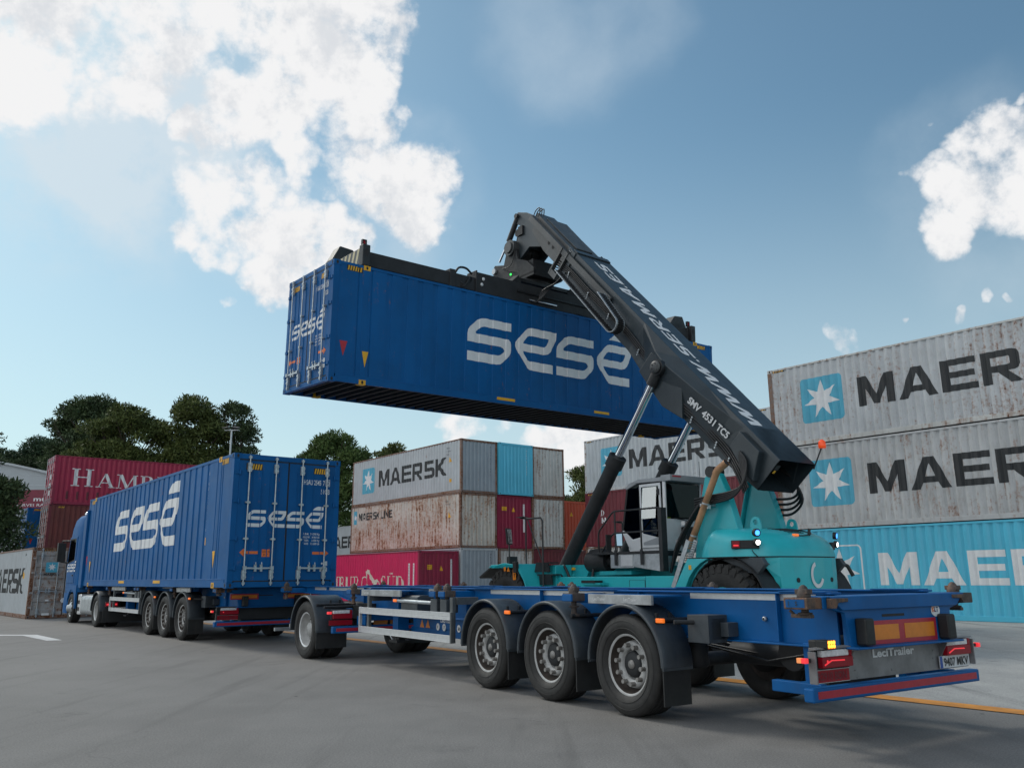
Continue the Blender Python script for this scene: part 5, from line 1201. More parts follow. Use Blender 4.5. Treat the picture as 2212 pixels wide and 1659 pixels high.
# front collar of outer boom and wear blocks
b = BB()
for sy in (-1, 1): b.box(7.42, 7.60, sy * .60, sy * .66, -.80, -.01); b.box(7.58, 7.86, sy * .58, sy * .62, -.12, -.02)
b.box(7.42, 7.60, -.62, .62, .001, .035); b.box(7.42, 7.60, -.62, .62, -.83, -.78)
b.build('boom_collar', m_boom, rs, bevel=.008)
b = BB()
for sy in (-1, 1):
    for k in range(6): a = k * math.pi / 3; b.tube([(7.72 + .06 * math.cos(a), sy * .62, -.07 + .035 * math.sin(a)), (7.72 + .06 * math.cos(a), sy * .63, -.05 + .05 * math.sin(a))], .012, 6)
b.build('collar_bolt', m_galv, rs)
# inner boom and head
b = BB(); b.loft([[(s, -.53, -.06 + d), (s, -.53, -.70 + d2), (s, .53, -.70 + d2), (s, .53, -.06 + d)] for s, d, d2 in ((6.0, 0, 0), (8.85, 0, 0), (9.78, .02, .16))])
b.box(7.9, 9.70, -.30, .30, -.058, -.02)
b.build('inner_boom', m_boomin, rs, bevel=.012)
b = BB()
for sy in (-1, 1):
    b.prism([(9.55, -.04), (10.55, -.30), (10.95, -.50), (10.98, -.72), (10.80, -.82), (10.55, -.74), (10.42, -.92), (10.20, -1.62), (9.95, -1.72), (9.78, -1.50), (9.66, -.98), (9.20, -.72), (9.20, -.20)], sy * .34, sy * .42, 'xz', holes=[circ(10.66, -.58, .0001, 3)][:0])
b.box(9.6, 10.2, -.33, .33, -.62, -.10); b.box(10.0, 10.25, -.33, .33, -1.15, -.7)
b.build('boom_head', m_boom, rs, bevel=.01)
b = BB()
for x, z in ((8.55, -.40), (8.80, -.40)):
    for sy in (-1, 1): b.prism(circ(x, z, .062, 20), sy * .5305, sy * .533, 'xz')
b.build('lightening_hole', m_int, rs)
# side rail strips (energy chain carriers)
b = BB()
for sy in (1, -1): b.box(5.35, 9.92, sy * .66, sy * .72, -.30, -.14); b.box(7.55, 9.92, sy * .535, sy * .66, -.18, -.14); b.box(9.80, 9.92, sy * .53, sy * .66, -.30, -.14)
for s in (7.6, 7.92): b.box(s, s + .05, .62, .74, -.96, -.14)
b.box(7.60, 7.97, .70, .735, -.96, -.80); b.build('side_rail', m_boomin, rs, bevel=.006)
# energy chain loop on the near side: lower run, bend, upper run
def chain_pts():
    P = []; yv = .80
    lower = [(7.45, -.62), (4.62, -.70)]; cx, cz, rr = 4.60, -.50, .20
    for k in range(29): f_ = k / 28; P.append((7.45 - 2.85 * f_, -.62 - .08 * f_))
    for k in range(1, 12): a = R(-90 - 180 * k / 12); P.append((cx + rr * math.cos(a), cz + rr * math.sin(a)))
    for k in range(13): f_ = k / 12; P.append((4.62 + .95 * f_, -.30 + .12 * f_))
    return P
CP = chain_pts()
b = BB()
for (s0, n0_), (s1, n1_) in zip(CP, CP[1:]):
    for y in (.76, .98): b.beam((s0, y, n0_), (s1 + (s1 - s0) * .12, y, n1_ + (n1_ - n0_) * .12), .018, .075, up=(0, 1, 0))
b.build('energy_chain', m_galv, rs)
b = BB()
for (s0, n0_), (s1, n1_) in list(zip(CP, CP[1:])):
    b.beam((s0, .77, n0_), (s0 + .0001 + (s1 - s0) * .25, .97, n0_ + (n1_ - n0_) * .25), .05, .035)
for y in (.80, .835, .87, .905, .94): b.tube([(s, y, n) for s, n in CP], .012, 6)
b.build('chain_link', m_dark, rs)
b = BB()
for k in range(4): b.hose([(7.9, .64, -.5 - k * .07), (7.3, .68, -.42 - k * .045), (6.2, .68, -.43 - k * .045), (4.6, .68, -.40 - k * .045), (3.3, .70, -.50 - k * .045), (2.85, .80, -.60 - k * .04)], .020, 6)
for k in range(4): b.hose([(1.6, .79, -.62 - k * .05), (.9, .70, -.60 - k * .05), (.1, .66, -.62 - k * .05), (-.55, .84, -.66 - k * .05), (-.95, .86, -.80 - k * .05)], .022, 6)
b.build('boom_hose', m_hose, rs)
b = BB()
for s, n0_, y0_ in ((7.2, -.50, .70), (6.15, -.50, .70), (5.1, -.49, .70), (3.6, -.55, .72), (1.2, -.70, .75), (.35, -.70, .70), (-.15, -.72, .74)):
    for k in range(3): b.box(s - k * .02, s + .035 - k * .02, y0_, y0_ + .03, n0_ - .02 - k * .055, n0_ + .02 - k * .055)
b.build('hose_clamp', m_galv, rs)
# lettering on the boom's top face (reads from the back up) and its flank
ftop = Face(TB @ Vector((0, .03, 0)), (TB.to_3x3() @ Vector((1, -.033, 0))), (TB.to_3x3() @ Vector((.033, 1, 0))))
WL = {'W': [[[(0, 1), (.40, 1), (.52, .36), (1.04, 1), (1.40, 1), (1.52, .36), (2.02, 1), (2.4, 1), (1.70, 0), (1.20, 0), (1.10, .52), (.70, 0), (.20, 0)]]],
      'S': [[[(0, 0), (0, .19), (.92, .19), (1.0, .28), (.96, .40), (.28, .40), (.08, .52), (.08, .80), (.30, 1), (1.42, 1), (1.42, .83), (.55, .83), (.48, .72), (.55, .60), (1.2, .60), (1.4, .46), (1.4, .2), (1.2, 0)]]],
      'E': [[[(0, 0), (.12, .80), (.36, 1), (1.5, 1), (1.5, .83), (.56, .83), (.50, .60), (1.42, .60), (1.42, .43), (.47, .43), (.44, .18), (1.46, .18), (1.46, 0)]]],
      'R': [[[(0, 0), (0, 1), (1.3, 1), (1.6, .85), (1.6, .6), (1.35, .42), (1.0, .40), (1.72, 0), (1.2, 0), (.62, .38), (.42, .38), (.42, 0)], [(.42, .57), (.42, .82), (1.12, .82), (1.19, .76), (1.19, .62), (1.1, .57)]]],
      'M': [[[(0, 0), (.2, 1), (.70, 1), (1.1, .46), (1.55, 1), (2.0, 1), (2.15, 0), (1.75, 0), (1.65, .58), (1.22, .06), (.92, .06), (.56, .58), (.42, 0)]]],
      'A': [[[(0, 0), (1.0, 1), (1.6, 1), (1.9, 0), (1.45, 0), (1.4, .22), (.78, .22), (.52, 0)], [(.95, .42), (1.34, .42), (1.28, .78)]]], '.': [[[(0, 0), (.25, 0), (.25, .2), (0, .2)]]]}
for ch, x in zip('WWW.SERMA.ES', (.10, .90, 1.70, 2.55, 2.70, 3.24, 3.82, 4.46, 5.24, 5.93, 6.10, 6.66)): polys(rs, ftop, WL[ch], x, -.04, .41, m_white, kx=.33, shear=.12, off=.005)
fs_ = Face(TB @ Vector((1.42, .83, -.30)), TB.to_3x3() @ Vector((-1.0, -.145, 0)), TB.to_3x3() @ Vector((-.0, .06, 1)))
for s_, x_, w_ in (('SMV', -.08, .37), ('4531', .37, .39), ('TC5', .84, .34)): text(rs, fs_, s_, x_, -.20, .155, m_white, width=w_, bold=.03, off=.03)
# lifting cylinders
for sy in (-1, 1):
    y = sy * .92; p0, p1, p2 = Vector((-2.45, y, 1.45)), Vector((-4.64, y, 4.02)), Vector(bp(2.62, -.40, y))
    d = (p2 - p0).normalized(); q = lambda l: p0 + d * l; Ln = (p1 - p0).length
    b = SB(); b.tube([q(0), q(Ln)], .175, 24); b.tube([q(Ln - .28), q(Ln)], .215, 24); b.tube([q(Ln * .32), q(Ln * .32 + .02)], .182, 24); b.tube([q(Ln * .68), q(Ln * .68 + .02)], .182, 24); b.tube([(p0.x, y - .2, p0.z), (p0.x, y + .2, p0.z)], .23, 18); b.build('lift_cylinder', m_under, rs)
    b = SB(); b.tube([q(Ln - .05), p2], .098, 24); b.build('cylinder_rod', m_chrome, rs)
    b = SB(); b.tube([p2 - Vector((0, .12, 0)), p2 + Vector((0, .12, 0))], .19, 18); b.tube([q((p2 - p0).length - .45), p2], .13, 16); b.build('rod_eye', m_dark, rs)
# head: tilt cylinder, rotator, slew ring
b = SB(); b.tube([bp(10.86, -.60, .40), bp(10.70, -1.38, .40)], .085, 14); b.tube([bp(10.86, -.60, -.40), bp(10.70, -1.38, -.40)], .085, 14); b.tube([bp(10.86, -.60, .5), bp(10.86, -.60, -.5)], .075, 12); b.build('tilt_cylinder', m_dark, rs)
b = SB(); b.tube([bp(10.72, -1.3, .40), bp(10.64, -2.08, .40)], .035, 10); b.tube([bp(10.72, -1.3, -.40), bp(10.64, -2.08, -.40)], .035, 10); b.build('tilt_rod', m_chrome, rs)
b = SB(); b.tube([bp(10.25, -1.40, .62), bp(10.25, -1.40, -.62)], .24, 26); b.tube([bp(10.25, -1.40, .68), bp(10.25, -1.40, -.68)], .17, 22); b.build('head_pivot', m_boomin, rs, bevel=.01)
b = SB(); b.tube([bp(10.45, -.95, .45), bp(10.45, -.95, .2)], .12, 14); b.cbox(bp(10.35, -.82, .38), (.2, .2, .28)); b.build('hydraulic_motor', m_under, rs)
b = SB()   # hanging yoke below the pivot, carrying the rotator
for sy in (-1, 1): b.prism([(.62, 10.02), (.95, 10.42), (.80, 10.62), (.35, 10.50), (.12, 11.12), (-.18, 11.12), (-.32, 10.50), (-.75, 10.30), (-1.05, 10.02), (-1.05, 9.86), (.62, 9.86)], sy * .44, sy * .54, 'xz')
b.box(-1.05, .62, -.54, .54, 9.80, 9.93); b.box(-.9, .35, -.43, .43, 9.93, 10.35); b.build('yoke', m_under, rs, bevel=.01)
b = SB(); b.tube([(.78, .60, 10.42), (.78, -.6, 10.42)], .09, 14); b.build('yoke_pin', m_galv, rs)
b = SB(); rr_ = random.Random(5)
for k in range(9):
    y = rr_.uniform(-.4, .55); b.hose([bp(10.3, -1.0, y), bp(10.0 - rr_.random() * .3, -1.7, y + .1), (rr_.uniform(-.3, .4), y + .1, 10.35), (rr_.uniform(-.8, .3), y, 9.95)], .014, 6)
for k in range(4): b.hose([bp(7.6, -.85, .55 - k * .05), (-1.6 + .05 * k, .45 + .03 * k, 9.2), (-1.35, .7, 8.85), (-1.0 + .1 * k, .9, 8.95)], .022, 6)
for k in range(3): b.hose([bp(9.9, -.05, .45 - k * .08), bp(10.05, .10, .45 - k * .08), bp(10.15, -.05, .45 - k * .08), bp(10.1, -.3, .45 - k * .08)], .016, 6)
b.build('head_hose', m_hose, rs)
b = SB(); b.box(-.02, .03, .545, .555, 10.08, 10.13); b.build('indicator_lamp', m_grn, rs)
# spreader in the container's own space
MS = SM.inverted() @ M_LIFT
def CB(): b = MB(); b.T = MS; return b
zt_ = H9; b = CB()       # container x = towards its doors (left in view), y = towards the camera
b.lathe([(.60, zt_ + .90), (.72, zt_ + .90), (.72, zt_ + 1.03), (.60, zt_ + 1.03)], (0, 0, 0), 'z', 36, closed=True)
b.box(-.95, .95, -.75, .75, zt_ + .80, zt_ + .895); b.build('slew_ring', m_dark, rs)
b = CB()
for sx in (-1, 1):
    for sy in (-1, 1): b.beam((sx * .95, sy * .68, zt_ + .86), (sx * 1.35, sy * .80, zt_ + .52), .20, .22)
for sy in (-1, 1): b.box(-2.72, 2.68, sy * 1.12, sy * .74, zt_ + .05, zt_ + .60); b.box(-2.74, -2.70, sy * 1.14, sy * .70, zt_ + .03, zt_ + .64); b.box(2.66, 2.70, sy * 1.14, sy * .70, zt_ + .03, zt_ + .64)
for x in (-2.3, -1.3, 1.3, 2.3): b.box(x - .12, x + .12, -.74, .74, zt_ + .10, zt_ + .50)
b.build('spreader_body', m_under, rs, bevel=.012)
b = CB()
for sx in (-1, 1):
    for sy in (-1, 1):
        b.box(sx * 2.6, sx * 6.0, sy * 1.09, sy * .80, zt_ + .07, zt_ + .44); b.box(sx * 3.35, sx * 3.52, sy * 1.12, sy * .78, zt_ + .05, zt_ + .52)
    b.box(sx * 5.85, sx * 6.06, -1.1, 1.1, zt_ + .10, zt_ + .52)
b.build('telescopic_beam', m_under, rs, bevel=.012)
b = CB()
for sx in (-1, 1):
    for sy in (-1, 1): b.box(sx * 5.90, sx * 6.10, sy * 1.22, sy * 1.02, zt_ + .03, zt_ + .56); b.box(sx * 5.93, sx * 6.07, sy * 1.18, sy * 1.06, zt_ - .02, zt_ + .03)
b.build('lock_housing', m_dark, rs, bevel=.015)
b = CB()
for sx in (-1, 1):
    for sy in (-1, 1): b.prism(circ(sx * 6.0, zt_ + .36, .06, 16, .10), sy * 1.2205, sy * 1.223, 'xz')
b.build('inspection_hole', m_int, rs)
m_strw = M('stripe_cream', (.50, .43, .25), .5, var=.1); b = CB()
for sx in (-1, 1): b.box(sx * 6.062, sx * 6.068, -1.0, 1.0, zt_ + .12, zt_ + .50)
st_ = b.build('stripe_board', m_boomin, rs); b = CB()
for sx in (-1, 1):
    for k in range(9): y = -1.0 + k * .22; b.prism([(y, zt_ + .125), (y + .10, zt_ + .125), (min(1.0, y + .22), zt_ + .495), (min(1.0, y + .12), zt_ + .495)], sx * 6.0685, sx * 6.071, 'yz')
b.build('diagonal_stripe', m_strw, st_)
b = CB()
for sx, sy in ((1, -1), (-1, -1), (-1, 1)):
    x = sx * 5.75; y = sy * .55
    b.prism([(x - sx * .35, zt_ + .42), (x + sx * .36, zt_ + .30), (x + sx * .42, zt_ + .55), (x + sx * .22, zt_ + .95), (x - sx * .15, zt_ + .92), (x - sx * .5, zt_ + .5)], y - .12, y + .25, 'xz')
b.build('gather_guide', m_dark, rs, bevel=.02)
b = CB()
for sx in (1, -1):
    x = sx * 5.97; b.box(x - .05, x - .03, .98, 1.06, zt_ + .56, zt_ + .72); b.box(x + .05, x + .07, .98, 1.06, zt_ + .56, zt_ + .72); b.box(x - .05, x + .07, .98, 1.06, zt_ + .72, zt_ + .735)
b.build('lamp_guard', m_dark, rs)
b = CB()
for sx in (1, -1): x = sx * 5.97; b.lathe([(.001, .60), (.035, .60), (.035, .68), (.02, .71), (.001, .715)], (x + .01, 1.02, zt_), 'z', 12)
b.build('spreader_lamp', m_redl, rs)
b = CB(); b.lathe([(.001, 0), (.045, 0), (.045, .008), (.001, .009)], (2.45, 1.121, zt_ + .44), 'y', 18); b.lathe([(.001, 0), (.045, 0), (.045, .008), (.001, .009)], (2.50, 1.121, zt_ + .28), 'y', 18); b.build('white_disc', m_white, rs)
b = CB(); b.hose([(3.3, 1.0, zt_ + .45), (3.2, 1.05, zt_ + .62), (2.95, 1.02, zt_ + .66), (2.75, 1.0, zt_ + .55)], .03, 8)
for k in range(5): b.hose([(3.3, .98, zt_ + .4 - k * .05), (3.1, 1.13, zt_ + .18 - k * .02), (2.9, 1.14, zt_ + .28 + k * .03), (2.72, 1.0, zt_ + .4)], .012, 6)
b.hose([(1.3, 1.14, zt_ + .34), (-1.6, 1.14, zt_ + .34)], .03, 8); b.hose([(-.8, 1.1, zt_ + .1), (-2.0, 1.2, zt_ + .02), (-2.8, 1.16, zt_ + .2)], .02, 6); b.build('spreader_hose', m_hose, rs)
b = CB(); b.tube([(.9, 1.17, zt_ + .16), (-.1, 1.17, zt_ + .16)], .025, 10); b.build('side_shift_rod', m_chrome, rs)
# ---- wheels
R18 = .80
STM, STR = tyre_mesh(R18 - .035, .46, .36, lug=26, lugd=.035, n=44), rim_mesh(.36, .46, .12, mat=m_teald, lip=m_teald)
b = MB(); b.lathe([(.26, .05), (.2, .10), (.12, .14), (.001, .15)], n=24); b.mat(1)
for k in range(12): a = k * math.pi / 6; p = Vector((.23 * math.cos(a), .06, .23 * math.sin(a))); b.tube([p, p + Vector((0, .05, 0))], .018, 6)
SHM = b.mesh('wheel', [m_teald, m_dark])
for sy in (-1, 1):
    wheel(rs, (-7.83 + SOFF, sy * 1.42, R18), sy, STM, STR, SHM); wheel(rs, (-1.63 + SOFF, sy * 1.85, R18), sy, STM, STR, SHM); wheel(rs, (-1.63 + SOFF, sy * 1.33, R18), -sy, STM, STR, SHM)
# ---- chassis
b = SB(); b.box(-8.7, -.7, -.72, .72, .50, 1.25); b.box(-6.5, -2.3, -.70, -.52, 1.25, 1.62); b.box(-6.5, -2.3, .52, .70, 1.25, 1.62); b.box(-2.9, -.7, -.98, .98, .9, 1.45); b.tube([(-1.63, -1.9, .8), (-1.63, 1.9, .8)], .3, 18); b.tube([(-7.83, -1.3, .8), (-7.83, 1.3, .8)], .22, 18)
b.build('chassis', m_teald, rs, bevel=.015)
for sy in (-1, 1):
    b = SB(); b.box(-5.70, -2.62, sy * .75, sy * 1.46, .55, 1.38); b.box(-6.52, -5.72, sy * .75, sy * 1.47, .55, 1.385); b.prism([(-6.66, 1.13), (-6.52, 1.38), (-6.52, .55), (-6.6, .55)], sy * .75, sy * 1.45, 'xz'); o = b.build('side_tank', m_teal, rs, bevel=.012)
    b = SB(); b.box(-4.6, -3.95, sy * 1.461, sy * 1.72, 1.20, 1.245); b.prism([(-4.55, 1.20), (-4.0, 1.20), (-4.05, 1.14), (-4.4, 1.10)], sy * 1.461, sy * 1.66, 'xz'); b.build('step', m_teald, rs)
    if sy > 0:
        b = SB(); b.box(-4.45, -4.0, 1.5, 1.74, 1.246, 1.30); b.build('step_tread', m_dark, rs)
        b = SB(); b.box(-5.715, -5.705, 1.4605, 1.472, .7, 1.3); b.box(-5.25, -5.24, 1.4605, 1.4635, .7, 1.3); b.box(-5.7, -5.25, 1.4605, 1.4635, 1.3, 1.306); b.build('hatch_seam', m_int, rs)
        f = Face(TS @ Vector((-5.2, 1.4605, .0)), (-1, 0, 0), (0, 0, 1)); V, T = flat_tris([[arc(.75, .95, .28, 70, 290, 20, .34) + arc(.75, .95, .20, 290, 70, 20, .26)]]); mark(rs, 'maker_emblem', f, V, T, m_white)
b = SB(); b.box(-6.55, -2.6, .30, .7, 1.62, 1.66); b.box(-6.55, -2.6, -.7, -.30, 1.62, 1.66); b.prism([(-3.35, 1.38), (-2.7, 1.38), (-2.7, 1.66), (-3.5, 1.66)], .71, .95, 'xz'); b.box(-5.2, -4.2, .75, 1.35, 1.42, 1.50); b.build('deck', m_teald, rs)
b = SB(); b.box(-2.95, -2.82, .72, .98, 1.54, 1.60); b.build('warning_plate', m_yel, rs)
# front mudguards
for sy in (-1, 1):
    y0, y1 = sorted((sy * 1.10, sy * 2.12))
    b = SB(); outl = [(-.98, 1.62), (-1.10, 1.69), (-2.12, 1.70), (-2.40, 1.28), (-2.62, .75)] + arc(-1.63, .8, .93, -8, 62, 12)[:0]
    ar = [(-1.63 - .93 * math.cos(R(a)), .8 + .93 * math.sin(R(a))) for a in (0, 15, 30, 45, 60, 75, 90, 105, 120)]
    b.prism(outl + ar[::1], (y1 - .03 if sy > 0 else y0), (y1 if sy > 0 else y0 + .03), 'xz')
    b.prism([(-.98, 1.62), (-1.10, 1.69), (-2.12, 1.70), (-2.40, 1.28), (-2.62, .75), (-2.58, .75), (-2.36, 1.26), (-2.10, 1.66), (-1.12, 1.65), (-1.0, 1.58)], y0 + (.0 if sy > 0 else .031), y1 - (.031 if sy > 0 else 0), 'xz')
    b.box(-2.85, -2.40, sy * .98, sy * 1.5, .9, 1.66); b.build('front_mudguard', m_teal, rs, bevel=.01)
    b = SB(); b.prism([(-.98, 1.60), (-1.16, 1.655), (-.62, 1.36), (-.58, 1.40)], y0, y1, 'xz'); b.build('rubber_flap', m_black, rs)
    f = Face(TS @ Vector((-1.0, sy * 2.121, 1.2)), (-1, 0, 0), (0, 0, 1)) if sy > 0 else Face(TS @ Vector((-2.3, -2.121, 1.2)), (1, 0, 0), (0, 0, 1))
    V, T = flat_tris([[rect(.62, .33, .70, .43)], [[(.74, .32), (.86, .32), (.80, .44)]], [rrect(.98, .12, 1.10, .45, .02)]]); mark(rs, 'warning_sticker', f, V, T, m_ora if sy < 0 else m_refo)
    V, T = flat_tris([[[(1.02, .30), (1.06, .30), (1.04, .42)]], [[(1.02, .27), (1.06, .27), (1.04, .15)]]]); mark(rs, 'sticker_arrow', f, V, T, m_blkpaint, .007)
    # steps and mirror on the front corner
    b = SB(); b.prism([(-2.30, 1.70), (-2.75, 1.70), (-2.80, 1.50), (-2.25, 1.50)], sy * 1.62, sy * 1.66, 'xz'); b.prism([(-2.42, 1.42), (-2.86, 1.42), (-2.90, 1.20), (-2.44, 1.20)], sy * 1.62, sy * 1.66, 'xz'); b.box(-2.95, -2.35, sy * 1.40, sy * 1.66, 1.42, 1.45); b.box(-2.86, -2.30, sy * 1.40, sy * 1.66, 1.70, 1.73); b.build('front_step', m_dark, rs)
    b = SB(); yy = sy * 1.70; b.tube([(-2.62, yy, .8), (-2.62, yy, 2.72), (-2.56, yy, 2.79), (-2.0, yy, 2.80), (-1.75, yy, 2.84)], .022, 8); b.tube([(-1.98, yy, 1.7), (-1.98, yy, 2.80)], .018, 8); b.tube([(-2.6, yy, 1.75), (-2.05, yy, 2.78)], .016, 8); b.box(-1.96, -1.70, yy - .1, yy + .1, 2.84, 2.855); b.build('front_handrail', m_dark, rs)
    b = SB(); b.cbox((-1.60, sy * 1.95, 2.38), (.04, .22, .40), Euler((0, .1, .35 * sy)).to_matrix()); b.tube([(-1.62, sy * 1.95, 1.7), (-1.62, sy * 1.95, 2.3)], .02, 8); b.build('mirror', m_black, rs, bevel=.015)
    b = SB(); b.cbox((-1.628, sy * 1.93, 2.38), (.006, .18, .35), Euler((0, .1, .35 * sy)).to_matrix()); b.build('mirror_glass', m_chrome, rs)
    b = SB(); b.cbox((-1.48, sy * 1.75, 1.80), (.14, .24, .18)); b.tube([(-1.48, sy * 1.75, 1.62), (-1.48, sy * 1.75, 1.74)], .03, 8); b.build('work_lamp', m_under, rs, bevel=.02)
    b = SB(); b.cbox((-2.13, sy * 2.15, 1.62), (.12, .10, .26), Euler((0, .1, 0)).to_matrix()); b.tube([(-2.2, sy * 2.14, 1.5), (-2.25, sy * 2.14, 1.38), (-2.23, sy * 2.14, 1.30)], .02, 8); b.build('headlamp', m_black, rs, bevel=.02)
    b = SB(); b.hose([(-2.45, sy * 1.0, 1.25), (-2.7, sy * 1.28, 1.5), (-2.95, sy * 1.3, 1.2), (-2.95, sy * 1.3, .8)], .035, 8); b.hose([(-2.55, sy * 1.0, 1.4), (-2.8, sy * 1.2, 1.65), (-3.08, sy * 1.25, 1.3), (-3.1, sy * 1.25, .8)], .035, 8); b.build('cylinder_hose', m_hose, rs)
# ---- rear body: counterweight below, hood above
def outline(z, k=1.0, front=-7.0, ky=None, rear=0.0):
    H_ = [(front, 1.62), (-7.6, 1.63), (-8.05, 1.58), (-8.35, 1.44), (-8.58, 1.22), (-8.74, .95), (-8.84, .62), (-8.87, .30)]
    pts = H_ + [(u, -y) for u, y in H_[::-1]]; cx = -7.7; ky = ky or k
    return [((cx + (u - cx) * k) + (rear if u < -8.0 else 0), y * ky, z) for u, y in pts]
def hood_z(z, front, k, rear): return outline(z, k, front, None, rear)
b = SB(); b.loft([outline(1.735, 1.0, -7.05), outline(1.90, .995, -7.13, None, .02), outline(2.05, .975, -7.22, None, .10), outline(2.17, .94, -7.32, None, .22), outline(2.25, .88, -7.42, None, .36), outline(2.29, .78, -7.55, None, .46)], sm=True)
hood = b.build('hood', m_teal, rs)
hood.modifiers.new('s', 'SUBSURF').levels = 1; hood.modifiers['s'].render_levels = 2
b = SB(); b.loft([outline(1.715, .985, -7.02), outline(1.735, .985, -7.04)]); b.build('hood_seam', m_int, rs)
# lower rear shell behind the wheels, widening upwards
def cw(z, half, u0): 
    H_ = [(u0, half), (-8.72, min(half, .96)), (-8.82, .66), (-8.86, .3)]
    return [(u, y, z) for u, y in H_] + [(u, -y, z) for u, y in H_[::-1]]
b = SB(); b.loft([cw(.45, .86, -8.66), cw(.9, .90, -8.66), cw(1.15, .95, -8.65), cw(1.35, 1.04, -8.60), cw(1.52, 1.16, -8.54), cw(1.64, 1.30, -8.44), cw(1.712, 1.42, -8.36)], sm=False); b.build('counterweight', m_teal, rs, bevel=.01)
b = SB(); b.box(-8.6, -7.0, -.95, .95, .5, 1.70); b.build('engine_bay', m_under, rs)
fr = Face(TS @ Vector((-8.8665, 0, 0)), (0, -1, 0), (0, 0, 1))
V, T = flat_tris([[arc(.02, 1.38, .22, 105, 340, 24, .25) + arc(.02, 1.38, .145, 340, 105, 24, .175)]]); mark(rs, 'maker_emblem', fr, V, T, m_white, .012)
b = SB()
for y in (-.57, .57): b.tube([(-8.80, y, 1.285), (-8.845, y, 1.285)], .045, 16)
b.build('tow_hole', m_int, rs)
for sy in (-1, 1):
    y0, y1 = (1.50, 1.63) if sy > 0 else (-1.63, -1.50)
    b = SB(); ar = [(-7.83 + .95 * math.cos(R(a)), .80 + .95 * math.sin(R(a))) for a in (-12, 0, 12, 24, 36, 48, 60, 73)]
    b.prism([(-6.52, .62), (-6.66, 1.13), (-7.03, 1.712), (-7.50, 1.712)] + ar[::-1], y0, y1, 'xz'); b.build('side_panel', m_teal, rs, bevel=.008)
    b = SB(); ar2 = [(-7.83 + .93 * math.cos(R(a)), .80 + .93 * math.sin(R(a))) for a in range(-10, 181, 14)]; ar3 = [(-7.83 + .90 * math.cos(R(a)), .80 + .90 * math.sin(R(a))) for a in range(-10, 181, 14)]
    b.prism(ar2 + ar3[::-1], sy * .96, sy * 1.49, 'xz'); b.build('arch_liner', m_under, rs)
    b = SB(); b.prism([(-7.62, 1.71), (-8.62, 1.71), (-8.70, 1.58), (-8.52, 1.41), (-8.30, 1.43), (-8.10, 1.50), (-7.92, 1.60)], sy * 1.27, sy * 1.40, 'xz'); b.build('arch_flap', m_plast, rs, bevel=.01)
    f = Face(TS @ Vector((-6.6, 1.631, 1.4)), (-1, 0, 0), (0, 0, 1)) if sy > 0 else Face(TS @ Vector((-7.2, -1.631, 1.4)), (1, 0, 0), (0, 0, 1)); V, T = flat_tris([[rect(.46, .10, .53, .19)]]); mark(rs, 'warning_sticker', f, V, T, m_yel)
    # lamps on the hood flank
    b = SB(); b.cbox((-8.30, sy * 1.42, 1.96), (.52, .07, .16), Euler((0, 0, .62 * sy)).to_matrix()); lc = b.build('lamp_cluster', m_under, rs, bevel=.01)
    ur = Matrix.Rotation(.62 * sy, 3, 'Z')
    def lp_(du, dz, sx_, sz_, mat, nm, dy=.045):
        c_ = Vector((-8.30, sy * 1.42, 1.96)) + ur @ Vector((du, sy * dy, dz)); b = SB(); b.cbox(c_, (sx_, .03, sz_), ur); b.build(nm, mat, lc, bevel=.01)
    lp_(.17, 0, .14, .13, m_redl, 'tail_lamp'); lp_(.17, -.02, .10, .03, m_redlit, 'lit_strip', .062)
    c_ = Vector((-8.30, sy * 1.42, 1.99)) + ur @ Vector((-.24, sy * .10, 0))
    dl = (ur @ Vector((-.55, sy * .8, -.1))).normalized()
    for dz, mm, rad, nm in ((0, m_wlit, .054, 'work_lamp'), (.18, m_blit, .058, 'warning_lamp')):
        cc = c_ + Vector((0, 0, dz)); b = SB(); b.tube([cc - dl * .07, cc], rad + .018, 16); o = b.build(nm, m_black, rs); b = SB(); b.tube([cc, cc + dl * .008], rad * .85, 16); b.build('lens', mm, o)
    b = SB(); b.beam((-8.0, sy * .42, 2.24), (-8.0, sy * .42, 2.30), .05, .22); ly = sy * .62
    b.prism([(-7.86, 2.22), (-8.14, 2.22), (-8.12, 2.40)] + arc(-8.0, 2.42, .11, 170, 10, 8)[::1] + [(-7.88, 2.40)], ly - .02, ly + .02, 'xz', holes=[circ(-8.0, 2.42, .055, 12)]); b.build('lifting_eye', m_teal, rs)
    b = SB(); b.hose([(-8.42, sy * 1.38, 1.86), (-8.45, sy * 1.37, 1.80), (-8.50, sy * 1.30, 1.72), (-8.62, sy * 1.14, 1.58)], .008, 6); b.build('lamp_cable', m_hose, rs)
b = SB(); dgh = bpy.context.evaluated_depsgraph_get(); ho = hood.evaluated_get(dgh)
def gz(u, y=0.0):
    ok, p, nn, i = ho.ray_cast(Vector((u + SOFF, y, 4)), Vector((0, 0, -1))); return p.z if ok else 1.9
b = SB()
for k in range(9):
    u = -7.92 - k * .07; hwk = .50 - k * .03; q_ = [-hwk + 2 * hwk * j / 8 for j in range(9)]; [b.beam((u, q_[j], gz(u, q_[j]) + .004), (u, q_[j + 1], gz(u, q_[j + 1]) + .004), .030, .012) for j in range(8)]
b.build('grille_slat', m_under, rs)
b = SB(); pts = [(u, y, gz(u, y) + .012) for u, y in ((-7.9, .0), (-8.0, -.12), (-8.12, -.22), (-8.25, -.36), (-8.34, -.5), (-8.42, -.64), (-8.5, -.5), (-8.58, -.3), (-8.62, -.05), (-8.62, .1))]; b.tube(pts, .014, 6); b.hose([(-8.58, -.3, gz(-8.58, -.3)), (-8.60, -.31, gz(-8.58, -.3) + .14)], .03, 8); b.build('antenna_cable', m_hose, rs)
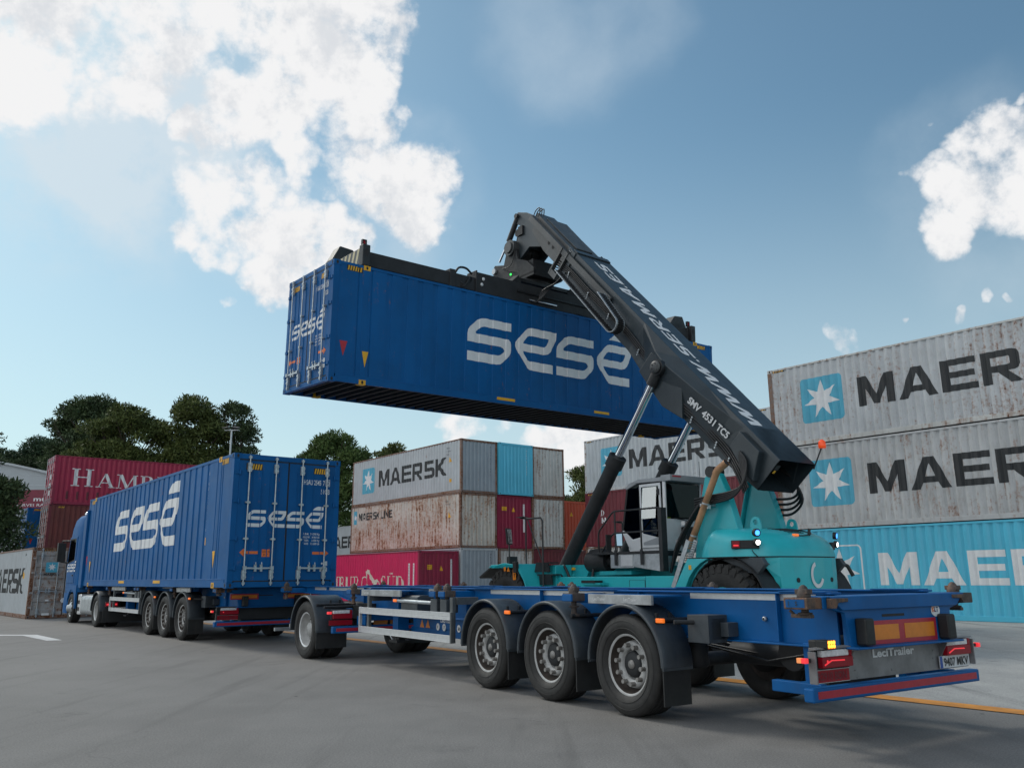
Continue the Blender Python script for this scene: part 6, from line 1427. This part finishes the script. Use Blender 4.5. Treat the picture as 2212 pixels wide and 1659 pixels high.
b = SB(); b.cbox((-8.62, .22, gz(-8.62, .22) + .02), (.07, .14, .05)); b.build('side_marker', m_amb, rs, bevel=.01)
b = SB(); b.tube([(-8.4, -1.55, 1.66), (-8.55, -1.68, 1.55), (-8.62, -1.74, 1.35)], .04, 8); b.build('rear_guard', m_black, rs)
# mast plates carrying the boom
for sy in (-1, 1):
    y0, y1 = sorted((sy * .66, sy * .86)); b = SB()
    b.prism([(-6.50, 1.3), (-6.72, 2.30), (-7.0, 3.42), (-7.14, 3.52), (-7.34, 3.46), (-7.50, 3.10), (-7.72, 2.36), (-7.95, 1.3)], y0, y1, 'xz')
    b.prism([(-6.62, 2.2), (-6.66, 2.2), (-7.02, 3.40), (-6.98, 3.42)], y0 - .10 if sy > 0 else y0, y1 if sy > 0 else y1 + .10, 'xz'); b.build('mast', m_teal, rs, bevel=.015)
    b = SB(); b.tube([(-7.18, sy * .60, 3.50), (-7.18, sy * .95, 3.50)], .12, 16); b.build('mast_pin', m_dark, rs)
b = SB(); b.box(-7.6, -6.8, -.65, .65, 1.3, 2.25); b.build('mast_cross_plate', m_teald, rs)
b = SB()
for k in range(4): b.hose([(-7.3, -.80 - .03 * k, 3.0 - k * .11), (-7.85, -.88, 2.98 - k * .11), (-8.10 - .03 * k, -.80, 3.12 - k * .06), (-8.05, -.62, 3.42), (-7.7, -.5, 3.7)], .028, 8)
for k in range(5): b.hose([(-6.75, .95, 2.75 + k * .05), (-7.2, 1.05, 2.82 + k * .04), (-7.75, 1.0, 2.92 + k * .03), (-8.0, .95, 3.2), (-8.05 + .04 * k, .86, 3.6), (-7.9, .84, 3.85)], .026, 8)
for k in range(3): b.hose([(-7.1, .92 + .04 * k, 3.0), (-6.75, .98 + .05 * k, 2.6), (-6.4, 1.1 + .05 * k, 2.0), (-6.25, 1.25, 1.45)], .030, 8)
b.build('mast_hose', m_hose, rs)
b = SB(); [b.box(u, u + .10, 1.06, 1.16, z, z + .08) for u, z in ((-6.62, 2.42), (-6.45, 2.06), (-6.3, 1.6), (-7.25, 2.72))]; b.build('hose_clamp', m_alu, rs)
b = SB(); b.tube([(-6.70, 1.16, 1.93), (-7.53, 1.16, 3.44)], .070, 20, caps=False); b.tube([(-7.50, 1.16, 3.40), (-7.56, 1.16, 3.475), (-7.80, 1.16, 3.61)], .076, 20, caps=False); b.build('exhaust_pipe', m_pipe, rs)
b = SB(); b.tube([(-7.782, 1.16, 3.600), (-7.790, 1.16, 3.604)], .071, 20); b.build('exhaust_mouth', m_int, rs)
b = SB(); b.box(-7.22, -7.0, .84, 1.10, 2.78, 2.84); [b.tube([(u - .005, 1.16, z - .01), (u + .005 - .02, 1.16, z + .02)], .080, 18) for u, z in ((-7.19, 2.82), (-6.84, 2.185))]; b.build('exhaust_bracket', m_galv, rs)
b = SB()
for k in range(20): f_ = k / 19; b.box(-6.62 - .42 * f_ - .02, -6.62 - .42 * f_ + .015, 1.36, 1.60, 1.18 + .86 * f_, 1.195 + .86 * f_)
for y in (1.36, 1.60): b.beam((-6.60, y, 1.15), (-7.06, y, 2.08), .02, .10)
b.build('ladder', m_galv, rs)
b = SB(); b.tube([(-8.45, -.9, 3.55), (-8.62, -.98, 3.98)], .016, 6); b.build('lamp_stalk', m_dark, rs)
b = SB(); b.lathe([(.001, -.02), (.075, -.02), (.08, .03), (.07, .12), (.03, .16), (.001, .165)], (-8.64, -.99, 4.0), 'z', 16); b.build('beacon', M('beacon_orange_red', (.65, .05, .01), .25, emit=.25, ecol=(1, .12, .02)), rs)
b = BB(); b.box(-.95, -.86, .36, .50, -.30, -.18); b.build('reversing_sensor', m_black, rs); b = BB(); b.box(-.955, -.9505, .40, .47, -.38, -.31); b.build('warning_sticker', m_yel, rs)
# ---- cab
b = SB(); sil = [(-4.65, 1.95), (-5.76, 1.95), (-5.76, 2.22), (-4.98, 2.20), (-4.50, 2.42), (-4.44, 2.40)]
cy0, cy1 = -.45, .80
b.box(-5.76, -4.64, cy0, cy1, 1.90, 1.99); b.box(-5.78, -5.72, cy0, cy1, 1.95, 2.62)
for y in ((cy1 - .05, cy1), (cy0, cy0 + .05)):
    b.prism([(-4.66, 1.96), (-5.70, 1.96), (-5.70, 2.06), (-5.02, 2.20), (-4.98, 2.24), (-4.75, 2.2), (-4.46, 2.42), (-4.42, 2.38)], y[0], y[1], 'xz')
    b.prism([(-5.78, 1.98), (-5.70, 1.98), (-5.72, 3.46), (-5.80, 3.46)], y[0] + .001, y[1] + .001, 'xz')
b.box(-4.70, -4.62, cy0, cy1, 1.96, 2.05); b.build('cab', m_cabw, rs, bevel=.012)
b = SB(); b.prism([(-5.86, 3.44), (-5.86, 3.54), (-5.0, 3.55), (-4.72, 3.48), (-4.58, 3.38), (-4.62, 3.34), (-4.98, 3.46)], cy0 - .02, cy1 + .02, 'xz'); b.box(-5.98, -5.70, cy0 + .05, cy1 + .02, 3.44, 3.58); b.build('cab_roof', m_cabg, rs, bevel=.02)
b = SB(); b.box(-5.984, -5.981, .45, .74, 3.53, 3.56); b.build('roof_marker', m_red, rs)
b = SB()
for y in (cy1 - .04, cy0 + .01):
    b.prism([(-4.98, 2.20), (-5.03, 2.20), (-5.05, 3.45), (-5.0, 3.45)], y, y + .03, 'xz')
b.prism([(-4.66, 3.36), (-4.60, 3.36), (-4.42, 2.40), (-4.46, 2.40)], cy1 - .04, cy1 - .01, 'xz'); b.prism([(-4.66, 3.36), (-4.60, 3.36), (-4.42, 2.40), (-4.46, 2.40)], cy0 + .01, cy0 + .04, 'xz')
b.build('cab_pillar', m_black, rs)
b = SB(); b.prism([(-5.05, 2.0), (-5.68, 2.0), (-5.68, 3.42), (-5.05, 3.42)], cy1 + .0015, cy1 + .030, 'xz', holes=[[(-5.10, 2.32), (-5.63, 2.20), (-5.63, 3.36), (-5.10, 3.36)]]); door = b.build('cab_door', m_cabw, rs, bevel=.004)
b = SB(); b.prism([(-5.12, 2.06), (-5.62, 2.06), (-5.62, 2.16), (-5.55, 2.22), (-5.12, 2.12)], cy1 + .031, cy1 + .034, 'xz'); b.build('door_vent', m_cabg, door)
b = SB(); b.prism([(-5.10, 2.32), (-5.63, 2.20), (-5.63, 3.36), (-5.10, 3.36)], cy1 + .012, cy1 + .016, 'xz'); b.build('door_glass', m_skyglass, door)
b = SB(); b.loft([[(x, cy1 + .105, 2.64), (x, cy1 + .110, 2.64), (x, cy1 + .037, 3.34), (x, cy1 + .032, 3.34)] for x in (-5.58, -5.16)]); b.build('door_pane', glass('bright_pane', (.5, .56, .56), 1.6, .26), door)
b = SB(); b.tube([(-5.64, cy1 + .05, 2.5), (-5.64, cy1 + .05, 2.7)], .015, 6); b.box(-5.66, -5.60, cy1 + .031, cy1 + .06, 3.15, 3.28); b.build('door_handle', m_black, door)
b = SB(); b.prism([(-4.98, 2.20), (-4.80, 2.16), (-4.48, 2.42), (-4.66, 3.36), (-4.98, 3.44)], cy1 - .022, cy1 - .018, 'xz'); b.prism([(-5.68, 2.20), (-4.80, 2.16), (-4.48, 2.42), (-4.66, 3.36), (-5.68, 3.44)], cy0 + .018, cy0 + .022, 'xz'); b.build('side_glass', m_darkglass, rs)
b = SB(); b.loft([[(-4.45, y, 2.42), (-4.44, y, 2.42), (-4.63, y, 3.36), (-4.64, y, 3.36)] for y in (cy0 + .05, cy1 - .05)]); b.build('front_glass', m_darkglass, rs)
b = SB(); b.box(-5.775, -5.77, cy0 + .05, cy1 - .05, 2.66, 3.42); b.build('rear_glass', m_darkglass, rs)
b = SB(); b.box(-5.95, -5.79, .0, .32, 2.02, 2.45); b.build('rear_box', m_under, rs, bevel=.02)
b = SB(); b.hose([(-5.80, .55, 2.64), (-5.84, .3, 2.60), (-5.83, 0, 2.58), (-5.80, -.2, 2.62)], .012, 6); b.build('rear_cable', m_hose, rs)
b = SB(); b.box(-5.62, -5.2, -.12, .42, 2.0, 2.34); b.box(-5.70, -5.58, -.12, .42, 2.3, 2.98); b.box(-4.9, -4.7, -.2, .5, 2.0, 2.75); b.tube([(-4.92, .15, 2.72), (-4.98, .15, 2.78)], .17, 16); b.build('seat', m_int, rs, bevel=.03)
# platform, railings, galvanised box, drum
b = SB(); b.box(-6.20, -4.15, .82, 1.52, 1.86, 1.91); b.box(-6.30, -6.20, 1.36, 1.53, 1.48, 2.80); b.box(-6.2, -4.6, .82, 1.4, 1.80, 1.855); b.build('platform', m_dark, rs, bevel=.006)
b = SB(); b.box(-5.42, -4.72, 1.05, 1.50, 1.56, 1.855); b.prism([(-6.18, 1.48), (-5.42, 1.58), (-5.42, 1.855), (-6.18, 1.855)], 1.06, 1.49, 'xz'); b.build('battery_box', m_galv, rs, bevel=.008)
b = SB(); b.box(-5.40, -5.05, 1.501, 1.515, 1.60, 1.83); b.build('box_lid', m_alu, rs, bevel=.004)
b = SB(); r_ = .020
b.tube([(-6.25, 1.52, 2.80), (-4.90, 1.52, 2.80), (-4.80, 1.52, 2.74), (-4.40, 1.50, 2.40), (-4.35, 1.49, 2.30), (-4.33, 1.47, 1.87)], r_, 8); b.tube([(-6.25, 1.52, 2.32), (-4.90, 1.52, 2.32), (-4.82, 1.52, 2.28), (-4.45, 1.49, 1.92), (-4.35, 1.47, 1.88)], r_, 8)
for u in (-4.92, -5.70): b.tube([(u, 1.52, 1.66), (u, 1.52, 2.80)], r_, 8); b.beam((u, 1.53, 1.62), (u, 1.53, 1.95), .07, .02, up=(0, 1, 0))
b.build('handrail', m_dark, rs)
b = SB(); b.tube([(-3.72, 1.15, 1.72), (-4.36, 1.15, 1.72)], .235, 24); b.tube([(-4.36, 1.15, 1.72), (-4.70, 1.15, 1.70)], .12, 18); b.prism([(-3.7, 1.84), (-4.40, 1.84), (-4.2, 2.02), (-3.85, 1.99)], 1.0, 1.3, 'xz'); b.tube([(-3.95, 1.3, 1.55), (-3.98, 1.36, 1.40), (-4.0, 1.5, .95)], .03, 8); b.build('air_filter', m_under, rs, bevel=.008)
b = SB(); b.tube([(-4.80, 1.35, 1.92), (-4.80, 1.35, 2.02)], .012, 6); b.cbox((-4.78, 1.60, 2.12), (.03, .16, .34)); b.tube([(-4.78, 1.52, 2.0), (-4.78, 1.60, 2.05)], .012, 6); b.build('mirror', m_black, rs, bevel=.01)
b = SB(); b.tube([(-5.9, -.3, 3.55), (-5.9, -.3, 3.95)], .006, 6); b.build('aerial', m_black, rs)
# ---- driver
def driver():
    me = bpy.data.meshes.new('person'); J = [((-5.42, .15, 2.40), .15), ((-5.44, .15, 2.62), .14), ((-5.45, .15, 2.84), .15), ((-5.44, .15, 2.98), .06), ((-5.43, .15, 3.06), .075), ((-5.42, .15, 3.17), .095), ((-5.42, .15, 3.25), .06),
        ((-5.42, .36, 2.88), .062), ((-5.30, .42, 2.66), .05), ((-5.05, .30, 2.70), .04), ((-4.99, .26, 2.72), .035), ((-5.42, -.06, 2.88), .062), ((-5.30, -.12, 2.66), .05), ((-5.05, 0, 2.70), .04), ((-4.99, .04, 2.72), .035),
        ((-5.30, .25, 2.38), .09), ((-5.0, .27, 2.42), .075), ((-4.92, .27, 2.08), .055), ((-4.82, .27, 2.03), .045), ((-5.30, .05, 2.38), .09), ((-5.0, .03, 2.42), .075), ((-4.92, .03, 2.08), .055), ((-4.82, .03, 2.03), .045)]
    E_ = [(0, 1), (1, 2), (2, 3), (3, 4), (4, 5), (5, 6), (2, 7), (7, 8), (8, 9), (9, 10), (2, 11), (11, 12), (12, 13), (13, 14), (0, 15), (15, 16), (16, 17), (17, 18), (0, 19), (19, 20), (20, 21), (21, 22)]
    me.from_pydata([tuple(SM @ TS @ Vector(p)) for p, r_ in J], E_, [])
    o = bpy.data.objects.new('person', me); COL.objects.link(o)
    o.modifiers.new('skin', 'SKIN'); 
    if not me.skin_vertices: me.skin_vertices.new() if hasattr(me.skin_vertices, 'new') else None
    for i, (p, r_) in enumerate(J): me.skin_vertices[0].data[i].radius = (r_, r_)
    me.skin_vertices[0].data[0].use_root = True
    s = o.modifiers.new('sub', 'SUBSURF'); s.levels = 1; s.render_levels = 2
    mt = bpy.data.materials.new('person'); mt.use_nodes = True; t = NT(mt.node_tree); pz = t.n('ShaderNodeSeparateXYZ', ins={0: t.n('ShaderNodeTexCoord').outputs['Object']}).outputs[2]
    col = t.mix(t.math('GREATER_THAN', pz, 2.98), c4((.02, .03, .08)), c4((.36, .20, .14))); col = t.mix(t.math('GREATER_THAN', pz, 3.17), col, c4((.03, .02, .015))); t.put(t.N['Principled BSDF'].inputs['Base Color'], col); t.N['Principled BSDF'].inputs['Roughness'].default_value = .7
    me.materials.append(mt); tag(o, 'driver in a high visibility yellow vest seated in the stacker cab', 'person')
    b = MB(); b.T = SM @ TS; L_ = []
    for z, rx, ry in ((2.42, .17, .21), (2.6, .165, .20), (2.8, .17, .22), (2.93, .13, .19)): L_.append([(-5.44 + rx * math.cos(a), .15 + ry * math.sin(a), z) for a in [2 * math.pi * k / 20 for k in range(20)]])
    b.loft(L_, sm=True); b.build('safety_vest', M('hi_vis_yellow', (.42, .75, .02), .6, emit=0), o)
driver()
# ------------------------------------------------------------------ trees
def leaf_mat(name, c0, c1):
    mt = bpy.data.materials.new(name); mt.use_nodes = True; t = NT(mt.node_tree); b = t.N['Principled BSDF']
    p = t.n('ShaderNodeTexCoord').outputs['Object']; n1 = t.noise(p, .55, 4, .6); n2 = t.noise(p, 4.0, 3, .6)
    t.put(b.inputs['Base Color'], t.mix(t.ss(t.math('ADD', t.math('MULTIPLY', n1, .6), t.math('MULTIPLY', n2, .4)), .35, .65), c4(c0), c4(c1)))
    b.inputs['Roughness'].default_value = .65; b.inputs['Specular IOR Level'].default_value = .3
    b.inputs['Transmission Weight'].default_value = 0.0
    return mt
lf_dark = leaf_mat('pine_dark', (.030, .052, .024), (.062, .090, .032)); lf_mid = leaf_mat('pine_olive', (.042, .064, .018), (.105, .122, .028)); lf_br = leaf_mat('pine_bright', (.045, .085, .024), (.095, .140, .036)); lf_blue = leaf_mat('leaf_blue_green', (.030, .060, .034), (.058, .095, .046))
m_bark = M('bark', (.07, .05, .038), .85, var=.3, sc=6, bump=.4, bsc=20)
def tree(name, label, x, y, trunk_h, blobs, mat, leaf=.28, dens=1.0, seed=1, group='trees behind the containers', rt=.35, cat='tree', base=0.0):
    """blobs: (dx, dy, z, rx, ry, rz) clumps of foliage around the trunk"""
    rg = np.random.default_rng(seed); t = thing(name, label, cat, (x, y, base), group=group)
    b = MB(); rr_ = random.Random(seed); pts = [(0, 0, 0)]
    for k in range(1, 6): pts.append((rr_.uniform(-.3, .3) * k * .4, rr_.uniform(-.3, .3) * k * .4, trunk_h * k / 5))
    b.tube(pts, rt, 8, r1=rt * .5)
    for (dx, dy, z, rx, ry, rz) in blobs:
        z0 = min(trunk_h * .95, max(trunk_h * .35, z - base - rz * 1.2)); f_ = z0 / trunk_h; i = min(4, int(f_ * 5)); s0 = Vector(pts[i]).lerp(Vector(pts[i + 1]), f_ * 5 - i); e = Vector((dx, dy, z - base)); mid = (s0 + e) / 2 + Vector((0, 0, -.3)); b.tube([s0, mid, e], rt * .38, 6, r1=rt * .08)
        for q in range(5): e2 = e + Vector((rr_.uniform(-.8, .8) * rx, rr_.uniform(-.8, .8) * ry, rr_.uniform(-.2, .7) * rz)); b.tube([mid, (mid + e2) / 2, e2], rt * .16, 5, r1=.03)
    b.build('trunk', m_bark, t)
    VS, NF = [], 0
    for (dx, dy, z, rx, ry, rz) in blobs:
        # sub-clumps over the blob surface, leaf tufts over the sub-clumps
        ns = max(10, int(6.0 * (rx * ry * rz) ** (2 / 3))); d = rg.normal(size=(ns, 3)); d /= np.linalg.norm(d, axis=1)[:, None]; d[:, 2] = np.where(d[:, 2] < -.35, -d[:, 2], d[:, 2])
        cen = np.array([dx, dy, z - base]) + d * np.array([rx, ry, rz]) * rg.uniform(.45, .98, (ns, 1)); sr = rg.uniform(.30, .54, ns) * (rx * ry * rz) ** (1 / 3)
        for c_, s_ in zip(cen, sr):
            n = int(170 * dens * (s_ / .8) ** 1.8) + 14; q = rg.normal(size=(n, 3)); q /= np.linalg.norm(q, axis=1)[:, None]
            p = c_ + q * s_ * np.array([1.25, 1.25, .72]) * rg.uniform(.55, 1.05, (n, 1))
            ax = q * .55 + rg.normal(size=(n, 3)) * .6 + np.array([0, 0, .45]); ax /= np.linalg.norm(ax, axis=1)[:, None]
            sd_ = np.cross(ax, rg.normal(size=(n, 3))); sd_ /= np.linalg.norm(sd_, axis=1)[:, None]; ln = leaf * rg.uniform(.6, 1.4, (n, 1))
            VS.append(np.stack([p - sd_ * ln * .22, p + sd_ * ln * .22, p + ax * ln + sd_ * ln * .06, p + ax * ln * .9 - sd_ * ln * .1], 1).reshape(-1, 3))
    V_ = np.concatenate(VS); n4 = len(V_) // 4; me = bpy.data.meshes.new('crown'); me.vertices.add(len(V_)); me.vertices.foreach_set('co', V_.ravel().astype(np.float32)); me.loops.add(n4 * 4); me.loops.foreach_set('vertex_index', np.arange(n4 * 4, dtype=np.int32)); me.polygons.add(n4); me.polygons.foreach_set('loop_start', np.arange(0, n4 * 4, 4, dtype=np.int32)); me.polygons.foreach_set('loop_total', np.full(n4, 4, dtype=np.int32)); me.update(); me.validate(); me.materials.append(mat)
    put('crown', me, t); return t
def B_(*q): return [(x, y, z, r, ry or r, rz) for x, y, z, r, ry, rz in q]
tree('pine_tree', 'large dark umbrella pine, tallest and leftmost of the row behind the red container', -44.4, 86, 14, B_((0, 0, 18.3, 2.5, 2.6, 1.9), (-2.3, 0, 16.3, 1.7, 2, 1.6), (2.4, 0, 17.3, 1.9, 2, 1.7), (-2.2, 0, 13.7, 1.8, 2, 1.6), (.6, 0, 14.8, 2.5, 2.6, 1.9), (3.0, 0, 14.4, 1.6, 2, 1.8), (-.5, 0, 11.6, 2.8, 2.4, 1.7)), lf_dark, seed=1, dens=1.2)
tree('pine_tree', 'broad olive green pine right of the tallest dark one', -37.9, 80, 12, B_((-1.7, 0, 15.0, 1.9, 2, 1.6), (.8, 0, 16.1, 1.9, 2, 1.6), (2.9, 0, 14.7, 1.6, 2, 1.7), (-3.2, 0, 12.7, 1.8, 2, 1.5), (-.2, -.5, 12.9, 2.2, 2, 1.7), (2.5, 0, 11.8, 1.9, 2, 1.7), (-1.5, 0, 10.2, 3.0, 2.4, 1.6)), lf_mid, seed=2, dens=1.2)
tree('pine_tree', 'olive green pine with a rounded top in the middle of the row', -31.7, 82, 12, B_((0, 0, 17.2, 2.1, 2.2, 1.8), (-1.6, 0, 15.0, 1.7, 2, 1.6), (1.6, 0, 15.1, 1.7, 2, 1.7), (-.5, -.5, 12.8, 2.3, 2, 1.7), (1.8, 0, 12.4, 1.6, 2, 1.6), (0, 0, 10.4, 3, 2.4, 1.7)), lf_mid, seed=3, dens=1.2)
tree('pine_tree', 'dark feathery pine at the right end of the row, beside the lamp post', -28.5, 84, 12, B_((0, 0, 17.5, 1.7, 2, 1.5), (1.1, 0, 15.6, 1.5, 1.8, 1.5), (.9, 0, 13.4, 1.4, 1.8, 1.5), (-.9, 0, 15.3, 1.4, 1.8, 1.6), (-.5, 0, 12.6, 1.8, 2, 1.7), (0, 0, 10.4, 2.2, 2, 1.5)), lf_dark, seed=4, leaf=.30, dens=.8)
tree('pine_tree', 'round crowned green pine between the lorry and the middle stack', -17.8, 83, 9.5, B_((0, 0, 13.9, 2.0, 2.2, 1.6), (-2.0, 0, 12.3, 1.6, 2, 1.5), (1.9, 0, 12.6, 1.6, 2, 1.5), (-.5, -.5, 11.2, 2.4, 2, 1.6), (-2.3, 0, 9.4, 1.6, 2, 1.6), (1.3, 0, 9.5, 2.1, 2, 1.7), (-.6, -.5, 7.0, 2.7, 2.2, 1.8)), lf_br, seed=5, dens=1.2)
tree('pine_tree', 'yellowish green tree just right of the round crowned pine', -12.4, 83, 9, B_((0, 0, 13.0, 1.5, 1.6, 1.3), (1.1, 0, 11.9, 1.2, 1.5, 1.2), (-.9, 0, 11.3, 1.4, 1.6, 1.4), (.2, 0, 9.8, 1.8, 1.8, 1.6), (0, 0, 7.4, 2.0, 2, 1.8)), lf_mid, seed=6, dens=1.1)
tree('leafy_tree', 'dark tree in the gap between the two grey stacks', 4.2, 84, 6.5, [(-.6, 0, 8.8, 1.9, 2, 1.6), (-1.6, 0, 7.0, 2.2, 2, 1.8), (.9, 0, 7.0, 2.0, 2, 1.8), (0, 0, 5.0, 2.6, 2, 1.8)], lf_dark, seed=7)
tree('leafy_tree', 'paler tree rising at the left edge of the grey container behind the boom', 7.2, 82, 8, [(-.2, 0, 10.6, 1.5, 1.8, 1.6), (.6, 0, 9.0, 1.8, 1.8, 1.6), (-.8, 0, 7.6, 1.8, 2, 1.6), (.2, 0, 5.6, 2.2, 2, 1.8)], lf_mid, seed=8, dens=.8)
tree('leafy_tree', 'dark leafy tree cut off by the left edge of the view', -54.5, 84, 11, [(-.6, 0, 14.6, 2.2, 2.4, 2.2), (.6, 0, 12.4, 2.2, 2.4, 2.0), (-1.4, 0, 11.0, 2.6, 2.6, 2.2)], lf_dark, seed=9, dens=.8)
tree('leafy_tree', 'bushy near tree at the far left standing in front of the white building', -27.6, 42.8, 4, [(-.6, 0, 7.2, 1.3, 1.3, 1.2), (.1, 0, 5.9, 1.5, 1.4, 1.3), (1.3, 0, 5.4, 1.35, 1.2, 1.1), (-.5, 0, 4.6, 1.8, 1.4, 1.4), (1.2, .2, 3.9, 1.5, 1.3, 1.3), (-.8, 0, 3.0, 1.9, 1.4, 1.4), (1.0, 0, 2.6, 1.6, 1.3, 1.3)], lf_dark, leaf=.20, seed=10, rt=.14, dens=2.4)
for i, (x, y, z, s_) in enumerate(((-56.2, 92, 13.8, 2.0), (-52.6, 93, 15.2, 2.4), (-49.6, 94, 14.8, 2.0), (-52.5, 90, 12.6, 2.2), (-48.2, 88, 12.0, 1.7))):
    tree('leafy_tree', ('hillside tree behind the curved roof, leftmost of the small group', 'tallest hillside tree behind the curved roof', 'hillside tree touching the tall dark pine', 'low hillside bush right behind the curved roof top', 'grey green bush at the roof slope beside the red container')[i], x, y, z - 7, [(0, 0, z, s_, s_, s_ * .8), (-s_ * .6, 0, z - 1.6, s_ * .9, s_, s_ * .8), (s_ * .6, 0, z - 1.8, s_ * .9, s_, s_ * .8), (0, 0, z - 3.4, s_ * 1.3, s_, s_ * .9)], lf_blue if i != 3 else lf_dark, seed=20 + i, dens=.9, group='trees on the hillside')
# hillside
b = MB(); hv = []; nx, ny = 40, 14
for i in range(nx + 1):
    for j in range(ny + 1):
        x = -190 + 250 * i / nx; y = 86 + 90 * j / ny; e = max(0, 1 - abs(x + 75) / 85) ; hgt = 15.5 * math.sin(min(1, j / 8) * math.pi / 2) * (e ** .6) * (1 + .10 * noise.noise((x * .08, y * .08, 0)))
        hv.append((x, y, hgt - .3))
b.add(hv, [(i * (ny + 1) + j, (i + 1) * (ny + 1) + j, (i + 1) * (ny + 1) + j + 1, i * (ny + 1) + j + 1) for i in range(nx) for j in range(ny)], True)
tag(b.build('hill', leaf_mat('hill_scrub', (.022, .034, .016), (.045, .052, .024))), kind='structure')
# ------------------------------------------------------------------ curved roof building at the left, lamp post
def building():
    t = thing('warehouse', 'pale curved roof building with a dark red lettered band behind the left stack', 'building', (-38.5, 66, 0))
    x0, x1 = -16, 4.6; prof = [(x1, 8.85)]
    for k in range(25): x = x1 - (x1 - x0) * k / 24; prof.append((x, 8.85 + 2.05 * math.sin(min(1, (x1 - x) / 11.5) * math.pi / 2) - max(0, (x0 + 9 - x)) * .04))
    b = MB(); b.prism([(x0, 0)] + [(x1, 0)] + prof[1:], 0, 24, 'xz'); b.build('wall', M('cladding_pale', (.36, .39, .41), .5, var=.05, sc=1), t)
    b = MB(); b.prism(prof[1:] + [(p[0], p[1] + .16) for p in prof[:0:-1]], -.25, 24.2, 'xz'); b.build('roof', M('roof_sheet', (.40, .43, .45), .45, var=.06, sc=.8), t)
    b = MB(); b.box(x0, x1 + .05, -.08, -.003, 6.95, 8.40); band = b.build('sign_band', M('sign_dark_red', (.17, .008, .030), .45), t)
    f = Face((0, -.081, 0), (1, 0, 0), (0, 0, 1))
    text(band, f, 'L', -3.2, 7.52, .36, m_white, bold=.02); text(band, f, 'E', -1.8, 7.52, .36, m_white, bold=.02); text(band, f, 'multima', .75, 7.52, .34, m_white, width=2.7, bold=.02); text(band, f, 'SERVEI RAPID', -.55, 7.10, .22, m_white, width=2.9)
    V, T = flat_tris([[[(1.82, 7.345), (1.92, 7.40), (1.86, 7.40), (1.78, 7.345)]]]); mark(band, 'accent_mark', f, V, T, m_white)
    b = MB(); [b.box(x0, x1, -.02, -.003, z, z + .04) for z in (8.75, 9.5)]; [b.box(x, x + .04, -.025, -.003, 8.41, 8.8) for x in (-10, -4, 2.0)]; b.build('cladding_seam', M('seam', (.45, .48, .5), .5), t)
building()
def house(label, x, y, z, w_, h, colr):
    t = thing('hillside_house', label, 'house', (x, y, z)); b = MB(); b.box(-w_ / 2, w_ / 2, 0, 4, 0, h); b.build('wall', M(colr[0], colr[1], .7, var=.1), t)
    b = MB(); b.prism([(-w_ / 2 - .2, h), (w_ / 2 + .2, h), (0, h + w_ * .2)], -.2, 4.2, 'xz'); b.build('roof', M('terracotta', (.24, .09, .05), .8, var=.2, sc=6), t)
    b = MB(); b.box(-w_ * .2, w_ * .1, -.02, -.002, h * .35, h * .75); b.build('window', m_int, t)
house('small pale hillside house with a tiled roof peeping over the curved roof', -52.6, 88.5, 9.2, 3.0, 2.6, ('plaster_pale', (.30, .27, .24)))
house('grey hillside house half hidden by the trees', -55.5, 98, 13.0, 2.6, 3.4, ('plaster_grey', (.20, .20, .20)))
t = thing('lamp_post', 'slim grey lamp post with twin flood lamps beside the dark pine', 'lamp post', (-23.9, 70, 0))
b = MB(); b.tube([(0, 0, 0), (0, 0, 13.8)], .13, 10, r1=.07); b.build('pole', m_galv, t)
b = MB(); b.box(-.6, .6, -.04, .04, 13.7, 13.78); b.build('cross_arm', m_galv, t)
for sx in (-1, 1): b = MB(); b.cbox((sx * .42, -.2, 13.92), (.5, .5, .12), Euler((.25, sx * .15, 0)).to_matrix()); b.build('flood_lamp', m_dark, t, bevel=.02)
